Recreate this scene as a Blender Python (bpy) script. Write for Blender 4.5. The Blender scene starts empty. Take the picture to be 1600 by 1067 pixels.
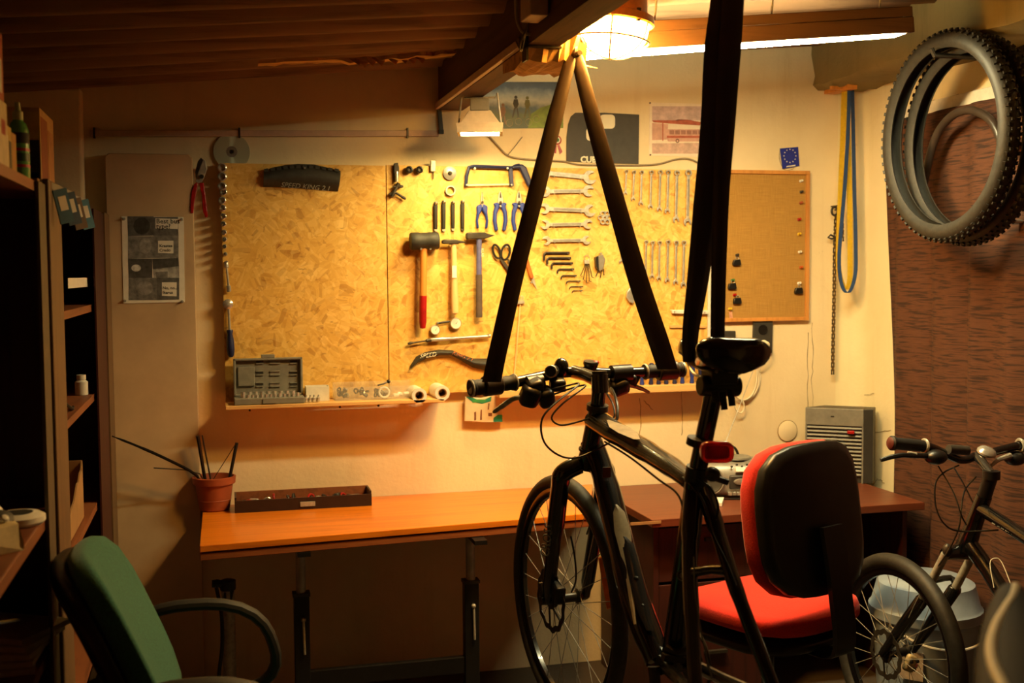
import bpy, bmesh, math, random
from mathutils import Vector as V, Matrix
random.seed(7)
SC = bpy.context.scene
COL = SC.collection
rad = math.radians

# ------------------------------------------------------------------ camera
FPX, YAW, PITCH, ROLL = 1800.0, rad(14.5), rad(3.4), rad(0.45)
CAM = V((0, -4.05, 1.46))
_fw = V((math.sin(YAW)*math.cos(PITCH), math.cos(YAW)*math.cos(PITCH), -math.sin(PITCH)))
_rt = V((math.cos(YAW), -math.sin(YAW), 0)); _dn = _fw.cross(_rt)
RX = math.cos(ROLL)*_rt + math.sin(ROLL)*_dn
DX = -math.sin(ROLL)*_rt + math.cos(ROLL)*_dn
FX = _fw
cd = bpy.data.cameras.new('camera'); cam = bpy.data.objects.new('camera', cd); COL.objects.link(cam)
cd.sensor_width = 36.0; cd.lens = FPX/1600*36.0; cd.clip_start = 0.05
M4 = Matrix((( RX.x, -DX.x, -FX.x, CAM.x), (RX.y, -DX.y, -FX.y, CAM.y), (RX.z, -DX.z, -FX.z, CAM.z), (0, 0, 0, 1)))
cam.matrix_world = M4
cd.dof.use_dof = True; cd.dof.focus_distance = 3.3; cd.dof.aperture_fstop = 4.0
SC.camera = cam

# ------------------------------------------------------------------ world, exposure, light levels
w = bpy.data.worlds.new('world'); SC.world = w; w.use_nodes = True
w.node_tree.nodes['Background'].inputs[0].default_value = (1.0, 0.62, 0.3, 1)
w.node_tree.nodes['Background'].inputs[1].default_value = 0.004
SC.view_settings.view_transform = 'Standard'; SC.view_settings.look = 'None'
SC.view_settings.gamma = 1.0; SC.view_settings.use_curve_mapping = False
SC.view_settings.exposure = 0.55
SC.cycles.use_denoising = True
SC.cycles.max_bounces = 6; SC.cycles.sample_clamp_indirect = 4.0
BULB_COL, BULB_STR = (1.0, 0.45, 0.07), 245.0
FLOOD_COL, FLOOD_STR = (1.0, 0.76, 0.28), 130.0
TUBE_COL, TUBE_STR = (1.0, 0.88, 0.47), 112.0

# ------------------------------------------------------------------ helpers
def at(x, y, **k):
    """world point seen at photo pixel (x, y) on the plane X=, Y= or Z=, or at depth D="""
    d = FX + RX*((x-800)/FPX) + DX*((y-533.5)/FPX)
    if 'Y' in k: t = (k['Y']-CAM.y)/d.y
    elif 'X' in k: t = (k['X']-CAM.x)/d.x
    elif 'Z' in k: t = (k['Z']-CAM.z)/d.z
    else: t = k['D']
    return CAM + d*t

def spl(pts, n=6, closed=False):
    P = [V(p) for p in pts]; out = []; L = len(P)
    rng = range(L) if closed else range(L-1)
    for i in rng:
        if closed: a, b, c, d = P[i-1], P[i], P[(i+1) % L], P[(i+2) % L]
        else:
            a, b, c, d = P[max(i-1, 0)], P[i], P[i+1], P[min(i+2, L-1)]
        for j in range(n):
            t = j/n
            out.append(0.5*((2*b)+(c-a)*t+(2*a-5*b+4*c-d)*t*t+(3*b-a-3*c+d)*t**3))
    if not closed: out.append(P[-1])
    return out

def basis(z, hint=None):
    z = V(z).normalized()
    h = V(hint) if hint is not None else (V((0, 0, 1)) if abs(z.z) < .9 else V((1, 0, 0)))
    x = h.cross(z)
    if x.length < 1e-6: x = V((0, 1, 0)).cross(z)
    x.normalize(); y = z.cross(x)
    return x, y, z

class MB:
    def __init__(s): s.v = []; s.f = []
    def add(s, vs, fs):
        o = len(s.v); s.v += [V(p) for p in vs]; s.f += [tuple(i+o for i in f) for f in fs]; return s
    def box(s, c, size, R=None):
        c = V(c); hx, hy, hz = size[0]/2, size[1]/2, size[2]/2
        vs = [V((x, y, z)) for x in (-hx, hx) for y in (-hy, hy) for z in (-hz, hz)]
        if R is not None: vs = [R @ p for p in vs]
        return s.add([c+p for p in vs], [(0, 1, 3, 2), (4, 6, 7, 5), (0, 4, 5, 1), (2, 3, 7, 6), (0, 2, 6, 4), (1, 5, 7, 3)])
    def bb(s, a, b):
        a, b = V(a), V(b); return s.box((a+b)/2, (abs(b.x-a.x), abs(b.y-a.y), abs(b.z-a.z)))
    def prism(s, pts, ext):
        n = len(pts); pts = [V(p) for p in pts]; e = V(ext)
        return s.add(pts+[p+e for p in pts], [tuple(range(n)), tuple(range(2*n-1, n-1, -1))]+[(i, (i+1) % n, n+(i+1) % n, n+i) for i in range(n)])
    def quad8(s, a, b):   # two quads joined (bottom ring, top ring)
        return s.add(list(a)+list(b), [(3, 2, 1, 0), (4, 5, 6, 7)]+[(i, (i+1) % 4, 4+(i+1) % 4, 4+i) for i in range(4)])
    def tube(s, pts, r, n=8, closed=False, sq=None):
        P = [V(p) for p in pts]; L = len(P); vs = []; fs = []
        up = None
        for i in range(L):
            a = P[i-1] if (i > 0 or closed) else P[i]; b = P[(i+1) % L] if (i < L-1 or closed) else P[i]
            t = (b-a).normalized()
            if up is None: x, y, _ = basis(t)
            else:
                x = (up - t*up.dot(t)); x = x.normalized() if x.length > 1e-6 else basis(t)[0]
                y = t.cross(x)
            up = x; rr = r[i] if isinstance(r, (list, tuple)) else r
            for j in range(n):
                a_ = 2*math.pi*j/n; vs.append(P[i]+x*math.cos(a_)*rr+y*math.sin(a_)*rr*(sq or 1))
        for i in range(L if closed else L-1):
            for j in range(n):
                k, m = i*n, ((i+1) % L)*n
                fs.append((k+j, k+(j+1) % n, m+(j+1) % n, m+j))
        if not closed: fs += [tuple(range(n-1, -1, -1)), tuple(range((L-1)*n, L*n))]
        return s.add(vs, fs)
    def lathe(s, prof, o, ax, n=16, hint=None, cap=True, sx=1.0, sy=1.0):
        x, y, z = basis(ax, hint); o = V(o); vs = []; fs = []; L = len(prof)
        for r, h in prof:
            for j in range(n):
                a = 2*math.pi*j/n; vs.append(o+z*h+x*math.cos(a)*r*sx+y*math.sin(a)*r*sy)
        for i in range(L-1):
            for j in range(n): fs.append((i*n+j, i*n+(j+1) % n, (i+1)*n+(j+1) % n, (i+1)*n+j))
        if cap: fs += [tuple(range(n-1, -1, -1)), tuple(range((L-1)*n, L*n))]
        return s.add(vs, fs)
    def cyl(s, a, b, r, n=12, r2=None):
        a, b = V(a), V(b); return s.lathe([(r, 0), (r if r2 is None else r2, (b-a).length)], a, b-a, n)
    def ring(s, o, ax, R, r, n=40, m=10, sq=1.0, hint=None):
        x, y, z = basis(ax, hint); o = V(o); vs = []; fs = []
        for i in range(n):
            a = 2*math.pi*i/n; d = x*math.cos(a)+y*math.sin(a)
            for j in range(m):
                b = 2*math.pi*j/m; vs.append(o+d*(R+r*math.cos(b))+z*r*sq*math.sin(b))
        for i in range(n):
            for j in range(m):
                k, q = i*m, ((i+1) % n)*m
                fs.append((k+j, q+j, q+(j+1) % m, k+(j+1) % m))
        return s.add(vs, fs)
    def sph(s, c, r, n=14, m=9, R=None):
        r = (r, r, r) if not isinstance(r, (tuple, list)) else r; c = V(c); vs = []; fs = []
        for i in range(m+1):
            t = math.pi*i/m
            for j in range(n):
                a = 2*math.pi*j/n
                p = V((math.sin(t)*math.cos(a)*r[0], math.sin(t)*math.sin(a)*r[1], math.cos(t)*r[2]))
                if R is not None: p = R @ p
                vs.append(c+p)
        for i in range(m):
            for j in range(n): fs.append((i*n+j, (i+1)*n+j, (i+1)*n+(j+1) % n, i*n+(j+1) % n))
        return s.add(vs, fs)
    def strip(s, pts, wid, th):   # ribbon: pts centre line, wid: list or single vector (half-width), th: list or vector thickness
        n = len(pts); W = wid if isinstance(wid, list) else [wid]*n; T = th if isinstance(th, list) else [th]*n
        vs = []; fs = []
        for p, a, t in zip(pts, W, T):
            p, a, t = V(p), V(a), V(t); vs += [p-a, p+a, p+a+t, p-a+t]
        for i in range(n-1):
            k = i*4
            for j in range(4): fs.append((k+j, k+(j+1) % 4, k+4+(j+1) % 4, k+4+j))
        fs += [(3, 2, 1, 0), (4*n-4, 4*n-3, 4*n-2, 4*n-1)]
        return s.add(vs, fs)
    def loft(s, rings, cap=True):
        n = len(rings[0]); vs = [p for r in rings for p in r]; fs = []
        for i in range(len(rings)-1):
            for j in range(n): fs.append((i*n+j, i*n+(j+1) % n, (i+1)*n+(j+1) % n, (i+1)*n+j))
        if cap: fs += [tuple(range(n-1, -1, -1)), tuple(range((len(rings)-1)*n, len(rings)*n))]
        return s.add(vs, fs)

def wp(mb, pts, Y, th):       # photo outline on the plane Y, th thick towards the room
    return mb.prism([at(x, y, Y=Y-th) for x, y in pts], (0, th, 0))
def wt(mb, pts, Y, r, n=6, smooth=0, closed=False):
    P = [at(p[0], p[1], Y=(p[2] if len(p) > 2 else Y)) for p in pts]
    return mb.tube(spl(P, smooth, closed) if smooth else P, r, n, closed)
def dt(mb, pts, r, n=8, smooth=0):   # photo points with depth
    P = [at(a, b, D=c) for a, b, c in pts]
    return mb.tube(spl(P, smooth) if smooth else P, r, n)

def mk(name, mb, mat, smooth=35):
    me = bpy.data.meshes.new(name); me.from_pydata([tuple(p) for p in mb.v], [], mb.f)
    bm = bmesh.new(); bm.from_mesh(me); bmesh.ops.recalc_face_normals(bm, faces=bm.faces); bm.to_mesh(me); bm.free()
    if smooth:
        me.shade_smooth(); me.set_sharp_from_angle(angle=rad(smooth))
    if mat is not None: me.materials.append(mat)
    return me
ROOTS = []
def part(name, mb, mat, parent, smooth=35, bevel=0, kind=None, label=None):
    o = bpy.data.objects.new(name, mk(name, mb, mat, smooth)); COL.objects.link(o); o.parent = parent
    if bevel: bev(o, bevel)
    if kind: o['kind'] = kind
    if label: o['label'] = label
    return o
def bev(o, wdt, seg=2):
    m = o.modifiers.new('bevel', 'BEVEL'); m.width = wdt; m.segments = seg if wdt < .008 else 4; m.limit_method = 'ANGLE'; m.angle_limit = rad(40)
def tag(o, label, cat, group=None, kind=None):
    if label: o['label'] = label
    if cat: o['category'] = cat
    if group: o['group'] = group
    if kind: o['kind'] = kind
    return o
def one(name, mb, mat, label, cat, group=None, smooth=35, bevel=0, kind=None):
    o = bpy.data.objects.new(name, mk(name, mb, mat, smooth)); COL.objects.link(o); ROOTS.append(o)
    if bevel: bev(o, bevel)
    return tag(o, label, cat, group, kind)
def thing(name, label, cat, group=None, kind=None):
    o = bpy.data.objects.new(name, None); COL.objects.link(o); o.empty_display_size = .05; ROOTS.append(o)
    return tag(o, label, cat, group, kind)
def struct(name, mb, mat, parent=None, smooth=35, bevel=0):
    o = bpy.data.objects.new(name, mk(name, mb, mat, smooth)); COL.objects.link(o)
    if bevel: bev(o, bevel)
    if parent is None: o['kind'] = 'structure'
    else: o.parent = parent
    return o
def recenter():
    """put each thing's origin at its base"""
    for o in ROOTS:
        if o.type == 'MESH':
            vs = [v.co for v in o.data.vertices]
        else:
            vs = []
            def rec(c):
                for k in c.children:
                    if k.type == 'MESH': vs.extend(v.co for v in k.data.vertices)
                    rec(k)
            rec(o)
        if not vs: continue
        lo = V([min(v[i] for v in vs) for i in range(3)]); hi = V([max(v[i] for v in vs) for i in range(3)])
        b = V(((lo.x+hi.x)/2, (lo.y+hi.y)/2, lo.z))
        if o.type == 'MESH': o.data.transform(Matrix.Translation(-b)); 
        else:
            for k in o.children: k.location = k.location-b
        if o.type == 'MESH':
            for k in o.children: k.location = k.location-b
        o.location = b
def text(name, s, p, right, up, size, mat, parent, depth=.0006, align='LEFT', shear=0.0, bold=0.0):
    cu = bpy.data.curves.new(name, 'FONT'); cu.body = s; cu.size = size; cu.extrude = depth; cu.align_x = align; cu.shear = shear
    cu.offset = bold; cu.resolution_u = 2
    t = bpy.data.objects.new(name+'_tmp', cu); COL.objects.link(t)
    bpy.context.view_layer.update()
    me = bpy.data.meshes.new_from_object(t.evaluated_get(bpy.context.evaluated_depsgraph_get()))
    COL.objects.unlink(t); bpy.data.objects.remove(t); bpy.data.curves.remove(cu)
    r = V(right).normalized(); n = r.cross(V(up)).normalized(); u = n.cross(r)
    m = Matrix(((r.x, u.x, n.x, p[0]), (r.y, u.y, n.y, p[1]), (r.z, u.z, n.z, p[2]), (0, 0, 0, 1)))
    me.transform(m); me.materials.clear(); me.materials.append(mat); me.name = name
    o = bpy.data.objects.new(name, me); COL.objects.link(o); o.parent = parent
    return o

# ------------------------------------------------------------------ materials
def lin(c): return tuple((x/255/12.92 if x/255 <= .04045 else ((x/255+.055)/1.055)**2.4) for x in c)
MATS = {}
class NT:
    def __init__(s, name):
        s.m = bpy.data.materials.new(name); s.m.use_nodes = True; s.t = s.m.node_tree; s.n = s.t.nodes; s.b = s.n['Principled BSDF']
    def node(s, typ, **k):
        n = s.n.new(typ)
        for a, v in k.items():
            if a.startswith('i_'):
                key = a[2:]; key = int(key) if key.isdigit() else key.replace('_', ' ')
                n.inputs[key].default_value = v
            else: setattr(n, a, v)
        return n
    def l(s, a, b): s.t.links.new(a, b)
    def coords(s, scale=(1, 1, 1), rot=(0, 0, 0)):
        tc = s.node('ShaderNodeTexCoord'); mp = s.node('ShaderNodeMapping'); mp.inputs['Scale'].default_value = scale; mp.inputs['Rotation'].default_value = rot
        s.l(tc.outputs['Object'], mp.inputs['Vector']); return mp.outputs[0]
    def noise(s, vec, scale, detail=4, rough=.6, dist=0):
        n = s.node('ShaderNodeTexNoise'); n.inputs['Scale'].default_value = scale; n.inputs['Detail'].default_value = detail
        n.inputs['Roughness'].default_value = rough; n.inputs['Distortion'].default_value = dist
        s.l(vec, n.inputs['Vector']); return n
    def ramp(s, fac, stops):
        r = s.node('ShaderNodeValToRGB'); e = r.color_ramp.elements
        while len(e) > 1: e.remove(e[-1])
        e[0].position = stops[0][0]; e[0].color = (*lin(stops[0][1]), 1)
        for p, c in stops[1:]:
            q = e.new(p); q.color = (*lin(c), 1)
        s.l(fac, r.inputs[0]); return r.outputs[0]
    def mix(s, fac, a, b, mode='MIX'):
        n = s.node('ShaderNodeMix', data_type='RGBA', blend_type=mode)
        if isinstance(fac, (int, float)): n.inputs[0].default_value = fac
        else: s.l(fac, n.inputs[0])
        for i, c in ((6, a), (7, b)):
            if isinstance(c, tuple): n.inputs[i].default_value = (*lin(c), 1)
            else: s.l(c, n.inputs[i])
        return n.outputs[2]
    def math(s, op, a, b=0.0):
        n = s.node('ShaderNodeMath', operation=op)
        for i, c in ((0, a), (1, b)):
            if isinstance(c, (int, float)): n.inputs[i].default_value = c
            else: s.l(c, n.inputs[i])
        return n.outputs[0]
    def bump(s, h, st=.2, d=.01):
        b = s.node('ShaderNodeBump'); b.inputs['Strength'].default_value = st; b.inputs['Distance'].default_value = d
        s.l(h, b.inputs['Height']); s.l(b.outputs[0], s.b.inputs['Normal'])
    def col(s, c): s.l(c, s.b.inputs['Base Color'])
def mat(name, c, rough=.5, metal=0.0, var=.2, sc=40, bump=0.0, coat=0.0, scale=(1, 1, 1), spec=.5):
    if name in MATS: return MATS[name]
    t = NT(name); v = t.coords(scale); n = t.noise(v, sc)
    d = tuple(max(0, int(x*(1-var))) for x in c)
    t.col(t.ramp(n.outputs['Fac'], [(.3, d), (.7, c)]))
    t.b.inputs['Roughness'].default_value = rough; t.b.inputs['Metallic'].default_value = metal
    t.b.inputs['Coat Weight'].default_value = coat; t.b.inputs['Specular IOR Level'].default_value = spec
    if bump: t.bump(n.outputs['Fac'], bump, .004)
    MATS[name] = t.m; return t.m
def emit(name, c, st):
    t = NT(name); t.b.inputs['Base Color'].default_value = (*c, 1); t.b.inputs['Emission Color'].default_value = (*c, 1); t.b.inputs['Emission Strength'].default_value = st
    MATS[name] = t.m; return t.m
def glassy(name, c, alpha, rough=.25):
    t = NT(name); n = t.noise(t.coords(), 25); t.col(t.ramp(n.outputs['Fac'], [(.3, tuple(int(x*.92) for x in c)), (.7, c)]))
    t.b.inputs['Alpha'].default_value = alpha; t.b.inputs['Roughness'].default_value = rough; MATS[name] = t.m; return t.m
def plaster(name, base, dirt, dark):
    t = NT(name); v = t.coords(); big = t.noise(v, 1.7, 5, .6); mid = t.noise(v, 9, 6, .65); fine = t.noise(v, 70, 4)
    c = t.mix(t.math('MULTIPLY', t.ramp(big.outputs['Fac'], [(.42, (0, 0, 0)), (.72, (255, 255, 255))]), .45), base, dirt)
    vs = t.noise(t.coords((6, 6, .7)), 3, 5, .6)
    c = t.mix(t.math('MULTIPLY', t.ramp(vs.outputs['Fac'], [(.55, (0, 0, 0)), (.8, (255, 255, 255))]), .35), c, dirt)
    sp = t.noise(v, 22, 3, .5)
    c = t.mix(t.ramp(sp.outputs['Fac'], [(.74, (0, 0, 0)), (.8, (150, 150, 150))]), c, dark)
    t.col(c); t.b.inputs['Roughness'].default_value = .9
    t.bump(t.math('ADD', mid.outputs['Fac'], t.math('MULTIPLY', fine.outputs['Fac'], .3)), .25, .012); return t.m
def wood(name, a, b, rough=.4, axis='x', sc=1.0, coat=0.0, knots=False):
    t = NT(name); s = {'x': (1.2, 18, 18), 'y': (18, 1.2, 18), 'z': (18, 18, 1.2)}[axis]
    v = t.coords(tuple(q*sc for q in s)); n = t.noise(v, 2.2, 6, .6, .6); n2 = t.noise(t.coords(), 5, 3)
    c = t.ramp(n.outputs['Fac'], [(.25, b), (.5, a), (.75, tuple(min(255, int(x*1.06)) for x in a))])
    c = t.mix(t.math('MULTIPLY', n2.outputs['Fac'], .25), c, b); t.col(c)
    t.b.inputs['Roughness'].default_value = rough; t.b.inputs['Coat Weight'].default_value = coat
    t.bump(n.outputs['Fac'], .12, .003); return t.m
def osb(name):
    t = NT(name); tc = t.node('ShaderNodeTexCoord'); v = tc.outputs['Object']
    cols = None
    for k, (cs, off) in enumerate(((22, 0), (34, 3.3))):
        mp = t.node('ShaderNodeMapping'); mp.inputs['Location'].default_value = (off, off, off); t.l(v, mp.inputs[0])
        mp2 = t.node('ShaderNodeMapping'); mp2.inputs['Scale'].default_value = (1, 0, 1); t.l(mp.outputs[0], mp2.inputs[0])
        nz = t.noise(mp2.outputs[0], 9, 2); wv = t.node('ShaderNodeVectorMath', operation='MULTIPLY_ADD')
        t.l(nz.outputs['Color'], wv.inputs[0]); wv.inputs[1].default_value = (.05, .0, .05); t.l(mp2.outputs[0], wv.inputs[2])
        vo = t.node('ShaderNodeTexVoronoi'); vo.inputs['Scale'].default_value = cs; t.l(wv.outputs[0], vo.inputs['Vector'])
        sep = t.node('ShaderNodeSeparateColor'); t.l(vo.outputs['Color'], sep.inputs[0])
        ang = t.math('ADD', t.math('MULTIPLY', t.math('SUBTRACT', sep.outputs[0], .5), 2.4 if k == 0 else 5.0), 0.0)
        vr = t.node('ShaderNodeVectorRotate', rotation_type='Y_AXIS'); t.l(mp2.outputs[0], vr.inputs['Vector']); t.l(ang, vr.inputs['Angle'])
        m3 = t.node('ShaderNodeMapping'); m3.inputs['Scale'].default_value = (11, 1, 80); t.l(vr.outputs[0], m3.inputs[0])
        fl = t.node('ShaderNodeTexVoronoi'); fl.inputs['Scale'].default_value = 1.0; t.l(m3.outputs[0], fl.inputs['Vector'])
        sp = t.node('ShaderNodeSeparateColor'); t.l(fl.outputs['Color'], sp.inputs[0])
        f = t.math('ADD', t.math('MULTIPLY', sp.outputs[0], .6), t.math('MULTIPLY', sep.outputs[1], .4))
        c = t.ramp(f, [(.04, (160, 106, 36)), (.22, (210, 158, 70)), (.55, (224, 178, 88)), (.8, (238, 200, 118)), (.95, (180, 124, 46))])
        cols = c if cols is None else t.mix(.5, cols, c)
        h = f
    sp = t.noise(t.coords((3, 1, 9)), 9, 4, .6)
    cols = t.mix(t.ramp(sp.outputs['Fac'], [(.63, (0, 0, 0)), (.71, (190, 190, 190))]), cols, (132, 78, 32))
    t.col(cols); t.b.inputs['Roughness'].default_value = .55; t.bump(h, .15, .003); return t.m
def curtain_mat(name):
    t = NT(name); v = t.coords((1, 7, 90)); n = t.noise(v, 1.6, 3, .5, .4); n2 = t.noise(t.coords((1, 20, 160)), 2, 2)
    c = t.ramp(n.outputs['Fac'], [(.38, (44, 24, 15)), (.48, (86, 50, 30)), (.62, (96, 58, 36)), (.76, (62, 34, 20))])
    t.col(t.mix(t.math('MULTIPLY', n2.outputs['Fac'], .4), c, (60, 30, 20))); t.b.inputs['Roughness'].default_value = .85; t.bump(n2.outputs['Fac'], .3, .004); return t.m
def fabric(name, a, b, sc=260):
    t = NT(name); n = t.noise(t.coords(), sc, 3); n2 = t.noise(t.coords(), 6, 3)
    t.col(t.mix(t.math('MULTIPLY', n2.outputs['Fac'], .3), t.ramp(n.outputs['Fac'], [(.3, b), (.7, a)]), b)); t.b.inputs['Roughness'].default_value = .95
    t.b.inputs['Sheen Weight'].default_value = .15; t.bump(n.outputs['Fac'], .4, .002); return t.m
def burlap(name):
    t = NT(name); v = t.coords()
    n1 = t.noise(t.coords((600, 1, 14)), 1, 2); n2 = t.noise(t.coords((14, 1, 600)), 1, 2); n3 = t.noise(v, 5, 4)
    f = t.math('MULTIPLY', t.math('ADD', n1.outputs['Fac'], n2.outputs['Fac']), .5)
    t.col(t.mix(t.math('MULTIPLY', n3.outputs['Fac'], .35), t.ramp(f, [(.3, (140, 104, 44)), (.7, (196, 152, 78))]), (150, 108, 46)))
    t.b.inputs['Roughness'].default_value = .95; t.bump(f, .3, .002); return t.m

m_wall = plaster('wall_plaster', (234, 218, 182), (202, 178, 130), (120, 104, 78))
m_wallr = plaster('right_wall_plaster', (238, 226, 190), (208, 192, 142), (112, 104, 74))
m_conc = plaster('rough_concrete', (140, 126, 86), (84, 74, 48), (44, 38, 26))
m_floor = plaster('concrete_floor', (72, 60, 48), (48, 40, 32), (28, 24, 20))
m_osb = osb('oriented_strand_board')
m_roof = wood('corrugated_roof_sheet', (150, 116, 86), (92, 68, 48), .85, 'x', .6)
m_beam = wood('old_beam_wood', (92, 60, 38), (46, 28, 18), .75, 'y')
m_torn = wood('torn_wood', (214, 168, 96), (130, 86, 40), .8, 'x')
m_lath = wood('lath_wood', (112, 82, 56), (78, 54, 36), .7, 'x')
m_table = wood('orange_table_laminate', (222, 126, 26), (190, 94, 16), .30, 'x', 1, .15)
m_tedge = wood('table_edge_wood', (150, 84, 40), (112, 58, 26), .5, 'x')
m_brown = wood('brown_desk_laminate', (112, 58, 36), (84, 40, 24), .4, 'x')
m_desk = wood('worn_desk_wood', (120, 66, 36), (70, 36, 20), .45, 'y')
m_shelf = wood('pine_shelf', (222, 178, 112), (186, 136, 74), .55, 'x')
m_cab = wood('dark_cabinet_veneer', (70, 30, 22), (38, 16, 12), .5, 'z')
m_cabe = wood('cabinet_edge_veneer', (112, 84, 56), (74, 54, 36), .55, 'z')
m_cabs = wood('cabinet_shelf_veneer', (142, 84, 50), (98, 54, 32), .5, 'y')
m_handle = wood('pale_handle_wood', (232, 196, 140), (204, 160, 98), .45, 'z')
m_ohandle = wood('orange_handle_wood', (214, 140, 60), (180, 104, 40), .45, 'z')
m_board = mat('painted_hardboard', (206, 178, 140), .75, var=.12, sc=5)
m_burlap = burlap('burlap_board')
m_frame = wood('board_frame_wood', (206, 144, 72), (170, 108, 48), .5, 'z')
m_curt = curtain_mat('woven_curtain')
m_green = fabric('green_fabric', (58, 122, 102), (34, 84, 72))
m_red = fabric('red_fabric', (224, 44, 26), (190, 30, 18))
m_black = mat('black_plastic', (22, 21, 20), .38, var=.3)
m_blackm = mat('matte_black_plastic', (20, 19, 18), .65, var=.3)
m_bikeblk = mat('gloss_black_paint', (16, 16, 17), .22, var=.2, coat=.5)
m_bikegrey = mat('gunmetal_paint', (78, 75, 70), .26, .65, var=.15, coat=.7)
m_rubber = mat('tyre_rubber', (48, 46, 41), .6, var=.35, sc=60, bump=.2)
m_tube = mat('inner_tube_rubber', (62, 50, 42), .36, var=.3, sc=8)
m_chrome = mat('chrome', (214, 212, 204), .24, .6, var=.2, sc=30)
m_steel = mat('tool_steel', (196, 192, 180), .38, .3, var=.25, sc=60)
m_dsteel = mat('dark_steel', (70, 64, 56), .42, .4, var=.35, sc=30)
m_silver = mat('silver_plastic', (158, 154, 146), .35, .4, var=.12)
m_grey = mat('grey_plastic', (128, 126, 116), .5, var=.12)
m_dgrey = mat('dark_grey_plastic', (58, 56, 52), .5, var=.15)
m_white = mat('white_plastic', (232, 228, 216), .45, var=.08)
m_paper = mat('white_paper', (238, 234, 224), .8, var=.05)
m_blue = mat('blue_grip_rubber', (36, 58, 148), .42, var=.15)
m_dblue = mat('dark_blue_handle', (26, 36, 84), .45, var=.2)
m_bsteel = mat('blue_grey_handle', (96, 98, 150), .45, var=.15)
m_redp = mat('red_paint', (176, 24, 22), .35, var=.2)
m_redl = mat('red_lens', (240, 34, 26), .12, var=.15, coat=.6)
m_redl.node_tree.nodes['Principled BSDF'].inputs['Transmission Weight'].default_value = .55; m_redl.node_tree.nodes['Principled BSDF'].inputs['Roughness'].default_value = .3
m_orange = mat('orange_reflector', (255, 132, 30), .3, var=.15)
m_orange.node_tree.nodes['Principled BSDF'].inputs['Transmission Weight'].default_value = .15
m_terra = mat('terracotta_plastic', (170, 82, 44), .55, var=.2, sc=12)
m_yellow = mat('yellow_strap', (226, 186, 34), .6, var=.1, sc=90)
m_bstrap = mat('blue_strap', (40, 76, 132), .6, var=.15, sc=90)
m_card = mat('cardboard', (176, 132, 84), .85, var=.12, sc=12)
m_bucket = glassy('milky_bucket_plastic', (156, 172, 192), 1.0, .35)
m_clear = glassy('clear_tray_plastic', (240, 232, 214), .14, .2)
m_ink = mat('black_ink', (22, 20, 20), .7, var=.05)
m_pink = mat('pink_beige_plastic', (206, 180, 160), .5, var=.08)
m_cableg = mat('grey_cable', (150, 136, 112), .6, var=.1)
m_cablew = mat('white_cable', (226, 216, 190), .5, var=.06)
m_eu = mat('flag_blue', (28, 44, 156), .5, var=.08)
m_star = mat('pale_print', (236, 232, 210), .6, var=.04)
# ================================================================== the setting
XL, XR, YN = -0.78, 2.45, -5.3
def roofz(x): return 2.128 + .09*x
YB = -0.036          # front face of the strand boards
mb = MB(); mb.bb((XL-.1, YN, -.06), (XR+.1, .1, -.002)); struct('floor', mb, m_floor)
mb = MB(); mb.prism([(XL-.1, 0, 0), (2.36, 0, 0), (2.36, 0, roofz(2.36)+.02), (XL-.1, 0, roofz(XL-.1)+.02)], (0, .1, 0)); wall_back = struct('wall_back', mb, m_wall)
mb = MB(); prof = [(2.36, 0)] + [(2.36+.09*math.sin(a), -.09+.09*math.cos(a)) for a in [rad(10*i) for i in range(1, 10)]] + [(XR, YN), (XR+.1, YN), (XR+.1, .1), (2.36, .1)]
mb.prism([(x, y, 0) for x, y in prof], (0, 0, 2.42)); wall_right = struct('wall_right', mb, m_wallr)
mb = MB(); mb.bb((XL-.1, YN, 0), (XL, 0, 2.06)); struct('wall_left', mb, m_wall)
mb = MB(); mb.prism([(XL-.1, YN, 0), (XR+.1, YN, 0), (XR+.1, YN, 2.36), (XL-.1, YN, 2.05)], (0, -.1, 0)); struct('wall_front', mb, m_cab)
# pilaster in the left corner
mb = MB(); mb.bb((XL, -.05, 0), (-.40, 0, 2.07)); struct('trim_1', mb, m_wall, bevel=.012)
# corrugated roof: one sheet of waves running along the room, rising to the right
mb = MB(); x0, x1 = XL-.12, XR+.12; per = .177; n = int((5.4)/per*10); vs = []; fs = []
for i in range(n+1):
    y = .1-5.4*i/n; dz = .023*math.cos(2*math.pi*(y-.03)/per)
    for x in (x0, (x0+x1)/2, x1): vs.append((x, y, roofz(x)+dz+.006*math.sin(y*2.1+x)))
for i in range(n):
    for j in (0, 1): fs.append((i*3+j, i*3+j+1, i*3+j+4, i*3+j+3))
mb.add(vs, fs); roof = struct('ceiling', mb, m_roof, smooth=60)
sm = roof.modifiers.new('thick', 'SOLIDIFY'); sm.thickness = .006; sm.offset = 1
# ragged lining torn from the roof sheet
mb = MB(); P = []
for i in range(25):
    t = i/24; x = .15+.62*t; P.append((x, t))
pts = [V((x, -.36-.02*math.sin(t*9), roofz(x)-.026)) for x, t in P]
wd = [V((0, .018+.02*random.random(), 0)) for _ in P]; th = [V((0, 0, -.006-.016*random.random()*(1 if .45 < t < .9 else .35))) for _, t in P]
mb.strip(pts, wd, th)
for k in range(8):
    x = .42+.03*k+random.uniform(-.01, .01); mb.prism([(x, -.37, roofz(x)-.03), (x+.05, -.35, roofz(x)-.028), (x+.03, -.38, roofz(x)-.05-.012*random.random())], (0, .008, .004))
struct('torn_lining', mb, m_torn, roof)
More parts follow.
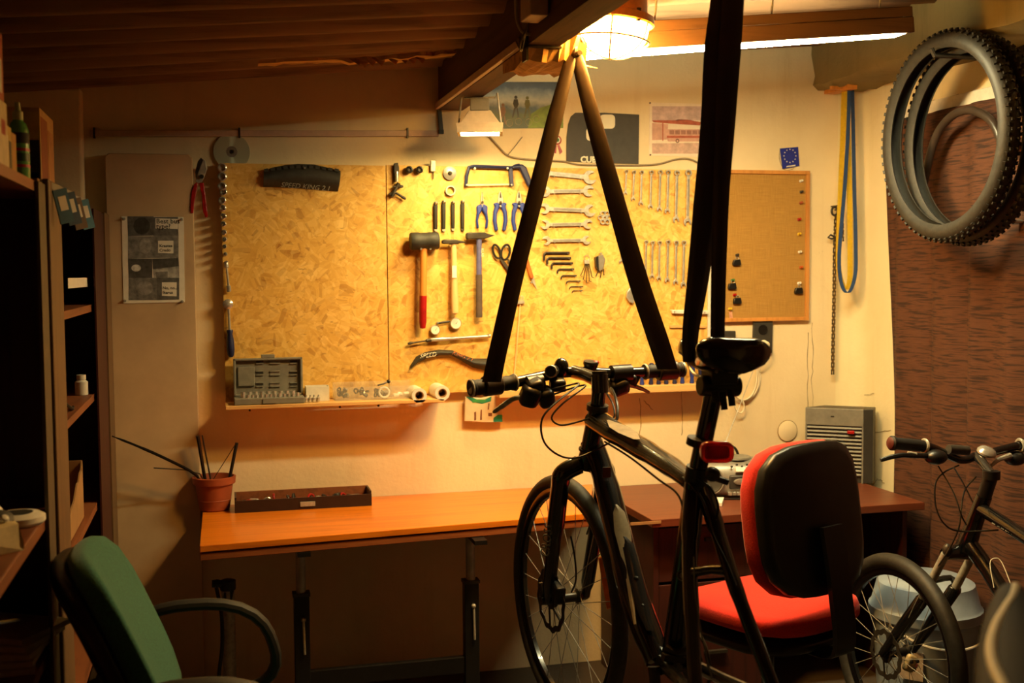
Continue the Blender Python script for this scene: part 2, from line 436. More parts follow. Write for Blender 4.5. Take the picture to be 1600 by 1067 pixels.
# concrete lintel along the right wall, rough
mb = MB(); rings = []
for i in range(40):
    y = -.0-5.2*(i/39)**1.6; j = lambda s=.008: random.uniform(-s, s)
    sec = [(2.255, 2.20), (2.252, 2.17), (2.28, 2.150), (2.36, 2.148), (2.47, 2.15), (2.47, 2.40), (2.36, 2.40), (2.275, 2.40), (2.255, 2.37), (2.25, 2.29)]
    rings.append([V((a+j(), y, b+j(.007))) for a, b in sec])
mb.loft(rings); struct('trim_2', mb, m_conc, smooth=50)
# roof beam across the room
mb = MB(); rings = []
for i in range(14):
    y = -.0-2.6*i/13; rings.append([V((a+random.uniform(-.002, .002), y, b)) for a, b in ((.787, 2.038), (.871, 2.038), (.871, roofz(.83)-.0), (.787, roofz(.83)-.008))])
mb.loft(rings); beam = struct('roof_beam', mb, m_beam, smooth=0); beam['kind'] = 'structure'
mb = MB(); rings = []
for i in range(12):     # splintered block of pale torn wood under the beam, lengthened to shade upper left
    x = .785+.162*i/11; r = lambda: random.uniform(-.006, .006)
    rings.append([V((x, -.93+r(), 2.036)), V((x, -.94+r(), 2.008+r())), V((x+r(), -1.06+r(), 1.999+r())), V((x, -1.17+r(), 2.006+r()*1.4)), V((x, -1.19+r(), 2.036+(.03 if i > 6 else 0)))])
mb.loft(rings); struct('splintered_block', mb, m_torn, beam, smooth=0)
mb = MB()
for k in range(11):
    x = .83+.011*k; a = V((x, -1.1+random.uniform(-.05, .05), 2.012)); b = a+V((random.uniform(.02, .06), random.uniform(-.03, .03), random.uniform(-.02, .012)))
    mb.lathe([(.004, 0), (.003, .5*(b-a).length), (.0005, (b-a).length)], a, b-a, 5)
struct('splinters', mb, m_torn, beam)
mb = MB(); mb.bb((.780, -1.20, 1.998), (.786, -1.16, 2.20)); mb.bb((.780, -1.20, 2.031), (.875, -1.16, 2.036)); struct('steel_bracket', mb, m_dsteel, beam)
# crack lines and chips on the walls
def crack(name, pts, parent, Y=None, X=None, r=.0009):
    mb = MB(); P = []
    for (a, b), (c, d) in zip(pts, pts[1:]):
        for k in range(6):
            t = k/6; P.append((a+(c-a)*t+random.uniform(-1.2, 1.2), b+(d-b)*t+random.uniform(-1, 1)))
    P.append(pts[-1]); Q = [at(x, y, Y=Y) if Y is not None else at(x, y, X=X) for x, y in P]
    mb.tube(Q, [r*random.uniform(.5, 1.5) for _ in Q], 5); struct(name, mb, mat('crack_line', (150, 130, 92), .95), parent)  # brownish crack line, a little darker than the plaster
crack('crack', [(1269, 505), (1271, 560), (1268, 600), (1273, 660), (1271, 720)], wall_back, Y=-.001)
crack('crack', [(1263, 520), (1262, 600), (1261, 690)], wall_back, Y=-.001, r=.001)
crack('crack', [(1440, 158), (1470, 157), (1510, 146), (1550, 138), (1598, 122)], wall_right, X=2.449, r=.003)
crack('crack', [(1366, 615), (1345, 618)], wall_right, X=2.447)
crack('crack', [(1364, 676), (1392, 672)], wall_right, X=2.449)
crack('crack', [(1362, 760), (1372, 748), (1382, 755)], wall_right, X=2.449)
crack('crack', [(1000, 622), (1001, 660), (999, 690)], wall_back, Y=-.001, r=.0012)
crack('crack', [(1064, 612), (1066, 650), (1065, 680)], wall_back, Y=-.001, r=.0012)
crack('crack', [(1006, 625), (1020, 640)], wall_back, Y=-.001, r=.0012)
# ================================================================== lamps
# caged bulkhead lamp
fl = at(958, 34, D=3.0); lampx, lampy, lz = fl.x, fl.y, fl.z
t = thing('bulkhead_lamp', 'lit caged bulkhead lamp with glowing glass bowl on the roof beam', 'lamp')
tilt = V((-.10, .02, -1)).normalized(); top = V((lampx, lampy, lz))
m_glow = emit('lamp_glass_glow', BULB_COL, BULB_STR)
m_lampb = mat('ochre_lamp_housing', (214, 150, 70), .5, var=.15)
mb = MB(); mb.lathe([(.086, -.001), (.092, .0), (.094, .022), (.090, .045), (.076, .066), (.05, .078), (.02, .083), (.001, .084)], top, tilt, 32); part('glass_bowl', mb, m_glow, t)
mb = MB(); mb.lathe([(.098, -.018), (.106, -.014), (.108, .004), (.104, .008), (.093, .008), (.093, -.002), (.060, -.004)], top, tilt, 36); part('flange_ring', mb, m_lampb, t)
mb = MB(); mb.lathe([(.088, -.018), (.084, -.06), (.07, -.066), (.0, -.068)], top, tilt, 28); part('housing', mb, m_lampb, t)
mb = MB(); g = at(922, 12, D=2.93); mb.cyl(g+V((0, .05, 0)), g+V((-.005, -.02, -.002)), .013, 14); mb.ring(g+V((-.005, -.02, -.002)), (0, -1, 0), .013, .004, 18, 6); part('cable_gland', mb, m_black, t)
mb = MB(); bx, by, bz = basis(tilt)
for a in (20, 80, 140):
    d = bx*math.cos(rad(a))+by*math.sin(rad(a)); P = []
    for k in range(17):
        q = math.pi*k/16; P.append(top+d*.103*math.cos(q)+tilt*(.095*math.sin(q)**.75 if math.sin(q) > 0 else 0))
    mb.tube(P, .0028, 6)
mb.ring(top+tilt*.05, tilt, .099, .0028, 36, 6); part('wire_cage', mb, m_steel, t)
for a in (40, 160, 280):
    mb = MB(); d = bx*math.cos(rad(a))+by*math.sin(rad(a)); mb.cyl(top+d*.1-tilt*.022, top+d*.1+tilt*.012, .006, 8); part('clamp_screw', mb, m_dsteel, t)
mb = MB(); mb.cyl(top-tilt*.062, V((lampx, lampy, roofz(lampx)-.01))+V((.008, 0, 0)), .04, 14); part('ceiling_mount', mb, m_dsteel, t)
# flood lamp under the beam
t = thing('flood_lamp', 'small beige flood lamp pointing down from the end of the roof beam', 'lamp')
m_fl = mat('beige_cast_metal', (216, 200, 176), .5, var=.08)
c = at(750, 203, Y=-.31); Rz = Matrix.Rotation(rad(-14), 3, 'Z')
def fr(x, y, z): return c+Rz @ V((x, y, z))
mb = MB(); W2, D2 = .074, .058
mb.quad8([fr(-W2, -D2, 0), fr(W2, -D2, 0), fr(W2, D2, 0), fr(-W2, D2, 0)], [fr(-W2-.003, -D2-.003, .016), fr(W2+.003, -D2-.003, .016), fr(W2+.003, D2+.003, .016), fr(-W2-.003, D2+.003, .016)])
hole = MB()
mb2 = MB()
o_, i_ = [(-W2, -D2), (W2, -D2), (W2, D2), (-W2, D2)], [(-.064, -.048), (.064, -.048), (.064, .048), (-.064, .048)]
for k in range(4):
    a, b, e, f = o_[k], o_[(k+1) % 4], i_[(k+1) % 4], i_[k]
    mb2.quad8([fr(*a, -.014), fr(*b, -.014), fr(*e, -.014), fr(*f, -.014)], [fr(*a, .0), fr(*b, .0), fr(*e, .0), fr(*f, .0)])
part('front_frame', mb2, m_fl, t, smooth=0)
part('back_flange', mb, m_fl, t, smooth=0)
mb = MB(); mb.quad8([fr(-.066, -.05, .016), fr(.066, -.05, .016), fr(.066, .05, .016), fr(-.066, .05, .016)], [fr(-.036, -.034, .06), fr(.036, -.034, .06), fr(.036, .034, .06), fr(-.036, .034, .06)]); part('reflector_body', mb, m_fl, t, bevel=.003)
mb = MB(); mb.box(fr(.0, -.008, .078), (.062, .058, .04), Rz); part('wiring_box', mb, m_grey, t, bevel=.003)
mb = MB(); mb.box(fr(0, 0, -.003), (.126, .094, .004), Rz); part('glass_pane', mb, emit('flood_glass_glow', FLOOD_COL, FLOOD_STR), t, smooth=0)
mb = MB(); mb.tube([fr(-.07, 0, .02), fr(-.058, -.005, .12), fr(-.052, -.005, 2.037-c.z), fr(.052, -.005, 2.037-c.z), fr(.058, -.005, .12), fr(.07, 0, .02)], .0032, 8); part('bracket', mb, m_steel, t)
# fluorescent batten on the roof
A, B = V((.890, -.97, 2.044)), V((1.988, -1.012, 2.143)); ud = (B-A).normalized(); upv = V((0, 1, 0)).cross(ud)*-1; upv = V((-ud.z, 0, ud.x)).normalized()
t = thing('tube_light', 'long lit fluorescent strip on a wooden lath under the roof', 'lamp')
Rb = Matrix((ud, V((0, 1, 0)), upv)).transposed()
mid = (A+B)/2; Ln = (B-A).length
mb = MB(); mb.box(mid+upv*.031+V((0, -.006, 0)), (Ln+.02, .060, .045), Rb); part('lath', mb, m_lath, t, bevel=.002)
mb = MB(); mb.box(mid+upv*.069+V((0, -.010, 0)), (Ln+.02, .045, .030), Rb); part('upper_lath', mb, m_lath, t, bevel=.002)
Rt = Rb @ Matrix.Rotation(-.010, 3, 'Y'); mb = MB(); mb.box(mid+V((0, .002, 0))+upv*.003, (Ln-.03, .062, .003), Rt); part('glowing_strip', mb, emit('tube_glow', TUBE_COL, TUBE_STR), t, smooth=0)
for u_ in (.3, .62, .93):
    p = A+(B-A)*u_; mb = MB(); mb.tube([p+upv*.08, V((p.x, p.y, roofz(p.x)-.012))], .003, 6); part('hanger', mb, m_steel, t)
mb = MB(); mb.bb((.872, A.y-.03, 2.07), (.889, A.y+.03, 2.16)); part('mounting_block', mb, m_lath, t)
# ================================================================== boards, desk, furniture against the wall
def board(name, x0, x1, z0, z1, label):
    mb = MB(); mb.bb((x0, YB, z0), (x1, YB+.016, z1)); o = one(name, mb, m_osb, label, 'board', smooth=0, bevel=.001)
    mb = MB(); mb.bb((x0+.02, YB+.016, z0+.02), (x0+.06, -.0005, z1-.02)); b = part('batten', mb, m_shelf, o)
    mb = MB(); mb.bb((x1-.06, YB+.016, z0+.02), (x1-.02, -.0005, z1-.02)); part('batten', mb, m_shelf, o)
    return o
XJ = at(605, 400, Y=YB).x
board('strand_board', .032, XJ-.0015, 1.03, 1.836, 'left strand board panel with the sockets along its edge')
board('strand_board', XJ+.0015, 1.80, 1.036, 1.838, 'right strand board panel with the hammers, pliers and spanners')
# painted hardboard sheet standing at the left
zt = 1.862; pl, pr = at(165, 300, Y=-.05).x, at(302, 300, Y=-.05).x
mb = MB(); mb.prism([(pl, -.05, .0), (pr, -.05, .0), (pr, -.05, zt-.012), (pr-.012, -.05, zt), (pl+.012, -.05, zt), (pl, -.05, zt-.012)], (0, .05, 0))
panel = one('wall_panel', mb, m_board, 'tall beige painted sheet standing against the wall beside the strand board', 'panel', smooth=0, bevel=.003)
YP = -.05
# white cable duct with ties, along the wall and up the beam
t = thing('cable_duct', 'long pale cable duct along the wall up to the roof beam', 'cable duct')
a, b = at(140, 208, Y=0), at(686, 209, Y=0)
mb = MB(); wp(mb, [(140, 203), (686, 203.5), (686, 213), (140, 213)], -.0005, .0135); part('duct', mb, m_pink, t, smooth=0, bevel=.002)
for px_ in (147, 374, 637):
    q = at(px_, 208, Y=-.015); mb = MB(); mb.bb((q.x-.003, -.018, q.z-.016), (q.x+.003, -.001, q.z+.018)); part('tie', mb, m_black, t)
mb = MB(); q = at(688, 190, Y=-.01); mb.prism([at(684, 172, Y=-.012), at(690, 172, Y=-.012), at(693, 205, Y=-.012), at(687, 206, Y=-.012)], (0, .011, 0)); part('riser', mb, m_dgrey, t)
mb = MB(); mb.bb((.772, -1.15, 2.039), (.786, -.001, 2.061)); part('beam_duct', mb, m_pink, t, smooth=0, bevel=.002)
mb = MB(); q = at(689, 206, Y=-.014); mb.box(q, (.018, .014, .014)); part('end_cap', mb, m_black, t)
# compact disc
t = NT('compact_disc'); t.b.inputs['Metallic'].default_value = .45; t.b.inputs['Roughness'].default_value = .3; t.b.inputs['Base Color'].default_value = (.58, .68, .55, 1)
t.b.inputs['Anisotropic'].default_value = .9
tg = t.node('ShaderNodeTangent', direction_type='RADIAL', axis='Y'); t.l(tg.outputs[0], t.b.inputs['Tangent'])
tc = t.node('ShaderNodeTexCoord'); gr = t.node('ShaderNodeTexGradient', gradient_type='RADIAL'); mp = t.node('ShaderNodeMapping'); mp.inputs['Rotation'].default_value = (rad(90), 0, 0); t.l(tc.outputs['Object'], mp.inputs[0]); t.l(mp.outputs[0], gr.inputs[0])
cdm = t.m; c0 = at(362, 237, Y=-.012)
try: t.b.inputs['Thin Film Thickness'].default_value = 520
except Exception: pass
cdo = thing('compact_disc', 'shiny compact disc on the wall above the left strand board', 'disc')
mb = MB(); n = 48
def annulus(mb, c, r0, r1, y0, y1, n=48, sx=1):
    vs = []; fs = []
    for i in range(n):
        a = 2*math.pi*i/n; cs, sn = math.cos(a), math.sin(a)
        for r, y in ((r0, y0), (r1, y0), (r1, y1), (r0, y1)): vs.append((c[0]+r*cs*sx, y, c[2]+r*sn))
    for i in range(n):
        k, m = i*4, ((i+1) % n)*4
        for j in range(4): fs.append((k+j, k+(j+1) % 4, m+(j+1) % 4, m+j))
    return mb.add(vs, fs)
annulus(mb, c0, .0185, .06, -.012, -.0105); d = part('disc', mb, cdm, cdo)
mb = MB(); annulus(mb, c0, .0075, .0185, -.0118, -.0107, 32); part('hub', mb, m_silver, cdo)
mb = MB(); mb.cyl((c0.x, -.0005, c0.z), (c0.x, -.014, c0.z), .004, 10); part('nail', mb, m_dsteel, cdo)
# secateurs
t = thing('secateurs', 'red handled pruning shears hanging beside the beige panel', 'shears')
Y = -.05
for pts, mt, nm, th in ((((303, 288), (308, 284), (309, 290), (303, 320), (302, 333), (298, 333), (297, 325), (299, 300)), m_redp, 'handle', .012),
                    (((311, 286), (318, 285), (320, 298), (324, 328), (325, 338), (321, 340), (317, 330), (315, 305)), m_redp, 'handle', .012),
                    (((305, 283), (312, 262), (318, 248), (321, 251), (324, 264), (320, 274), (316, 284), (310, 287)), m_steel, 'blade', .006),
                    (((306, 280), (305, 268), (309, 252), (314, 246), (318, 250), (311, 268)), m_dsteel, 'counter_blade', .005)):
    mb = MB(); wp(mb, pts, Y+.04 if False else -.002-(.04 if pts[0][0] < 306 else .04), th); part(nm, mb, mt, t, bevel=.002)
mb = MB(); q = at(315, 276, Y=-.05); mb.cyl(q+V((0, .004, 0)), q+V((0, -.006, 0)), .007, 12); part('pivot_bolt', mb, m_dsteel, t)
mb = MB(); q = at(311, 262, Y=-.052); mb.cyl((q.x, -.0005, q.z), (q.x, -.056, q.z), .0035, 8); part('nail', mb, m_dsteel, t)
# printed sheet on the panel
def sheet(mb, pts, Y, th=.0006): return wp(mb, pts, Y, th)
t = thing('comic_print', 'black and white comic print about bus types pinned to the beige panel', 'poster')
mb = MB(); sheet(mb, [(190, 338), (287, 339), (289, 472), (193, 474)], YP-.001, .0012); part('sheet', mb, m_paper, t, smooth=0)
greys = [((199, 338), (240, 338), (240, 368), (200, 369), 62), ((207, 339), (233, 339), (234, 366), (212, 368), 22), ((240, 339), (278, 339), (279, 368), (240, 368), 74), ((200, 369), (240, 369), (240, 403), (200, 404), 104), ((217, 372), (236, 371), (238, 396), (219, 398), 130), ((240, 368), (279, 368), (279, 403), (240, 403), 96),
         ((200, 404), (238, 404), (238, 434), (201, 434), 48), ((205, 414), (220, 413), (220, 424), (206, 424), 200), ((238, 404), (279, 403), (280, 419), (239, 421), 40), ((239, 420), (280, 416), (280, 434), (240, 434), 150), ((201, 434), (245, 434), (245, 469), (201, 469), 92), ((212, 440), (238, 438), (239, 460), (216, 462), 118), ((245, 434), (280, 434), (280, 468), (245, 469), 66), ((243, 425), (262, 424), (262, 434), (244, 434), 96)]
for k, g in enumerate(greys):
    mb = MB(); cx = sum(p[0] for p in g[:4])/4; cy = sum(p[1] for p in g[:4])/4; pts = list(g[:4])
    if k in (1, 4, 7, 11):   # rounded heads and bubbles
        rx = (g[1][0]-g[0][0])/2; ry = (g[2][1]-g[1][1])/2; pts = [(cx+rx*math.cos(a), cy+ry*math.sin(a)) for a in [i*math.pi/8 for i in range(16)]]
    sheet(mb, pts, YP-.0022-.0001*(k in (1, 4, 7, 11, 13)), .0003); part('print_patch', mb, mat('print_grey_%d' % g[4], (min(255, g[4]+40),)*3, .85, var=.35, sc=60), t, smooth=0)
for pts in (((243, 341), (278, 342), (278, 358), (243, 357)), ((247, 376), (271, 376), (271, 396), (247, 395)), ((253, 441), (276, 441), (276, 463), (253, 462))):
    mb = MB(); sheet(mb, pts, YP-.0026, .0003); part('caption_box', mb, m_paper, t, smooth=0)
for s, p, sz in (('Best bus', (244, 349), .022), ('type?', (244, 357), .022), ('Krastes', (249, 386), .0135), ('Credo', (249, 393), .0135), ('No, no...', (254, 452), .0135), ('Ikarus', (254, 459), .0135)):
    text('lettering', s, at(*p, Y=YP-.0031), (1, 0, 0), (0, 0, 1), sz, m_ink, t, .0001, bold=.0003)
for p in ((194, 342), (284, 343), (195, 470), (285, 471)):
    q = at(*p, Y=YP-.003); mb = MB(); mb.lathe([(.004, 0), (.005, .002), (.003, .006), (.0035, .008), (.0, .0085)], q, (0, -1, 0), 10); part('pin', mb, m_chrome, t)
# ------------------------------------------------------------------ shelf ledges under the boards
a, b = at(350, 629, Y=-.15), at(650, 620, Y=-.15)
mb = MB(); mb.bb((.03, -.155, 1.016), (.765, YB-.0005, 1.029)); o = one('wall_shelf', mb, m_shelf, 'narrow pine shelf under the left strand board', 'shelf', smooth=0, bevel=.002)
for px_ in (390, 531, 591):
    x = at(px_, 635, Y=-.10).x; mb = MB(); mb.bb((x-.003, -.11, 1.004), (x+.003, -.095, 1.016)); part('screw_tip', mb, m_dsteel, o)
# screwdriver rack at right
mb = MB(); x0, x1 = at(780, 612, Y=-.1).x, 1.80
mb.bb((x0, -.105, 1.018), (x1, YB-.0005, 1.044)); o = one('tool_rack', mb, m_shelf, 'narrow wooden rack ledge holding the blue screwdrivers', 'shelf', smooth=0, bevel=.002)
YR = -.075
for i, (px_, yt, tilt_) in enumerate(((1003, 560, 0), (1017, 567, 2), (1029, 570, 0), (1041, 569, -2), (1054, 568, -1), (1066, 562, 0), (1081, 560, 1), (1095, 566, 0))):
    b0 = at(px_, 601, Y=YR); b0.z = 1.0445; L = .068+.006*((i*7) % 5); ax = V((math.sin(rad(tilt_)), 0, math.cos(rad(tilt_))))
    pos = ['leftmost', 'second', 'third', 'fourth', 'fifth', 'sixth', 'seventh', 'rightmost'][i]
    t = thing('screwdriver', 'blue handled screwdriver, %s in the wooden rack' % (pos if i in (0, 7) else pos+' from the left'), 'screwdriver', 'screwdrivers in the rack')
    mb = MB(); mb.lathe([(.0075, 0), (.009, .004), (.0075, .012), (.0065, .02), (.0095, .034), (.0115, L-.018), (.0105, L-.005), (.006, L), (.0, L+.001)], b0, ax, 12); part('handle', mb, m_blue if i in (0, 5, 6) else m_dblue, t)
    mb = MB(); mb.cyl(b0-ax*.012, b0+ax*.002, .0028, 8); part('shaft', mb, m_steel, t)
# ------------------------------------------------------------------ orange table with telescopic legs
TZ = .672
c1, c2 = at(312, 853, Z=TZ), at(922, 802, Z=TZ); c1b = V((c1.x+.005, -.006, TZ)); c2b = V((at(925, 757, Y=0).x, -.006, TZ))
t = thing('work_table', 'orange laminate work table with telescopic black legs', 'table')
mb = MB(); mb.prism([c1, c2, c2b, c1b], (0, 0, -.020)); part('table_top', mb, m_table, t, smooth=0, bevel=.002)
mb = MB(); mb.prism([p+V((0, .004, -.0235)) for p in (c1, c2, c2b-V((0, .01, 0)), c1b-V((0, .01, 0)))], (0, 0, -.022)); part('under_board', mb, m_tedge, t, smooth=0, bevel=.002)
YL = -.42
lx = [at(470, 900, Y=YL).x, at(735, 880, Y=YL).x]
for x in lx:
    mb = MB(); mb.cyl((x, YL, .44), (x, YL, TZ-.046), .0155, 16); part('upper_leg', mb, m_chrome, t)
    mb = MB(); mb.bb((x-.024, YL-.02, .03), (x+.024, YL+.02, .46)); lg = part('leg', mb, m_black, t, smooth=0, bevel=.003)
    mb = MB(); mb.bb((x-.027, YL-.023, .452), (x+.027, YL+.023, .462)); part('collar', mb, m_dgrey, lg)
    mb = MB(); mb.cyl((x+.006, YL-.027, .27), (x+.004, YL-.027, .375), .004, 8); mb.sph((x+.004, YL-.026, .38), .008, 10, 6); part('height_pin', mb, m_steel, lg)
    mb = MB(); mb.bb((x-.03, YL-.24, .0), (x+.03, YL+.26, .032)); part('foot', mb, m_black, t, smooth=0, bevel=.006)
    mb = MB(); mb.bb((x-.02, YL-.16, TZ-.060), (x+.02, YL+.2, TZ-.0465)); part('top_bracket', mb, m_black, t, smooth=0)
mb = MB(); mb.bb((lx[0]+.02, YL-.012, .155), (lx[1]-.02, YL+.012, .21)); part('crossbar', mb, m_black, t, smooth=0, bevel=.003)
# ------------------------------------------------------------------ brown desk on the right
d1 = V((c2.x+.004, c2.y-.0, .660)); DZ = .66
e1 = at(918, 806, Z=DZ); e2 = at(1405, 772, Z=DZ)
t = thing('brown_desk', 'dark brown laminate desk in the right corner of the room', 'desk')
xa = c2b.x+.004
mb = MB(); mb.prism([(xa, -.60, DZ), (e2.x, -.60, DZ), (e2.x, -.006, DZ), (xa, -.006, DZ)], (0, 0, -.026)); part('desk_top', mb, m_brown, t, smooth=0, bevel=.002)
mb = MB(); mb.bb((xa+.02, -.56, .0), (xa+.038, -.03, DZ-.0265)); part('side_panel', mb, m_cab, t, smooth=0)
mb = MB(); mb.bb((e2.x-.06, -.56, .0), (e2.x-.042, -.03, DZ-.0265)); part('side_panel', mb, m_cab, t, smooth=0)
mb = MB(); mb.bb((xa+.039, -.09, .06), (e2.x-.061, -.072, DZ-.0265)); part('back_panel', mb, m_cab, t, smooth=0)
for k in range(3):
    z0 = .06+.19*k; mb = MB(); mb.bb((xa+.04, -.555, z0), (xa+.44, -.54, z0+.18)); dr = part('drawer_front', mb, m_cab, t, smooth=0, bevel=.002)
    mb = MB(); mb.bb((xa+.2, -.572, z0+.13), (xa+.28, -.556, z0+.14)); part('handle', mb, m_dsteel, dr)
mb = MB(); mb.bb((xa+.44, -.55, .0), (xa+.458, -.092, DZ-.0265)); part('drawer_side', mb, m_cab, t, smooth=0)
mb = MB(); q1 = at(985, 806, Y=-.603); q2 = at(1033, 803, Y=-.603); mb.bb((q1.x, -.6035, DZ-.012), (q2.x, -.6005, DZ-.003)); part('edge_tape', mb, m_card, t)
# small white pad and radio
mb = MB(); mb.prism([at(1098, 790, Z=DZ+.001), at(1128, 791, Z=DZ+.001), at(1131, 782, Z=DZ+.001), at(1098, 782, Z=DZ+.001)], (0, 0, .012)); one('note_pad', mb, m_paper, 'small white note pad lying on the brown desk', 'pad', smooth=0)
rc = at(1148, 757, Y=-.27); RCX = rc.x; RZ = DZ+.0005
t = thing('radio', 'rounded silver portable radio with speakers on the brown desk', 'radio')
Rr = Matrix.Rotation(rad(-12), 3, 'Z')
def rp(x, y, z): return V((RCX, -.27, RZ))+Rr @ V((x, y, z))
mb = MB(); rings = []
for k in range(17):
    u = -1+2*k/16; hx = .165*u; s = (1-abs(u)**4.5)**.5 if abs(u) < 1 else .02; s = max(s, .25)
    dd, hh = .085*s*(.8+.2*s), .125*(.45+.55*s)
    z0 = .008
    sec = [(-.85, 0), (-1, .12), (-1.02, .45), (-.86, .78), (-.55, .95), (0, 1.0), (.6, .95), (.9, .7), (1, .3), (.85, 0)]
    rings.append([rp(hx, a*dd, z0+b*hh) for a, b in sec])
mb.loft(rings); part('body', mb, m_silver, t, smooth=50)
for sx in (-.105, .105):
    mb = MB(); n0 = Rr @ V((.28*(1 if sx > 0 else -1), -1, .16)); o0 = rp(sx, -.076, .062); mb.lathe([(.047, -.012), (.047, .006), (.042, .011), (.036, .008), (.0, .012)], o0, n0, 24); sp = part('speaker', mb, m_dgrey, t)
    mb = MB(); mb.ring(o0+n0.normalized()*.006, n0, .046, .0035, 28, 6); part('speaker_ring', mb, m_silver, sp)
mb = MB(); mb.lathe([(.058, 0), (.056, .006), (.03, .009), (0, .0095)], rp(.0, .0, .130), (0, 0, 1), 28); part('disc_lid', mb, m_grey, t)
mb = MB(); mb.box(rp(0, -.082, .100), (.035, .012, .018), Rr @ Matrix.Rotation(rad(-35), 3, 'X')); part('display', mb, m_white, t)
mb = MB()
for k in range(5): mb.sph(rp(-.03+.0+.018*k, -.080, .118-.0 if k % 2 else .112), (.005, .004, .004), 8, 5)
part('buttons', mb, m_dgrey, t, kind='stuff')
mb = MB(); mb.box(rp(0, -.088, .058), (.082, .012, .05), Rr); part('tape_door', mb, m_dgrey, t, bevel=.006)
mb = MB(); mb.lathe([(.027, 0), (.022, .006), (.0, .008)], rp(0, -.0935, .060), Rr @ V((0, -1, 0)), 20, sx=1.0, sy=.45); part('tape_grip', mb, m_silver, t)
for k in range(6):
    mb = MB(); mb.box(rp(-.04+.016*k, -.093, .019), (.0135, .018, .012), Rr); part('key', mb, m_chrome, t, bevel=.001)
mb = MB(); mb.tube(spl([rp(-.13, .02, .1), rp(-.125, .03, .15), rp(-.07, .03, .175), rp(-.0, .03, .165), rp(.02, .03, .135)], 6), .005, 8); part('carry_handle', mb, m_black, t)
mb = MB(); a = rp(-.045, .05, .12); b = at(1178, 576, Y=-.02); mb.cyl(a, a+(b-a)*.97, .0022, 8, .0014); part('aerial', mb, m_steel, t)
mb = MB(); dt_ = [rp(.05, -.09, .004), rp(.1, -.13, .003), rp(.16, -.15, .003), rp(.24, -.14, .003)]; mb.tube(spl([rp(-.12, -.05, .006), rp(-.17, -.07, .003), rp(-.1, -.105, .003), rp(.03, -.115, .003), rp(.14, -.11, .003), rp(.22, -.04, .003)], 6), .0028, 6); part('power_cord', mb, m_black, t)
# fan heater with louvres
hx0, hx1 = at(1258, 700, Y=-.10).x, at(1349, 700, Y=-.23).x
t = thing('fan_heater', 'tall grey fan heater with louvres and red switch in the corner', 'heater')
hz0 = DZ+.0005; hz1 = at(1300, 641, Y=-.21).z
pA, pB = V((hx0, -.10, 0)), V((hx1, -.23, 0)); dirx = (pB-pA).normalized(); dy = V((-dirx.y, dirx.x, 0)); hw = (pB-pA).length
Rh = Matrix((dirx, dy, V((0, 0, 1)))).transposed()
def hp(x, y, z): return pA+dirx*x+dy*y+V((0, 0, z))
mb = MB()
mb.quad8([hp(0, .012, hz0), hp(hw, .012, hz0), hp(hw, .10, hz0), hp(.06, .10, hz0)], [hp(0, .012, hz1), hp(hw, .012, hz1), hp(hw, .10, hz1), hp(.06, .10, hz1)])
part('body', mb, m_dgrey, t, smooth=0)
zl = at(1300, 668, Y=-.21).z
mb = MB(); mb.quad8([hp(0, 0, zl), hp(hw, 0, zl), hp(hw, .011, zl), hp(0, .011, zl)], [hp(0, 0, hz1), hp(hw, 0, hz1), hp(hw, .011, hz1), hp(0, .011, hz1)]); part('front_panel', mb, m_grey, t, smooth=0, bevel=.002)
for s in (0, hw-.006):
    mb = MB(); mb.quad8([hp(s, 0, hz0), hp(s+.006, 0, hz0), hp(s+.006, .011, hz0), hp(s, .011, hz0)], [hp(s, 0, zl), hp(s+.006, 0, zl), hp(s+.006, .011, zl), hp(s, .011, zl)]); part('front_stile', mb, m_grey, t, smooth=0)
mb = MB(); mb.quad8([hp(hw+.001, .0, hz0), hp(hw+.033, .012, hz0), hp(hw+.033, .10, hz0), hp(hw+.001, .10, hz0)], [hp(hw+.001, .0, hz1), hp(hw+.033, .012, hz1), hp(hw+.033, .10, hz1), hp(hw+.001, .10, hz1)]); part('side_cheek', mb, m_dgrey, t, smooth=0, bevel=.002)
k = 0; z = zl-.010
while z > hz0+.02:
    mb = MB(); mb.box(hp(hw/2, .006, z), (hw-.014, .012, .0065), Rh @ Matrix.Rotation(rad(-25), 3, 'X')); part('louvre', mb, m_grey, t, smooth=0); z -= .0145
mb = MB(); q = at(1330, 676, Y=-.22); mb.box(hp(hw*.79, -.008, q.z), (.026, .014, .012), Rh); part('switch', mb, m_redp, t, bevel=.002)
mb = MB(); mb.box(hp(hw*.47, -.001, zl+.035), (.012, .002, .004), Rh); part('badge', mb, m_ink, t)
# ================================================================== tools hung on the strand boards
def nails(t, pts, Y=YB, out=.02, r=.0022):
    for p in pts:
        q = at(p[0], p[1], Y=Y-out); mb = MB(); mb.cyl((q.x, Y, q.z), (q.x, Y-out, q.z), r, 8); mb.cyl((q.x, Y-out, q.z), (q.x, Y-out-.002, q.z), r*1.8, 8); part('nail', mb, m_chrome, t)
def wlathe(mb, a, b, Y, prof, n=14, sy=1.0):   # prof: (radius m, fraction along a->b)
    A, B = at(a[0], a[1], Y=Y), at(b[0], b[1], Y=Y); L = (B-A).length
    return mb.lathe([(r, f*L) for r, f in prof], A, B-A, n, hint=(0, 1, 0), sx=1.0, sy=sy)
ORD = ['first', 'second', 'third', 'fourth', 'fifth', 'sixth', 'seventh', 'eighth', 'ninth', 'tenth', 'eleventh', 'twelfth']
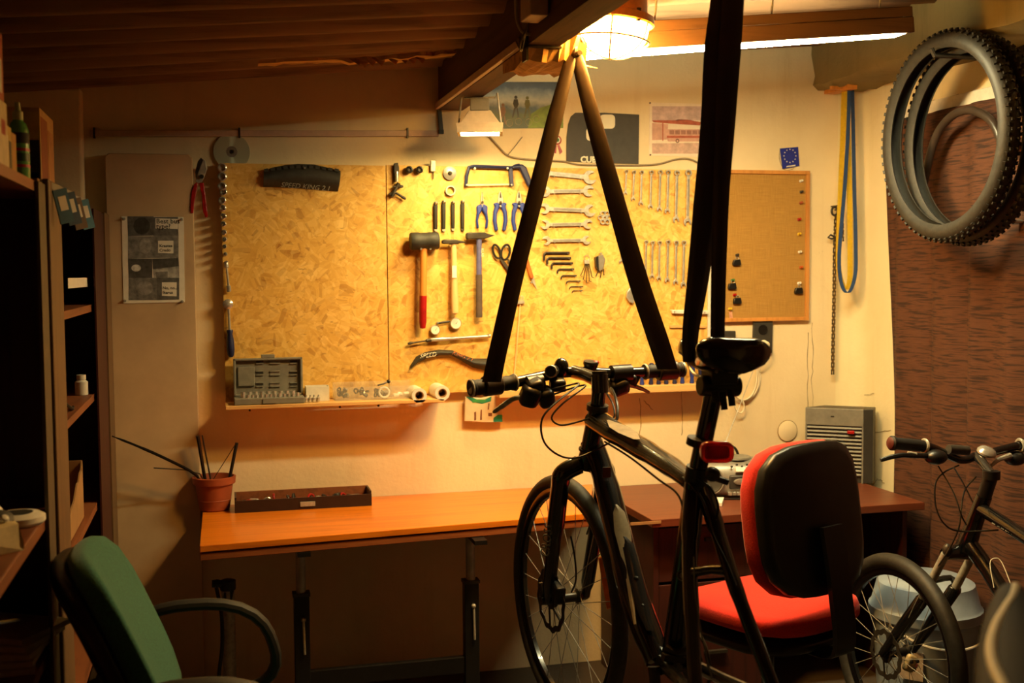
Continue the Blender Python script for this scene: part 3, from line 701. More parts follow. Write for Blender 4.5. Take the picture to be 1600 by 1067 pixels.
# column of sockets at the board's left edge
soc = [(347, 262, .0155), (347, 276, .015), (347, 291, .0145), (349, 300, .0125), (347, 313, .013), (348, 325, .0115), (349, 338, .0105), (349, 350, .0095), (350, 363, .009), (351, 374, .008), (351, 385, .0075), (352, 397, .007)]
for i, (x, y, r) in enumerate(soc):
    q = at(x, y, Y=YB-.03); t = thing('socket', 'chrome socket on the left board edge, %s from the top of the column' % ORD[i], 'socket', 'sockets along the board edge')
    mb = MB(); mb.lathe([(r*.85, .004), (r*.9, .012), (r, .016), (r, .030), (r*.75, .032), (r*.7, .022), (0, .020)], (q.x, YB, q.z), (0, -1, 0), 14); part('body', mb, m_chrome, t)
    mb = MB(); mb.cyl((q.x, YB, q.z), (q.x, YB-.02, q.z), .003, 6); part('nail', mb, m_dsteel, t)
t = thing('extension_bar', 'slim chrome extension bar hanging below the column of sockets', 'extension bar')
mb = MB(); wlathe(mb, (353, 408), (358, 456), YB-.012, [(.006, 0), (.0075, .05), (.0075, .2), (.004, .24), (.004, .78), (.0075, .8), (.0075, .98), (.006, 1)]); part('bar', mb, m_chrome, t); nails(t, [(354, 409)])
t = thing('ratchet', 'ratchet wrench with round head and dark blue handle on the board edge', 'ratchet')
q = at(356, 475, Y=YB); mb = MB(); mb.lathe([(.015, .002), (.017, .006), (.017, .016), (.012, .019), (.006, .022), (0, .022)], q, (0, -1, 0), 20); part('head', mb, m_chrome, t)
mb = MB(); wlathe(mb, (357, 480), (359, 518), YB-.010, [(.0055, 0), (.004, .3), (.0048, 1)]); part('shank', mb, m_chrome, t)
mb = MB(); wlathe(mb, (359, 515), (361, 558), YB-.014, [(.0095, 0), (.011, .05), (.009, .15), (.0125, .4), (.0135, .7), (.011, .92), (.006, 1), (0, 1.01)]); part('grip', mb, m_dblue, t)
# tyre cuttings with lettering
def arcband(name, top, bot, label, lets, Y, sz, ridge=True):
    t = thing(name, label, 'tyre piece', 'tyre cuttings')
    n = len(top); mb = MB(); rings = []
    for (a, b), (c, d) in zip(top, bot):
        P, Q = at(a, b, Y=Y), at(c, d, Y=Y)
        sec = []
        for k in range(9):
            u = k/8; s = P+(Q-P)*u; s.y = Y-.004-.022*math.sin(math.pi*min(1, u*1.05))**.7; sec.append(s)
        for k in range(8, -1, -1):
            u = k/8; s = P+(Q-P)*u; s.y = Y-.001-.019*math.sin(math.pi*min(1, u*1.05))**.7; sec.append(s)
        rings.append(sec)
    mb.loft(rings); part('casing', mb, m_rubber, t, smooth=60)
    return t
t = arcband('tyre_cutting', [(412, 268), (425, 262), (445, 258), (465, 256), (490, 257), (512, 262), (532, 267)], [(411, 292), (425, 292), (445, 293), (465, 294), (490, 296), (512, 298), (528, 299)], 'broad black tyre cutting hanging high on the left strand board', None, YB, .03)
for i, (x, y) in enumerate([(416+10*k, 263-5.5*math.sin(math.pi*k/11)) for k in range(12)]):
    q = at(x, y+3, Y=YB-.016); mb = MB(); mb.box(q, (.014, .008, .010), Matrix.Rotation(rad(-14+2.6*i), 3, 'Y')); part('tread_knob', mb, m_rubber, t)
text('lettering', 'SPEED KING 2.1', at(438, 292, Y=YB-.0262), V((1, 0, -.075)), (0, 0, 1), .024, m_grey, t, .0004, shear=.3)
q = at(476, 263, Y=YB-.02); mb = MB(); mb.cyl((q.x, YB, q.z), (q.x, YB-.03, q.z), .003, 8); part('nail', mb, m_chrome, t)
t = arcband('tyre_cutting', [(641, 571), (650, 557), (664, 550), (685, 546), (706, 547), (722, 554), (740, 560), (764, 560)], [(639, 578), (652, 567), (667, 560), (686, 555), (705, 555), (720, 563), (738, 574), (762, 580)], 'curved tyre strip with orange lettering below the steel pump', None, YB, .02)
text('lettering', 'SPEED', at(656, 560, Y=YB-.0245), V((1, 0, .11)), (0, 0, 1), .022, m_star, t, .0008, shear=.3)
text('lettering', 'KING 2.1', at(706, 553, Y=YB-.0245), V((1, 0, -.42)), (0, 0, 1), .020, mat('orange_print', (214, 120, 60), .6), t, .0008, shear=.3)
# small bicycle tools in the top row
t = thing('chain_tool', 'small black and steel chain tool hanging near the board joint', 'chain tool')
mb = MB(); wp(mb, [(616, 255), (622, 254), (624, 262), (623, 282), (617, 282), (615, 265)], YB, .018); part('body', mb, m_black, t, bevel=.002)
mb = MB(); wlathe(mb, (620, 268), (620, 284), YB-.018, [(.005, 0), (.006, .3), (.006, 1)]); part('screw', mb, m_chrome, t)
mb = MB(); wlathe(mb, (612, 307), (623, 286), YB-.012, [(.006, 0), (.008, .2), (.006, .6), (.007, 1)]); part('lower_arm', mb, m_dsteel, t)
for a, b in (((614, 292), (630, 291)), ((617, 300), (634, 311)), ((608, 304), (618, 300))):
    mb = MB(); wlathe(mb, a, b, YB-.014, [(.004, 0), (.0045, .6), (.006, .8), (.004, 1)]); part('prong', mb, m_dsteel, t)
for i, x in enumerate((640, 656)):
    mb = MB(); q = at(x, 265, Y=YB-.025); mb.lathe([(.010, 0), (.012, .006), (.013, .02), (.012, .026), (.007, .028), (.006, .02), (0, .02)], (q.x, YB, q.z), (0, -1, 0), 18); one('crank_tool', mb, m_black, '%s of two round black sockets beside the chain tool' % ('left' if i == 0 else 'right'), 'tool', 'round black tools')
t = thing('spoke_key', 'small steel tool with thin pin above the pocket tools', 'tool')
mb = MB(); wp(mb, [(673, 250), (681, 250), (681, 268), (673, 268)], YB, .016); part('body', mb, m_steel, t, bevel=.002)
mb = MB(); wlathe(mb, (677, 268), (677, 280), YB-.008, [(.002, 0), (.0015, 1)]); part('pin', mb, m_dsteel, t)
t = thing('cassette_tool', 'round pale disc with a dark centre bolt on the strand board', 'tool')
q = at(702, 271, Y=YB); mb = MB(); mb.lathe([(.022, .002), (.0235, .004), (.0235, .010), (.019, .011), (.012, .013), (0, .013)], q, (0, -1, 0), 28); part('disc', mb, m_silver, t)
mb = MB(); mb.lathe([(.008, .013), (.007, .018), (.003, .02), (0, .021)], q, (0, -1, 0), 12); part('bolt', mb, m_dsteel, t)
mb = MB(); q = at(703, 298, Y=YB); annulus(mb, q, .0135, .018, YB-.014, YB-.003, 28); one('steel_ring', mb, m_steel, 'plain steel ring hanging under the round pale disc', 'ring')
# four black pocket tools
for i, (x, y0, y1) in enumerate(((681, 315, 358), (693.5, 313, 358), (708, 314, 357), (723, 313, 357))):
    t = thing('pocket_tool', 'slim black pocket tool, %s of four in the row' % ['leftmost', 'second', 'third', 'rightmost'][i], 'tool', 'black pocket tools')
    mb = MB(); wp(mb, [(x-3.2, y0+5), (x+3.2, y0+5), (x+2.8, y1), (x-2.6, y1)], YB, .013); part('body', mb, m_black, t, bevel=.003)
    mb = MB(); q = at(x, y0+3, Y=YB-.006); mb.ring(q, (0, -1, 0), .0055, .0022, 16, 6); part('hanging_ring', mb, m_dsteel, t); nails(t, [(x+1, y0+1)])
    mb = MB(); wp(mb, [(x-2.8, y1), (x+2.8, y1), (x+2.2, y1+4), (x-1.5, y1+3)], YB, .010); part('tip', mb, m_steel if i != 3 else m_dsteel, t)
# hacksaw
t = thing('hacksaw', 'small hacksaw with blue bow frame on the top edge of the board', 'saw')
mb = MB(); P = [at(*p, Y=YB-.014) for p in ((728, 291), (729, 275), (733, 261), (740, 260), (800, 262), (806, 259), (812, 258))]; mb.tube(P, .0062, 8); part('bow', mb, m_dblue, t)
mb = MB(); wp(mb, [(795, 263), (801, 262), (803, 291), (797, 291)], YB-.008, .012); part('rear_post', mb, m_dblue, t, bevel=.002)
mb = MB(); wp(mb, [(727, 288), (803, 286.5), (803, 289), (727, 290.5)], YB-.012, .0015); part('blade', mb, m_chrome, t)
mb = MB(); wp(mb, [(800, 259), (816, 256), (823, 261), (832, 285), (838, 297), (832, 299), (824, 288), (812, 263), (801, 264)], YB-.004, .02); part('handle', mb, m_dblue, t, bevel=.005)
for p in ((742, 263), (793, 263)):
    nails(t, [p], out=.03)
for p in ((729, 289), (799, 289)):
    mb = MB(); q = at(*p, Y=YB-.02); mb.cyl(q, q+V((0, -.006, 0)), .003, 8); part('blade_pin', mb, m_steel, t)
# pliers
def pliers(label, ox, kind):
    t = thing('pliers', label, 'pliers', 'blue handled pliers')
    if kind == 'needle':
        jaw = [(752.2, 305), (753.6, 298), (755, 305), (756.5, 318), (754, 322), (751, 318)]
        hl = [(750.5, 319), (754, 320), (753.5, 328), (749, 336), (747.5, 345), (749, 357), (745.5, 357), (744, 345), (745.5, 332), (745, 322)]
    else:
        jaw = [(ox-4.5, 313), (ox-2.5, 303), (ox, 297.5), (ox+2.5, 303), (ox+4.8, 312), (ox+4, 318), (ox-4, 318)]
        hl = [(ox-6, 316), (ox-1, 318), (ox-1.5, 324), (ox-5, 334), (ox-5.5, 345), (ox-3, 360), (ox-8.5, 361), (ox-11.5, 345), (ox-10.5, 330), (ox-8, 322), (ox-11, 318)]
    cx = 753.7 if kind == 'needle' else ox
    hr = [(2*cx-x, y) for x, y in hl]
    mb = MB(); wp(mb, jaw, YB-.003, .010); part('jaws', mb, m_steel, t, bevel=.0015)
    for h in (hl, hr):
        mb = MB(); wp(mb, h, YB-.002, .013); part('handle', mb, m_blue, t, bevel=.004)
    mb = MB(); q = at(cx, 316, Y=YB-.0135); mb.cyl(q+V((0, .004, 0)), q+V((0, -.004, 0)), .0045, 12); part('pivot', mb, m_dsteel, t)
    mb = MB(); wp(mb, [(cx-.6, 300), (cx+.6, 300), (cx+1.6, 309), (cx-1.6, 309)] if kind != 'needle' else [(cx-.3, 300), (cx+.3, 300), (cx+.4, 314), (cx-.4, 314)], YB-.0132, .0006); part('jaw_gap', mb, m_dsteel, t)
    nails(t, [(cx, 322)], out=.012)
pliers('slim needle nose pliers with blue handles, left of the three pliers', 753.7, 'needle')
pliers('broad combination pliers with blue handles, middle of the three pliers', 782, 'combi')
pliers('blue side cutters half hidden behind the left hanging strap', 811, 'side')
# mallet and hammers
t = thing('rubber_mallet', 'black rubber mallet with orange handle dipped in red', 'mallet')
YM = YB-.036
mb = MB(); wlathe(mb, (641, 377), (685, 376), YM, [(.028, 0), (.0305, .05), (.0305, .3), (.029, .34), (.029, .6), (.0305, .66), (.0305, .95), (.028, 1)], 24); part('head', mb, m_rubber, t)
mb = MB(); wlathe(mb, (662, 388), (661, 466), YM, [(.012, 0), (.013, .1), (.0125, .5), (.013, 1)], 14); h = part('handle', mb, m_ohandle, t)
mb = MB(); wlathe(mb, (661, 462), (660.5, 514), YM, [(.0132, 0), (.0135, .3), (.013, .8), (.010, .97), (0, 1)], 14); part('dipped_end', mb, m_redp, h)
nails(t, [(658, 389), (672.5, 389)], out=.05)
def hammer(label, hd, hy, hpts, mt):
    t = thing('hammer', label, 'hammer', 'hammers on the board'); mb = MB(); wp(mb, hpts, YB-.016, .024); part('head', mb, m_dsteel, t, bevel=.003)
    return t
t = hammer('locksmith hammer with pale wooden handle, in the middle of the board', 0, 0, [(691, 376), (694, 374), (712, 374), (722, 376), (730, 378.5), (722, 380), (712, 381), (694, 381), (691, 380)], None)
mb = MB(); wlathe(mb, (709, 381), (711, 492), YB-.028, [(.0095, 0), (.010, .1), (.0105, .4), (.013, .8), (.012, .97), (0, 1)], 14, .8); h = part('handle', mb, m_handle, t)
mb = MB(); wp(mb, [(706.5, 415), (713.5, 415), (713.7, 434), (706.7, 434)], YB-.0388, .0006); part('paper_label', mb, m_paper, h)
nails(t, [(704, 381), (715, 380.5)], out=.03)
t = hammer('larger hammer with blue handle and dark ribbed grip', 0, 0, [(729, 365), (731, 363), (758, 363), (766, 366), (774, 367.5), (766, 370.5), (758, 373), (731, 374), (729, 372)], None)
mb = MB(); wlathe(mb, (748.5, 373), (748.5, 431), YB-.028, [(.0105, 0), (.0095, .3), (.010, 1)], 14, .8); part('handle', mb, m_bsteel, t)
mb = MB(); n_ = 14; wlathe(mb, (748.5, 429), (748.8, 496), YB-.028, [(.0115+(.0006 if k % 2 else 0), k/n_) for k in range(n_+1)], 14, .8); part('grip', mb, mat('hammer_grip', (92, 78, 70), .7), t)
text('lettering', 'KLAS', at(752, 388, Y=YB-.0372), (0, 0, -1), (1, 0, 0), .013, m_star, t, .0003)
nails(t, [(744, 373.5), (756, 372.5)], out=.03)
# scissors and utility knife
t = thing('scissors', 'black handled scissors hanging beside the blue hammer', 'scissors')
for c, rx, ry, rot in (((776, 393), 5.2, 11, 18), ((790, 394), 6.5, 12, -12)):
    mb = MB(); P = []
    for k in range(20):
        a = 2*math.pi*k/20; x, y = rx*math.cos(a), ry*math.sin(a); r_ = rad(rot); P.append(at(c[0]+x*math.cos(r_)+y*math.sin(r_), c[1]-x*math.sin(r_)+y*math.cos(r_), Y=YB-.012))
    mb.tube(P, .0042, 7, True); part('finger_loop', mb, m_black, t)
for pts in (((779, 402), (784, 402), (800, 424), (812, 440), (806, 436), (792, 422)), ((792, 404), (796, 405), (803, 424), (813, 441), (800, 424))):
    mb = MB(); wp(mb, pts, YB-.009, .004); part('blade', mb, m_dsteel, t)
nails(t, [(791, 386)])
t = thing('utility_knife', 'slanted utility knife with orange handle behind the left strap', 'knife')
mb = MB(); wp(mb, [(816, 395), (822, 392), (834, 432), (832, 437), (828, 434)], YB-.003, .012); part('handle', mb, mat('orange_plastic', (206, 106, 36), .5), t, bevel=.003)
mb = MB(); wp(mb, [(828, 434), (834, 432), (839, 452)], YB-.006, .002); part('blade', mb, m_steel, t); nails(t, [(831, 441)])
# wooden rod hanging from a pin
t = thing('wooden_rod', 'thin wooden rod hanging down behind the left strap', 'rod')
mb = MB(); wlathe(mb, (813, 474), (802, 604), YB-.006, [(.003, 0), (.0032, .9), (.003, 1)], 8); part('rod', mb, m_handle, t)
mb = MB(); wp(mb, [(807, 469), (819, 469), (820, 474), (807, 475)], YB, .014); part('clip', mb, m_steel, t)
mb = MB(); q = at(815, 465, Y=YB-.01); mb.ring(q, (0, -1, 0), .006, .0018, 14, 6); part('eyelet', mb, m_steel, t)
# open-ended spanners
def head(cx, r, tilt, jaw):
    """C-shaped head outline around cx facing -a (list in travel order from shank bottom round to shank top)"""
    hs = .36; out = []
    a0 = rad(200+0); 
    return out
def spanner_outline(L, r1, r2, sh, t1=15, t2=15, ring2=False):
    def hd(r, tilt):
        pts = []; th = rad(tilt); half = rad(34)
        st, en = math.asin(min(.9, sh/r)), math.pi+th-half
        for k in range(9): a = st+(en-st)*k/8; pts.append((r*math.cos(a), r*math.sin(a)*.98))
        ux, uy = math.cos(math.pi+th), math.sin(math.pi+th); vx, vy = -uy, ux; w_ = r*math.sin(half)*.86
        pts += [(-.05*r*ux-vx*w_+ux*.25*r, -.05*r*uy-vy*w_+uy*.25*r), (-.18*r*ux-vx*w_*.6, -.18*r*uy-vy*w_*.6), (-.18*r*ux+vx*w_*.6, -.18*r*uy+vy*w_*.6), (-.05*r*ux+vx*w_+ux*.25*r, -.05*r*uy+vy*w_+uy*.25*r)]
        st2, en2 = math.pi+th+half, 2*math.pi-math.asin(min(.9, sh/r))
        for k in range(9): a = st2+(en2-st2)*k/8; pts.append((r*math.cos(a), r*math.sin(a)*.98))
        return pts
    A = hd(r1, t1)
    if r2 is None: return A+[(L, -sh), (L, sh)]
    Bq = [(L-x, -y) for x, y in hd(r2, t2)]
    return A+Bq
def spanner(name, a, b, r1, r2, sh, th, label, group, ring=None, Y=YB-.006, t1=15, t2=15):
    A, B = at(a[0], a[1], Y=Y-th), at(b[0], b[1], Y=Y-th); ux = (B-A).normalized(); uy = V((0, 1, 0)).cross(ux)*-1
    uy = V((-ux.z, 0, ux.x)); L = (B-A).length
    t = thing(name, label, 'spanner', group)
    mb = MB(); o = spanner_outline(L-(ring*.9 if ring else 0), r1, r2, sh, t1, t2); mb.prism([A+ux*x+uy*y for x, y in o], (0, th, 0)); part('body', mb, m_steel, t, smooth=0, bevel=.001)
    mb = MB(); c = A+ux*(L*.5); hw_ = L*.5-max(r1, r2 or ring)*1.5; mb.prism([c-ux*hw_-uy*sh*.55, c+ux*hw_-uy*sh*.55, c+ux*hw_+uy*sh*.55, c-ux*hw_+uy*sh*.55], (0, -.0008, 0)); part('shank_panel', mb, m_chrome, t, smooth=0)
    if ring:
        mb = MB(); annulus(mb, B, ring*.62, ring, B.y-.002, B.y+th+.001, 24); part('ring_end', mb, m_steel, t, bevel=.0008); q = B
        mb = MB(); mb.cyl((q.x, YB, q.z+ring*.4), (q.x, YB-.028, q.z+ring*.4), .0022, 8); part('nail', mb, m_chrome, t)
    else:
        for f in (.2, .8):
            q = A+ux*L*f; mb = MB(); mb.cyl((q.x, YB, q.z-sh-.002), (q.x, YB-.018, q.z-sh-.002), .0018, 6); part('nail', mb, m_chrome, t)
    return t
for i, (a, b, r1, r2, sh) in enumerate((((851, 270), (922, 277), .023, .0255, .0085), ((852, 299), (920, 298), .020, .0215, .0075), ((851, 326), (922, 329), .020, .0225, .0075), ((852, 351), (919, 350), .0175, .0185, .0065), ((854, 376), (917, 375), .0165, .0165, .006))):
    spanner('open_spanner', a, b, r1, r2, sh, .006, 'double open-ended spanner, %s from the top of the column of five' % ORD[i] if i else 'largest double open-ended spanner at the top of the column', 'open-ended spanners', t1=-18 if i % 2 else 18, t2=-18 if i % 2 else 18)
# combination spanners, upper row: hung by the ring
up = [(979, 268, 302, .0065), (991, 269, 311, .007), (1003, 269, 318, .0075), (1018, 269, 323, .008), (1032, 269, 327, .0085), (1044.5, 269, 330, .009), (1058, 270, 343, .0105), (1076, 270, 347, .0125)]
for i, (x, y0, y1, rr) in enumerate(up):
    spanner('combination_spanner', (x-1.5, y1), (x, y0), rr*1.22, None, rr*.46, .006, 'combination spanner in the upper row, %s from the left' % ORD[i] if i < 7 else 'largest combination spanner at the right end of the upper row', 'upper row of combination spanners', ring=rr)
lo = [(1010, 378, 430, .007), (1020, 379, 432, .0072), (1031, 379, 435, .0075), (1044, 378, 438, .008), (1057, 379, 441, .0085), (1069, 379, 445, .009)]
for i, (x, y0, y1, rr) in enumerate(lo):
    spanner('combination_spanner', (x-1, y1), (x, y0), rr*1.22, None, rr*.46, .006, 'combination spanner in the lower row, %s from the left' % ORD[i] if i < 5 else 'longest combination spanner at the right end of the lower row', 'lower row of combination spanners', ring=rr)
spanner('small_spanner', (971, 409), (973, 380), .0085, None, .0035, .005, 'small lone spanner left of the right strap', None, ring=.006)
# adjustable wrench
t = thing('adjustable_wrench', 'chrome adjustable wrench, jaws down, partly behind the right strap', 'wrench')
mb = MB(); wp(mb, [(980, 456), (986, 447), (1002, 440), (1003, 452), (1001, 463), (995, 460), (992, 468), (990, 474), (984, 472), (979, 465)], YB-.004, .011); part('jaw', mb, m_chrome, t, bevel=.002)
mb = MB(); wp(mb, [(986, 448), (993, 420), (1000, 422), (1001, 446), (996, 452)], YB-.005, .009); part('handle', mb, m_steel, t, bevel=.002)
mb = MB(); wlathe(mb, (990, 452), (997, 449), YB-.018, [(.004, 0), (.0045, .5), (.004, 1)]); part('adjuster', mb, m_dsteel, t); nails(t, [(999, 426)])
# hex keys fanned out in a set
for i, (x0, x1, y, yb, r) in enumerate(((850, 890, 395, 407, .0048), (855, 892, 403, 413, .0045), (862, 895, 411, 420, .0040), (871, 897, 420.5, 427, .0034), (877, 901, 430.5, 436, .0029), (885, 907, 439, 444, .0024), (890, 911, 447.5, 452, .0020), (894, 911, 453.5, 458, .0016))):
    mb = MB(); P = [(x1, y), (x0+3, y), (x0+1, y+1.2), (x0, y+3.5), (x0, yb)]; wt(mb, P, YB-.006, r, 6); o = one('hex_key', mb, m_dsteel, 'L-shaped hex key, %s from the top of the fan of eight' % ORD[i] if 0 < i < 7 else ('largest L-shaped hex key at the top of the fan' if i == 0 else 'thinnest L-shaped hex key at the bottom of the fan'), 'hex key', 'fan of hex keys', smooth=25)
    mb = MB(); q = at(x1-4, y+1.3, Y=YB); mb.cyl(q, q+V((0, -.012, 0)), .0018, 6); part('nail', mb, m_chrome, o)
t = thing('key_bunch', 'bunch of small dark hex keys on a wire ring', 'keys')
mb = MB(); mb.ring(at(917, 403, Y=YB-.008), (0, -1, 0), .0095, .0012, 20, 5); part('wire_ring', mb, m_chrome, t)
for k, (b, e) in enumerate((((916, 410), (907, 431)), ((917, 410), (911, 437)), ((918, 410), (916, 441)), ((919, 410), (921, 439)), ((920, 410), (925, 433)))):
    mb = MB(); wt(mb, [b, e, (e[0]+3, e[1]+1)], YB-.008-.002*k, .0016, 6); part('key', mb, m_dsteel, t)
mb = MB(); wp(mb, [(913, 406), (921, 406), (921, 412), (914, 412)], YB-.004, .014); part('clamp', mb, m_steel, t)
t = thing('folding_multitool', 'folding multitool with pale handle hanging right of the hex keys', 'multitool')
mb = MB(); wp(mb, [(934, 400), (942, 397), (946, 405), (943, 420), (937, 424), (932, 414)], YB-.003, .016); part('body', mb, m_silver, t, bevel=.002)
mb = MB(); wp(mb, [(931, 402), (935, 400), (936, 422), (932, 418)], YB-.003, .02); part('side_plate', mb, m_black, t)
for a, b in (((935, 422), (931, 432)), ((940, 422), (938, 434)), ((943, 420), (944, 430))):
    mb = MB(); wt(mb, [a, b], YB-.008, .0018, 6); part('bit', mb, m_dsteel, t)
nails(t, [(939, 396)])
# spoke wrench of overlapping rings
t = thing('spoke_wrench', 'round multi-size spoke wrench with holes beside the right strap', 'wrench')
c = at(945, 340, Y=YB-.008)
for k in range(6):
    a = rad(60*k); mb = MB(); annulus(mb, (c.x+.0175*math.cos(a), 0, c.z+.0175*math.sin(a)), .0058, .0098, YB-.012, YB-.005, 16); part('ring', mb, m_steel, t)
mb = MB(); annulus(mb, c, .004, .0115, YB-.011, YB-.006, 16); part('hub', mb, m_steel, t); nails(t, [(945, 332)], out=.014)
# hook rail on the right edge of the board and seam strip
t = thing('hook_rail', 'short white plastic rail screwed low on the right strand board', 'rail')
mb = MB(); wp(mb, [(1049, 484), (1107, 485), (1107, 491), (1051, 490)], YB, .014); part('rail', mb, m_white, t, bevel=.002)
for p in ((1054, 487), (1101, 488)):
    mb = MB(); q = at(*p, Y=YB-.0145); mb.cyl(q+V((0, .002, 0)), q+V((0, -.002, 0)), .003, 8); part('screw', mb, m_steel, t)
mb = MB(); wp(mb, [(1047, 508), (1103, 508), (1103, 512), (1047, 512)], YB, .008); one('batten_strip', mb, m_shelf, 'thin wooden strip across the board below the white rail', 'strip', smooth=0)
# tyre pump with gauge
t = thing('shock_pump', 'slim silver pump with twin round gauges hanging under the hammers', 'pump')
mb = MB(); wlathe(mb, (672, 531), (766, 525), YB-.016, [(.0055, 0), (.0068, .02), (.0068, .4), (.0055, .42), (.0055, .97), (.007, 1)], 14); part('barrel', mb, m_chrome, t)
mb = MB(); wlathe(mb, (637, 537), (674, 531), YB-.016, [(.0035, 0), (.006, .1), (.003, .25), (.003, .75), (.0065, .8), (.0065, 1)], 12); part('hose_end', mb, m_dsteel, t)
for p, r in (((679, 515), .0175), ((711, 505), .0205)):
    q = at(*p, Y=YB-.004); mb = MB(); mb.lathe([(r*.95, 0), (r, .004), (r, .014), (r*.9, .017), (r*.86, .0155)], q, (0, -1, 0), 28); g = part('gauge', mb, m_chrome, t)
    mb = MB(); mb.lathe([(r*.86, .0157), (r*.3, .0159), (0, .016)], q, (0, -1, 0), 24); part('dial', mb, m_paper, g)
    mb = MB(); mb.prism([q+V((-.001, -.0164, -.002)), q+V((.001, -.0164, -.002)), q+V((r*.4, -.0164, r*.5))], (0, -.0004, 0)); part('needle', mb, m_ink, g)
mb = MB(); wlathe(mb, (683, 505), (703, 502), YB-.012, [(.004, 0), (.004, .9), (.003, 1)]); part('connector', mb, m_black, t)
nails(t, [(684, 504), (763, 523)])
# ------------------------------------------------------------------ things on the left shelf
SZ = 1.0295
t = thing('socket_case', 'open grey plastic socket case with moulded lid on the left shelf', 'case')
ya, yb_ = -.150, -.072; xa_, xb_ = at(366, 622, Y=ya).x, at(476, 622, Y=ya).x
mb = MB(); mb.bb((xa_, ya, SZ), (xb_, yb_, SZ+.022)); part('tray', mb, m_grey, t, smooth=0, bevel=.003)
for k in range(13):
    x = xa_+.03+.0148*k; mb = MB(); mb.cyl((x, ya+.018, SZ+.0225), (x, ya+.018, SZ+.034-.001*(k % 4)), .0055, 8); part('socket', mb, m_chrome, t)
for k in range(9):
    x = xa_+.03+.0205*k; mb = MB(); mb.cyl((x, ya+.042, SZ+.0225), (x, ya+.042, SZ+.04), .0075, 8); part('socket', mb, m_chrome, t)
lz0, lz1 = SZ+.022, at(420, 559, Y=-.07).z
mb = MB(); mb.bb((xa_, -.071, lz0), (xb_, -.062, lz1)); lid = part('lid', mb, m_grey, t, smooth=0, bevel=.003)
for a, b in (((xa_, lz0), (xb_, lz0+.008)), ((xa_, lz1-.007), (xb_, lz1)), ((xa_, lz0), (xa_+.008, lz1)), ((xb_-.008, lz0), (xb_, lz1))):
    mb = MB(); mb.bb((a[0], -.086, a[1]), (b[0], -.0712, b[1])); part('rim', mb, m_grey, lid, smooth=0, bevel=.002)
for cx_ in (405, 429, 458):
    for cy_ in (565, 583, 601):
        q = at(cx_+1, cy_, Y=-.08); w_ = .014 if cx_ > 400 else .01; w_ = .017 if cx_ == 429 else .012
        mb = MB(); mb.bb((q.x-w_, -.0765, q.z-.008), (q.x+w_, -.0712, q.z-.0045)); part('moulding', mb, m_grey, lid, smooth=0)
        mb = MB(); mb.bb((q.x-w_, -.0765, q.z+.0045), (q.x+w_, -.0712, q.z+.008)); part('moulding', mb, m_grey, lid, smooth=0)
        mb = MB(); mb.bb((q.x-w_, -.0725, q.z-.0045), (q.x+w_, -.0712, q.z+.0045)); part('recess', mb, m_dgrey if cx_ != 429 else m_silver, lid, smooth=0)
mb = MB(); q = at(393, 583, Y=-.08); mb.bb((q.x-.045, -.080, lz0+.035), (q.x+.01, -.0712, lz1-.028)); part('moulding', mb, m_grey, lid, smooth=0, bevel=.002)
mb = MB(); q0, q1 = at(408, 556, Y=-.07).x, at(429, 556, Y=-.07).x; mb.bb((q0, -.085, lz1), (q1, -.063, lz1+.012)); part('latch', mb, m_grey, lid, smooth=0, bevel=.002)
mb = MB(); mb.bb((q0, ya-.004, SZ+.004), (q1, ya, SZ+.02)); part('latch_catch', mb, m_grey, t, smooth=0)
# white box, bits in front
mb = MB()
def openbox(mb, x0, x1, y0, y1, z0, z1, th=.002):
    mb.bb((x0, y0, z0), (x1, y1, z0+th))
    for a, b in (((x0, y0), (x1, y0+th)), ((x0, y1-th), (x1, y1)), ((x0, y0+th), (x0+th, y1-th)), ((x1-th, y0+th), (x1, y1-th))): mb.bb((a[0], a[1], z0+th), (b[0], b[1], z1))
xw0, xw1 = at(478, 610, Y=-.09).x, at(514, 610, Y=-.09).x
openbox(mb, xw0, xw1, -.10, -.045, SZ, SZ+.05); one('plastic_tub', mb, m_white, 'small white open tub beside the grey socket case', 'tub', smooth=0)
for i, (x, y) in enumerate(((478, 623), (484, 620), (490, 623), (497, 622))):
    q = at(x, y, Y=-.128); mb = MB(); mb.lathe([(.005, 0), (.007, .004), (.007, .014), (.004, .016)], (q.x, -.128, SZ+.0005), (0, 0, 1), 8); mb.cyl((q.x, -.128, SZ+.015), (q.x+.002, -.126, SZ+.024), .003, 6); one('bit_holder', mb, m_chrome, 'small steel bit, %s of four lying before the white tub' % ['leftmost', 'second', 'third', 'rightmost'][i], 'bit', 'steel bits on the shelf')
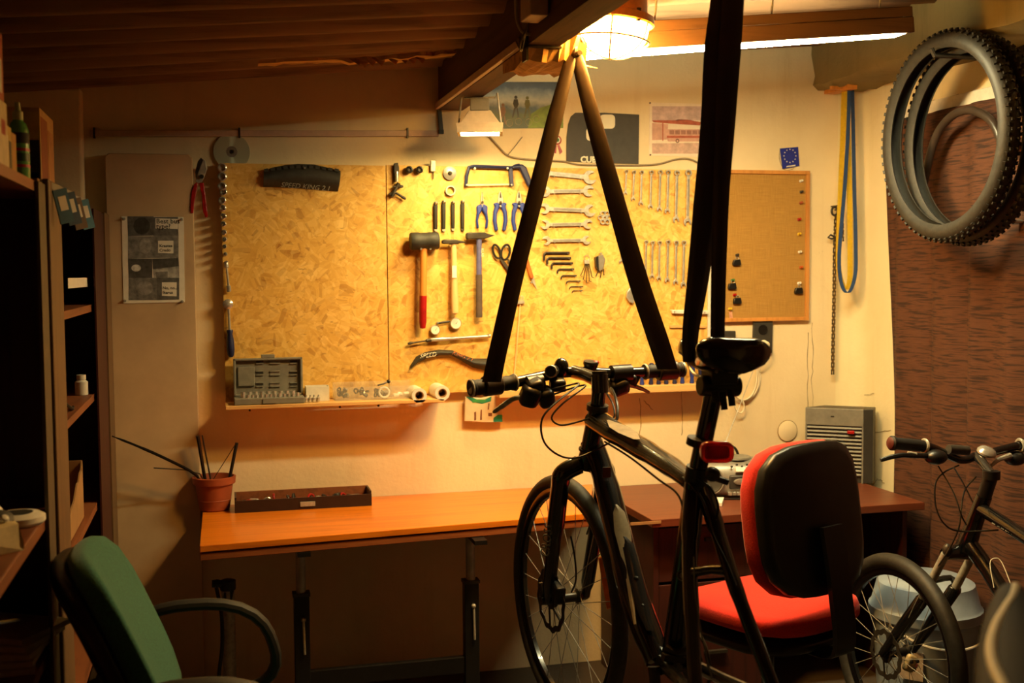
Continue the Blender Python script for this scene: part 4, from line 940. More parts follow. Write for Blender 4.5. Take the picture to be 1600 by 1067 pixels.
# clear organiser of four compartments with small parts
t = thing('parts_organiser', 'clear plastic organiser with four compartments of small parts', 'organiser')
xs = [at(p, 610, Y=-.11).x for p in (523, 551, 581, 611, 645)]; zt_ = SZ+.058
mb = MB(); mb.bb((xs[0], -.125, SZ), (xs[-1], -.045, SZ+.002)); part('base', mb, m_clear, t, smooth=0)
for y in (-.125, -.047): mb = MB(); mb.bb((xs[0], y, SZ+.002), (xs[-1], y+.002, zt_-(.012 if y < -.1 else 0))); part('wall', mb, m_clear, t, smooth=0)
for x in xs: mb = MB(); mb.bb((x-.001, -.123, SZ+.002), (x+.001, -.047, zt_)); part('divider', mb, m_clear, t, smooth=0)
for k in range(3):
    for j in range(11):
        x = random.uniform(xs[k]+.014, xs[k+1]-.014); y = random.uniform(-.112, -.062); z = SZ+.012+random.uniform(0, .026); mb = MB()
        d_ = V((random.uniform(-1, 1), random.uniform(-1, 1), random.uniform(-.6, .6))).normalized()
        if j % 3 == 0: mb.ring((x, y, z), d_, .0075, .003, 12, 5)
        elif j % 3 == 1: mb.cyl(V((x, y, z))-d_*.008, V((x, y, z))+d_*.008, .0045, 8)
        else: mb.box((x, y, z), (.014, .010, .008), basis_rot(d_) if False else Matrix.Rotation(random.uniform(0, 3), 3, d_))
        part('small_part', mb, [m_dsteel, m_black, m_dsteel, m_chrome][(j+k) % 4], t)
mb = MB(); mb.ring(((xs[2]+xs[3])/2+.008, -.118, SZ+.024), (0, -1, .15), .017, .004, 24, 6); part('washer', mb, m_white, t)
for j in range(5):
    mb = MB(); mb.box((xs[3]+.02+.012*j, -.09+.006*(j % 3), SZ+.010+.004*(j % 2)), (.02, .012, .012), Matrix.Rotation(j*1.1, 3, 'Z') @ Matrix.Rotation(.3*j, 3, 'X')); part('small_bag', mb, m_white, t, bevel=.003)
mb = MB(); q = at(607, 596, Y=-.11); mb.tube([at(590, 602, Y=-.12), at(598, 600, Y=-.12), q], .003, 6); mb.sph(q, .007, 8, 6); part('black_tool', mb, m_black, t)
# rolls of tape hung on the board edge
for i, (x, y) in enumerate(((655, 618), (691, 614))):
    c = at(x, y, Y=-.15); t = thing('tape_roll', 'white roll of tape sticking out of the board, %s of the two' % ('left' if i == 0 else 'right'), 'tape', 'rolls of tape'); 
    mb = MB(); annulus(mb, c, .0155, .026, -.155, -.037 if i else -.0365, 36); part('tape', mb, m_white, t)
    mb = MB(); annulus(mb, c, .0125, .0155, -.153, -.037, 28); part('core', mb, m_card, t)
    mb = MB(); mb.cyl((c.x, -.036, c.z+.004), (c.x, -.12, c.z+.004), .006, 10); part('peg', mb, m_shelf, t)
# hanging bag of blister packs
t = thing('blister_bag', 'clear bag of printed repair packs hanging under the left grip', 'packet')
mb = MB(); wp(mb, [(727, 620), (752, 622), (785, 614), (785, 659), (764, 660), (726, 658)], -.020, .012); part('bag', mb, mat('cream_packet', (226, 206, 168), .4, var=.12, sc=16), t, smooth=0, bevel=.002)
teal = mat('teal_print', (30, 128, 104), .5)
for pts in (((728, 620), (736, 620), (752, 627), (768, 619), (767, 627), (753, 631), (738, 628)), ((771, 653), (778, 648), (785, 648), (785, 659), (771, 659))):
    mb = MB(); wp(mb, pts, -.0322, .0006); part('print_patch', mb, teal, t, smooth=0)
mb = MB(); wp(mb, [(738, 624), (760, 624), (758, 629), (738, 629)], -.0329, .0005); part('print_patch', mb, mat('green_print', (60, 150, 80), .5), t, smooth=0)
for pts in (((741, 644), (744, 643), (744, 656), (741, 657)), ((751, 640), (753, 640), (753, 656), (750, 656)), ((763, 630), (765, 630), (764, 640), (762, 640)), ((763, 645), (769, 645), (769, 650), (763, 650))):
    mb = MB(); wp(mb, pts, -.0322, .0006); part('print_mark', mb, mat('brown_print', (120, 70, 40), .6), t, smooth=0)
mb = MB(); q = at(731, 594, Y=-.04); wt(mb, [(730, 600), (733, 608), (735, 621)], -.036, .002, 6); part('hanging_wire', mb, m_dsteel, t)
# ================================================================== prints and fittings on the upper wall
YW = -.001
def grad_print(name, stops, z0, z1):
    t = NT(name); tc = t.node('ShaderNodeTexCoord'); sp = t.node('ShaderNodeSeparateXYZ'); t.l(tc.outputs['Object'], sp.inputs[0])
    n = t.noise(tc.outputs['Object'], 14, 5, .6); f = t.math('ADD', t.math('DIVIDE', sp.outputs[2], z1-z0), t.math('MULTIPLY', t.math('SUBTRACT', n.outputs['Fac'], .5), .35))
    t.col(t.ramp(f, stops)); t.b.inputs['Roughness'].default_value = .4; return t.m
t = thing('cyclists_poster', 'landscape poster of cyclists on a green hill, above the boards', 'poster')
zb, zt2 = at(800, 200, Y=YW).z, at(800, 129, Y=YW).z
mb = MB(); base = at(810, 200, Y=YW)
ms = NT('poster_sky')
tc = ms.node('ShaderNodeTexCoord'); sp = ms.node('ShaderNodeSeparateXYZ'); ms.l(tc.outputs['Generated'], sp.inputs[0])
n = ms.noise(tc.outputs['Object'], 22, 5, .6); f = ms.math('ADD', sp.outputs[2], ms.math('MULTIPLY', ms.math('SUBTRACT', n.outputs['Fac'], .5), .3))
ms.col(ms.ramp(f, [(0, (52, 70, 40)), (.3, (74, 92, 52)), (.42, (70, 98, 120)), (.6, (176, 186, 186)), (.72, (130, 148, 162)), (.85, (62, 84, 110)), (1, (40, 52, 66))])); ms.b.inputs['Roughness'].default_value = .4
wp(mb, [(742, 128), (879, 128), (880, 200), (744, 201)], YW, .0012); part('sheet', mb, ms.m, t, smooth=0)
mb = MB(); wp(mb, [(825, 200), (830, 178), (845, 168), (862, 163), (880, 166), (880, 200)], -.0023, .0004); part('print_hill', mb, mat('poster_green', (132, 160, 44), .5, var=.3, sc=30), t, smooth=0)
for k, (x, y) in enumerate(((806, 152), (824, 153), (786, 164))):
    mb = MB()
    wp(mb, [(x+2.6*math.cos(a), y+2.8*math.sin(a)) for a in [i*math.pi/4 for i in range(8)]], -.0024, .0003); wp(mb, [(x-3, y+3), (x+3, y+3), (x+4.5, y+11), (x+2, y+17), (x-2, y+17), (x-4.5, y+10)], -.0024, .0003); wp(mb, [(x-3, y+17), (x, y+17), (x-4, y+32), (x-6, y+32)], -.0024, .0003); wp(mb, [(x+1, y+17), (x+3, y+17), (x+5, y+30), (x+3, y+31)], -.0024, .0003)
    part('print_rider', mb, mat('rider_print_%d' % k, [(58, 62, 60), (110, 112, 70), (150, 120, 104)][k], .6), t, smooth=0)
mb = MB()
for x, y in ((796, 192), (810, 190), (826, 191), (838, 186)):
    q = at(x, y, Y=-.0026); mb.ring(q, (0, 1, 0), .012, .0009, 18, 4)
part('print_wheels', mb, mat('wheel_print', (206, 200, 170), .6), t, kind='stuff')
# dark shop plate with white logo
t = thing('shop_plate', 'dark grey plate with white rounded marks and logo, between the straps', 'plate')
o = [(885, 252), (885.5, 215), (888, 194), (892, 182), (899, 176), (945, 176), (999, 179), (998, 256), (940, 255)]
mb = MB(); wp(mb, o, YW, .004); part('plate', mb, mat('charcoal_plate', (62, 60, 56), .6, var=.12), t, smooth=0, bevel=.001)
def rrect(x0, y0, x1, y1, r):
    P = []
    for cx, cy, a0 in ((x1-r, y0+r, -90), (x1-r, y1-r, 0), (x0+r, y1-r, 90), (x0+r, y0+r, 180)):
        for k in range(5): a = rad(a0+22.5*k); P.append((cx+r*math.cos(a), cy+r*math.sin(a)))
    return P
for r_ in ((937, 179, 961, 201, 6), (916, 199, 940, 220, 6)):
    mb = MB(); wp(mb, rrect(*r_), -.0052, .0006); part('logo_mark', mb, m_star, t, smooth=0)
text('lettering', 'CUBE', at(907, 253.5, Y=-.0058), V((1, 0, 0)), (0, 0, 1), .031, m_star, t, .0003, bold=.0012).scale = (1, 1, 1)
# bus print
t = thing('bus_print', 'pale reddish drawing of a bus on white paper pinned to the wall', 'poster')
mb = MB(); wp(mb, [(1015, 160), (1124, 163), (1124, 246), (1014, 243)], YW, .001); part('sheet', mb, mat('print_paper', (240, 226, 208), .8, var=.05), t, smooth=0)
rd, rd2 = mat('faded_red_print', (196, 106, 84), .8, var=.2, sc=50), mat('faded_pink_print', (222, 176, 160), .8, var=.15, sc=30)
for pts, m in ((((1019, 166), (1120, 166), (1120, 188), (1019, 188)), mat('faded_lilac_print', (222, 196, 196), .8)), (((1019, 188), (1040, 186), (1075, 187), (1096, 191), (1094, 196), (1060, 194), (1021, 191)), rd), (((1019, 192), (1044, 194), (1042, 218), (1019, 219)), rd2), (((1042, 202), (1118, 202), (1120, 221), (1044, 221), (1041, 214)), rd2), (((1019, 224), (1120, 223), (1120, 240), (1019, 240)), mat('faded_ground_print', (224, 190, 178), .8))):
    mb = MB(); wp(mb, pts, -.0021, .0003); part('print_patch', mb, m, t, smooth=0)
for k in range(8):
    x = 1046+9*k; mb = MB(); wp(mb, [(x, 203.5), (x+7.5, 203.5), (x+7.5, 210), (x, 210)], -.0025, .0003); part('print_window', mb, mat('window_print', (176, 128, 116), .7), t, smooth=0)
mb = MB(); wp(mb, [(1042, 212), (1120, 212), (1120, 215.5), (1042, 215.5)], -.0025, .0003); part('print_band', mb, rd, t, smooth=0)
for x in (1058.5, 1095):
    mb = MB(); q = at(x, 220, Y=-.0026); mb.ring(q, (0, 1, 0), .006, .0015, 18, 4); part('print_wheel', mb, mat('dark_print', (110, 78, 66), .7), t)
mb = MB(); wp(mb, [(1035, 190), (1036.5, 190), (1036.5, 220), (1035, 220)], -.0025, .0003); part('print_post', mb, rd, t, smooth=0)
for p in ((1015.5, 161), (1016, 242)):
    mb = MB(); q = at(*p, Y=-.002); mb.lathe([(.003, 0), (.003, .003), (.001, .004)], q, (0, -1, 0), 8); part('pin', mb, m_dsteel, t)
# rosette ribbon
t = thing('rosette', 'small red, white and green rosette ribbon on the wall', 'rosette')
q = at(870, 219, Y=YW); mb = MB(); mb.lathe([(.016, 0), (.017, .003), (.0125, .0055)], q, (0, -1, 0), 18); part('outer_ring', mb, m_redp, t)
mb = MB(); mb.lathe([(.0122, .0056), (.0075, .007)], q, (0, -1, 0), 18); part('middle_ring', mb, m_white, t)
mb = MB(); mb.lathe([(.007, .0071), (.0, .0085)], q, (0, -1, 0), 14); part('centre', mb, mat('rosette_green', (40, 110, 60), .6), t)
for pts, m in ((((866, 227), (870, 227), (869, 240), (865, 238)), m_redp), (((871, 227), (874, 226), (879, 237), (875, 241)), m_redp)):
    mb = MB(); wp(mb, pts, YW, .002); part('ribbon_tail', mb, m, t, smooth=0)
# flag sticker
t = thing('flag_sticker', 'blue sticker with a ring of pale stars above the cork board', 'sticker')
mb = MB(); wp(mb, [(1219, 232), (1247, 229.5), (1249, 259), (1223, 264)], YW-.002, .003); part('card', mb, m_eu, t, smooth=0)
for k in range(12):
    a = rad(30*k); x, y = 1234.3+9.3*math.cos(a), 243.5+10.3*math.sin(a); mb = MB(); P = []
    for j in range(10): r_ = 1.35 if j % 2 == 0 else .6; P.append((x+r_*math.sin(rad(36*j)), y-r_*math.cos(rad(36*j))))
    wp(mb, P, -.0062, .0004); part('star', mb, m_star, t, smooth=0)
mb = MB(); wp(mb, [(1229, 259.4), (1243, 257.4), (1243, 259.2), (1229, 261.2)], -.0062, .0004); part('print_line', mb, m_star, t, smooth=0)
mb = MB(); wt(mb, [(1219, 234), (1217.5, 245), (1221, 258), (1228, 266), (1238, 264), (1241, 261)], -.003, .0009, 5, 4); part('string', mb, m_cableg, t)
# wire running along the wall behind the posters
mb = MB(); wt(mb, [(752, 203), (765, 214), (780, 230), (792, 242), (808, 247), (840, 250), (880, 252), (905, 257), (960, 258), (1000, 258), (1030, 256), (1055, 249), (1075, 248), (1090, 254), (1100, 262)], -.007, .0032, 7, 4)
t = one('wall_cable', mb, m_cableg, 'thin grey cable sagging along the wall above the boards', 'cable')
mb = MB(); wt(mb, [(793, 243), (803, 231), (816, 214)], -.009, .0014, 5); part('cable_tie', mb, m_dgrey, t)
# lamp cables on the beam
mb = MB(); P = [at(898, 45, D=2.96), at(875, 50, D=2.92), at(850, 53, D=2.9), at(830, 54, D=2.9), at(815, 48, D=2.9), at(807, 25, D=2.9), at(806, -20, D=2.85)]; mb.tube(spl(P, 6), .0045, 8)
one('lamp_cable', mb, m_cableg, 'grey cable curving from the caged lamp round the roof beam', 'cable')
t = thing('junction_box', 'small junction box with wires on the side of the beam', 'junction box')
mb = MB(); q = at(818, 18, D=2.72); mb.box((.757, -1.36, 2.105), (.045, .09, .08)); part('box', mb, m_pink, t, bevel=.003)
for k in range(3): 
    mb = MB(); mb.tube(spl([(.757, -1.32+.01*k, 2.07), (.745, -1.29, 2.03-.01*k), (.76, -1.22, 2.02), (.772, -1.17+.02*k, 2.06)], 5), .003, 6); part('wire', mb, [m_dgrey, m_cableg, m_black][k], t)
# ------------------------------------------------------------------ burlap pin board
t = thing('pin_board', 'burlap pin board in a slim wooden frame beside the strand board', 'pin board')
bx0, bx1 = 1.825, 2.232; bz0, bz1 = 1.268, 1.843
mb = MB(); mb.bb((bx0+.012, -.012, bz0+.012), (bx1-.012, -.001, bz1-.012)); part('burlap_panel', mb, m_burlap, t, smooth=0)
for a, b in (((bx0, bz0), (bx1, bz0+.014)), ((bx0, bz1-.014), (bx1, bz1)), ((bx0, bz0+.014), (bx0+.014, bz1-.014)), ((bx1-.014, bz0+.014), (bx1, bz1-.014))):
    mb = MB(); mb.bb((a[0], -.02, a[1]), (b[0], -.001, b[1])); part('frame_rail', mb, m_frame, t, smooth=0, bevel=.001)
cols = [('white', m_white), ('grey', m_dgrey), ('brown', m_terra), ('red', m_redp), ('yellow', m_yellow), ('white', m_white), ('orange', mat('orange_pin', (214, 98, 30), .4)), ]
def pin(p, m, name, Y=-.012):
    q = at(p[0], p[1], Y=Y-.008); mb = MB(); mb.lathe([(.0055, 0), (.006, .002), (.0032, .005), (.0035, .009), (.005, .012), (.0045, .014), (0, .0145)], (q.x, Y, q.z), (.15, -1, .2), 10); return mb
for i, (p, nm) in enumerate((((1252, 283), 'white'), ((1252.5, 300), 'grey'), ((1252, 317), 'brown'), ((1249, 343), 'red'), ((1249, 366), 'yellow'), ((1250, 394), 'white'), ((1252, 418), 'orange'))):
    lab = {'white': 'white push pin, %s of the column on the burlap board' % ('topmost' if i == 0 else 'second lowest')}.get(nm, '%s push pin in the right column on the burlap board' % nm)
    one('push_pin', pin(p, None, ''), cols[i][1], lab, 'pin', 'push pins on the burlap board')
for i, (c, pc, m, lab) in enumerate((((1152, 410), (1152, 399), m_dsteel, 'black binder clip under a dark pin, upper left on the board'), ((1145, 447), (1145, 438), mat('green_pin', (70, 120, 60), .4), 'black binder clip under a green pin on the burlap board'), ((1153, 470), (1148, 461), m_redp, 'black binder clip under a red pin on the burlap board'), ((1249, 454), (1249, 443), m_white, 'black binder clip at the right edge of the burlap board'))):
    t = thing('binder_clip', lab, 'clip', 'binder clips')
    mb = MB(); x, y = c; wp(mb, [(x-5, y-4), (x+5, y-5), (x+6.5, y+3), (x+5, y+5), (x-6, y+5), (x-6.5, y+2)], -.012, .012); part('clip_body', mb, m_black, t, bevel=.002)
    mb = MB(); q = at(x, y-6, Y=-.018); mb.ring(q, (0, -1, .2), .006, .0011, 14, 5); part('wire_loop', mb, m_steel, t)
    part('pin', pin(pc, m, ''), m, t)
t = thing('paper_tag', 'tiny pink paper tag hung from a yellow pin on the board', 'tag')
mb = MB(); wp(mb, [(1139, 487), (1144, 486.5), (1145, 498), (1140, 498.5)], -.0125, .001); part('tag', mb, mat('pink_paper', (232, 170, 140), .8), t, smooth=0); part('pin', pin((1141, 483), m_yellow, ''), m_yellow, t)
# white strip between boards, sockets, coils
mb = MB(); mb.bb((1.802, -.03, 1.05), (1.820, -.0005, 1.835)); one('edge_strip', mb, m_white, 'white upright strip at the right edge of the strand board', 'strip', smooth=0)
t = thing('wall_outlet', 'dark grey double wall outlet below the burlap board', 'outlet')
mb = MB(); wp(mb, [(1178, 501), (1208, 501), (1207, 552), (1176, 552)], YW, .012); part('plate', mb, m_dgrey, t, smooth=0, bevel=.003)
for y in (515, 538):
    q = at(1192 if y < 520 else 1191, y, Y=-.013); mb = MB(); mb.lathe([(.019, 0), (.019, .003), (.016, .003), (.0155, .0005), (0, .0004)], q, (0, -1, 0), 20); part('socket_well', mb, m_black, t)
t = thing('plug', 'white plug in the dark outlet with a short cable', 'plug')
mb = MB(); q = at(1192, 537, Y=-.015); mb.lathe([(.014, 0), (.016, .006), (.014, .03), (.008, .04), (0, .041)], q, (0, -1, -.1), 14); part('body', mb, m_cablew, t)
mb = MB(); mb.tube(spl([q+V((0, -.03, 0)), q+V((.012, -.03, -.03)), q+V((-.005, -.02, -.07)), at(1186, 580, Y=-.012)], 6), .003, 6); part('cord', mb, m_cablew, t)
mb = MB(); wp(mb, [(1131, 517), (1150, 517), (1150, 531), (1131, 531)], YW, .02); one('switch_box', mb, m_dgrey, 'small dark grey box on the wall behind the saddle', 'switch', smooth=0, bevel=.003)
t = thing('cable_coil', 'coil of white cable hanging on the wall behind the saddle', 'cable')
for k, (cx, cy, rx, ry) in enumerate(((1164, 590, 24, 36), (1160, 593, 26, 33), (1162, 587, 21, 38))):
    mb = MB(); P = [at(cx+rx*math.cos(a), cy+ry*math.sin(a), Y=-.006-.007*k) for a in [2*math.pi*i/28 for i in range(28)]]; mb.tube(P, .003, 6, True); part('loop', mb, m_cablew, t)
mb = MB(); wt(mb, [(1143, 617), (1150, 640), (1158, 645), (1163, 637), (1160, 624)], -.026, .003, 6, 4); part('loose_end', mb, m_cablew, t)
q = at(1230, 673, Y=YW); mb = MB(); mb.lathe([(.040, 0), (.040, .004), (.036, .006), (0, .007)], q, (0, -1, 0), 32); o = one('cover_plate', mb, m_wall, 'round plastered junction cover on the wall above the desk', 'cover')
mb = MB(); mb.ring(q+V((0, -.002, 0)), (0, 1, 0), .041, .0018, 32, 5); part('rim', mb, mat('rim_brown', (150, 124, 80), .9), o)  # ring of darker brown round the cover edge
# ------------------------------------------------------------------ straps, chain, tyres and curtain on the right
t = thing('yellow_strap', 'flat yellow lashing strap hanging in a loop from the wall peg', 'strap')
XS = 2.26; yS = -.10
def wstrip(mb, pts, Y, hw, th=.002, tw=0):
    P = spl([at(p[0], p[1], Y=(p[2] if len(p) > 2 else Y)) for p in pts], 5); mb.strip(P, V((hw, -hw*tw, 0)), V((0, -th, 0)))
mb = MB(); wstrip(mb, [(1319, 121, -.085), (1317, 200, -.09), (1313, 300, -.095), (1310, 385, -.10), (1311, 425, -.105), (1320, 452, -.11), (1327, 440, -.115), (1328, 400, -.118), (1327, 300, -.115), (1324, 200, -.11), (1322, 122, -.10)], 0, .0105); part('webbing', mb, m_yellow, t, smooth=60)
t = thing('blue_strap', 'flat blue lashing strap hanging beside the yellow one', 'strap')
mb = MB(); wstrip(mb, [(1331, 121, -.10), (1333, 200, -.105), (1335, 300, -.11), (1337, 385, -.115), (1336, 430, -.12), (1326, 457, -.125), (1315, 445, -.125), (1311, 400, -.125), (1319, 300, -.13), (1325, 200, -.13), (1327, 122, -.12)], 0, .0075); part('webbing', mb, m_bstrap, t, smooth=60)
t = thing('strap_peg', 'orange wooden wedge jammed under the lintel holding the straps', 'peg')
a, b = at(1322, 121, Y=-.02), at(1330, 121, Y=-.16); 
mb = MB(); mb.prism([V((2.30, -.17, 2.152)), V((2.34, -.17, 2.152)), V((2.345, -.0, 2.158)), V((2.30, -.0, 2.158))], (0, 0, -.018)); part('wedge', mb, m_ohandle, t, smooth=0)
mb = MB(); mb.bb((2.255, -.135, 2.137), (2.345, -.12, 2.149)); part('cross_peg', mb, m_ohandle, t, smooth=0)
def chain(name, pts, label, n, Y):
    t = thing(name, label, 'chain'); P = [at(x, y, Y=Y) for x, y in pts]; tot = sum((b-a).length for a, b in zip(P, P[1:])); k = 0; d = 0; mbA, mbB = MB(), MB()
    for a, b in zip(P, P[1:]):
        L = (b-a).length; nn = max(1, int(L/.0125)); u = (b-a)/nn
        for i in range(nn):
            p, q = a+u*i, a+u*(i+1); m = mbA if k % 2 else mbB; off = .0045 if k % 2 else .0028
            for s in (-1, 1):
                w_ = V((off*s, 0, 0)) if abs(u.z) > abs(u.x) else V((0, 0, off*s)); m.tube([p+w_-u*.2, (p+q)/2+w_, q+w_+u*.2], [.0035, .0024, .0035], 5)
            k += 1
    part('outer_links', mbA, m_dsteel, t, kind='stuff'); part('inner_links', mbB, mat('oily_brass', (120, 96, 56), .4, .6), t, kind='stuff')
    return t
t = chain('bike_chain', [(1306, 338), (1305, 370), (1304, 400), (1303.5, 450), (1302.5, 500), (1301.5, 545), (1301, 584)], 'long bicycle chain hanging straight down beside the straps', 40, -.03)
mb = MB(); mb.ring(at(1304, 330, Y=-.03), (0.3, -1, 0), .016, .0045, 18, 6); part('coiled_links', mb, m_dsteel, t)
mb = MB(); wt(mb, [(1304, 370), (1298, 367), (1294, 371), (1299, 373), (1305, 372)], -.03, .004, 6); part('loose_links', mb, m_dsteel, t)
mb = MB(); q = at(1305, 322, Y=-.03); mb.cyl((q.x, -.0005, q.z), (q.x, -.045, q.z), .003, 8); part('nail', mb, m_dsteel, t)
t = chain('short_chain', [(1315, 330), (1316, 350), (1316, 376)], 'short dark length of chain hanging behind the yellow strap', 10, -.05)
mb = MB(); q = at(1315, 327, Y=-.05); mb.cyl((q.x, -.0005, q.z), (q.x, -.06, q.z), .003, 8); part('nail', mb, m_dsteel, t)
# curtain and rail
mb = MB(); mb.bb((2.425, -3.2, 1.995), (2.4495, -.31, 2.045)); one('curtain_rail', mb, m_white, 'white wooden rail carrying the brown curtain on the right wall', 'rail', smooth=0, bevel=.002)
mb = MB(); NY, NZ = 130, 20; vs = []; fs = []
for j in range(NZ+1):
    z = 2.0-1.92*j/NZ; ylo = -.255-.135*(j/NZ)**1.1
    for i in range(NY+1):
        u = i/NY; y = ylo+(-3.1-ylo)*u; amp = (.006+.013*(j/NZ))
        vs.append((2.405+amp*math.sin(y*34+1.2*math.sin(y*7))+amp*.5*math.sin(y*61+2+j*.05), y, z))
for j in range(NZ):
    for i in range(NY): a = j*(NY+1)+i; fs.append((a, a+1, a+NY+2, a+NY+1))
mb.add(vs, fs); o = one('curtain', mb, m_curt, 'brown woven curtain with dark dashes covering the right wall', 'curtain', smooth=80)
sm = o.modifiers.new('cloth', 'SOLIDIFY'); sm.thickness = .004
# two knobbly tyres and an inner tube hung on the right
def tyre(name, c, R, r, label, knobs=72):
    t = thing(name, label, 'tyre', 'hanging mountain bike tyres'); ax = V((1, .0, .02)).normalized(); x, y, z = basis(ax)
    mb = MB(); n = 72; rings = []
    for i in range(n):
        a = 2*math.pi*i/n; d = x*math.cos(a)+y*math.sin(a); sec = []
        out = [(-.62, -.75), (-.95, -.35), (-1.0, .1), (-.75, .62), (-.3, .92), (.3, .92), (.75, .62), (1, .1), (.95, -.35), (.62, -.75)]
        inn = [(.5, -.72), (.8, -.3), (.85, .1), (.6, .5), (.25, .76), (-.25, .76), (-.6, .5), (-.85, .1), (-.8, -.3), (-.5, -.72)]
        for px_, py_ in out+inn: sec.append(c+d*(R+r*py_)+z*(r*px_))
        rings.append(sec)
    m_ = len(rings[0]); vs = [p for q in rings for p in q]; fs = []
    for i in range(n):
        for j in range(m_): fs.append((i*m_+j, i*m_+(j+1) % m_, ((i+1) % n)*m_+(j+1) % m_, ((i+1) % n)*m_+j))
    mb.add(vs, fs); part('casing', mb, m_rubber, t, smooth=60)
    mb = MB()
    for i in range(knobs):
        for s, ang, ln in ((-1, 42, .010), (1, 42, .010), (-.45, 18, .008), (.45, 18, .008)):
            a = 2*math.pi*(i+(.5 if abs(s) < 1 else 0))/knobs; d = x*math.cos(a)+y*math.sin(a); tn = z.cross(d)
            th = rad(ang)*(1 if s > 0 else -1); nrm = d*math.cos(th)+z*math.sin(th); side = nrm.cross(tn)
            p = c+d*(R)+nrm*(r*.93); R3 = Matrix((tn, side, nrm)).transposed(); mb.box(p+nrm*.0022, (ln, .008, .0085), R3)
    part('tread_knobs', mb, m_rubber, t, kind='stuff', smooth=0)
    return t
ct = at(1482, 212, D=3.50); ct.x = 2.19
tc1 = at(1478, 214, X=2.185)
tyre('mountain_bike_tyre', tc1, .290, .031, 'nearer knobbly mountain bike tyre hanging from the lintel')
tyre('mountain_bike_tyre', tc1+V((.068, -.018, -.014)), .288, .030, 'knobbly tyre hanging close behind the nearer tyre')
# hooks: bracket from the lintel
t = thing('tyre_hook', 'steel bracket under the lintel on which the tyres hang', 'hook')
hz = tc1.z+.29-.034
mb = MB(); mb.tube([(2.44, tc1.y, hz-.012), (2.30, tc1.y, hz-.012), (2.14, tc1.y, hz-.010), (2.13, tc1.y, hz+.01)], .008, 8); part('arm', mb, m_dsteel, t)
mb = MB(); mb.bb((2.441, tc1.y-.02, hz-.05), (2.449, tc1.y+.02, hz+.03)); part('plate', mb, m_dsteel, t)
t = thing('inner_tube', 'glossy black inner tube hanging in a loop over the curtain', 'inner tube')
mb = MB(); P = [at(x, y, X=2.325) for x, y in ((1442, 315), (1447, 270), (1462, 215), (1484, 184), (1512, 172), (1538, 180), (1556, 200), (1568, 240), (1572, 290), (1560, 340), (1530, 372), (1495, 376), (1460, 350))]; mb.tube(spl(P, 5, True), .0135, 12, True); part('tube', mb, m_tube, t)
mb = MB(); q = at(1512, 172, X=2.325); mb.cyl(V((2.44, q.y, q.z-.01)), V((2.32, q.y, q.z-.008)), .005, 8); part('hook', mb, m_dsteel, t)
mb = MB(); q = at(1577, 346, X=2.36); mb.cyl(q, q+V((-.03, 0, .0)), .008, 8); mb.cyl(q+V((.08, 0, 0)), q, .006, 8); one('wall_hook', mb, m_chrome, 'small metal coat hook beside the tyres on the right wall', 'hook')
# ================================================================== left shelving
XC = -.335; XB = -.70
def shelf_unit(y0, y1, ztop, shelves, label, back=True):
    t = thing('shelving_unit', label, 'shelving', 'dark shelving along the left wall')
    for y in (y0, y1-.022):
        mb = MB(); mb.bb((XB, y, 0), (XC-.004, y+.022, ztop)); sp = part('side_panel', mb, m_cab, t, smooth=0)
        mb = MB(); mb.bb((XC-.0035, y, 0), (XC, y+.022, ztop)); part('edge_strip', mb, m_cabe, sp, smooth=0)
    mb = MB(); mb.bb((XB, y0+.0225, ztop-.02), (XC, y1-.0225, ztop)); part('top_board', mb, m_cabs, t, smooth=0)
    mb = MB(); mb.bb((XB-.012, y0, .05), (XB-.001, y1, ztop)); part('back_panel', mb, m_cab, t, smooth=0)
    for z in shelves:
        mb = MB(); mb.bb((XB, y0+.0225, z-.02), (XC-.008, y1-.0225, z)); part('shelf', mb, m_cabs, t, smooth=0)
    return t
far0, far1 = -1.30, -.055
shelf_unit(far0, far1, 1.655, [1.378, 1.118, .80, .42, .07], 'tall dark shelving unit next to the beige panel')
shelf_unit(-2.45, far0-.06, 1.648, [.70, .34, .09], 'dark shelving unit at the left picture edge with boxes on top')
mb = MB(); mb.bb((XC+.001, -1.52, 0), (XC+.014, -1.33, 1.66)); o = one('corner_post', mb, m_cabe, 'brown upright post between the two shelving units', 'post', smooth=0, bevel=.003)
mb = MB(); mb.bb((XC+.001, -1.62, 0), (XC+.008, -1.528, 1.647)); part('cover_strip', mb, mat('grey_brown_strip', (92, 80, 60), .6, var=.15), o, smooth=0)
mb = MB(); mb.bb((XC+.001, -.22, 0), (XC+.010, -.052, 1.66)); o = one('edge_post', mb, m_cabe, 'brown upright at the end of the shelving beside the panel', 'post', smooth=0)
mb = MB(); mb.bb((XC+.001, -.52, 0), (XC+.006, -.222, 1.655)); part('dark_stile', mb, m_cab, o, smooth=0)
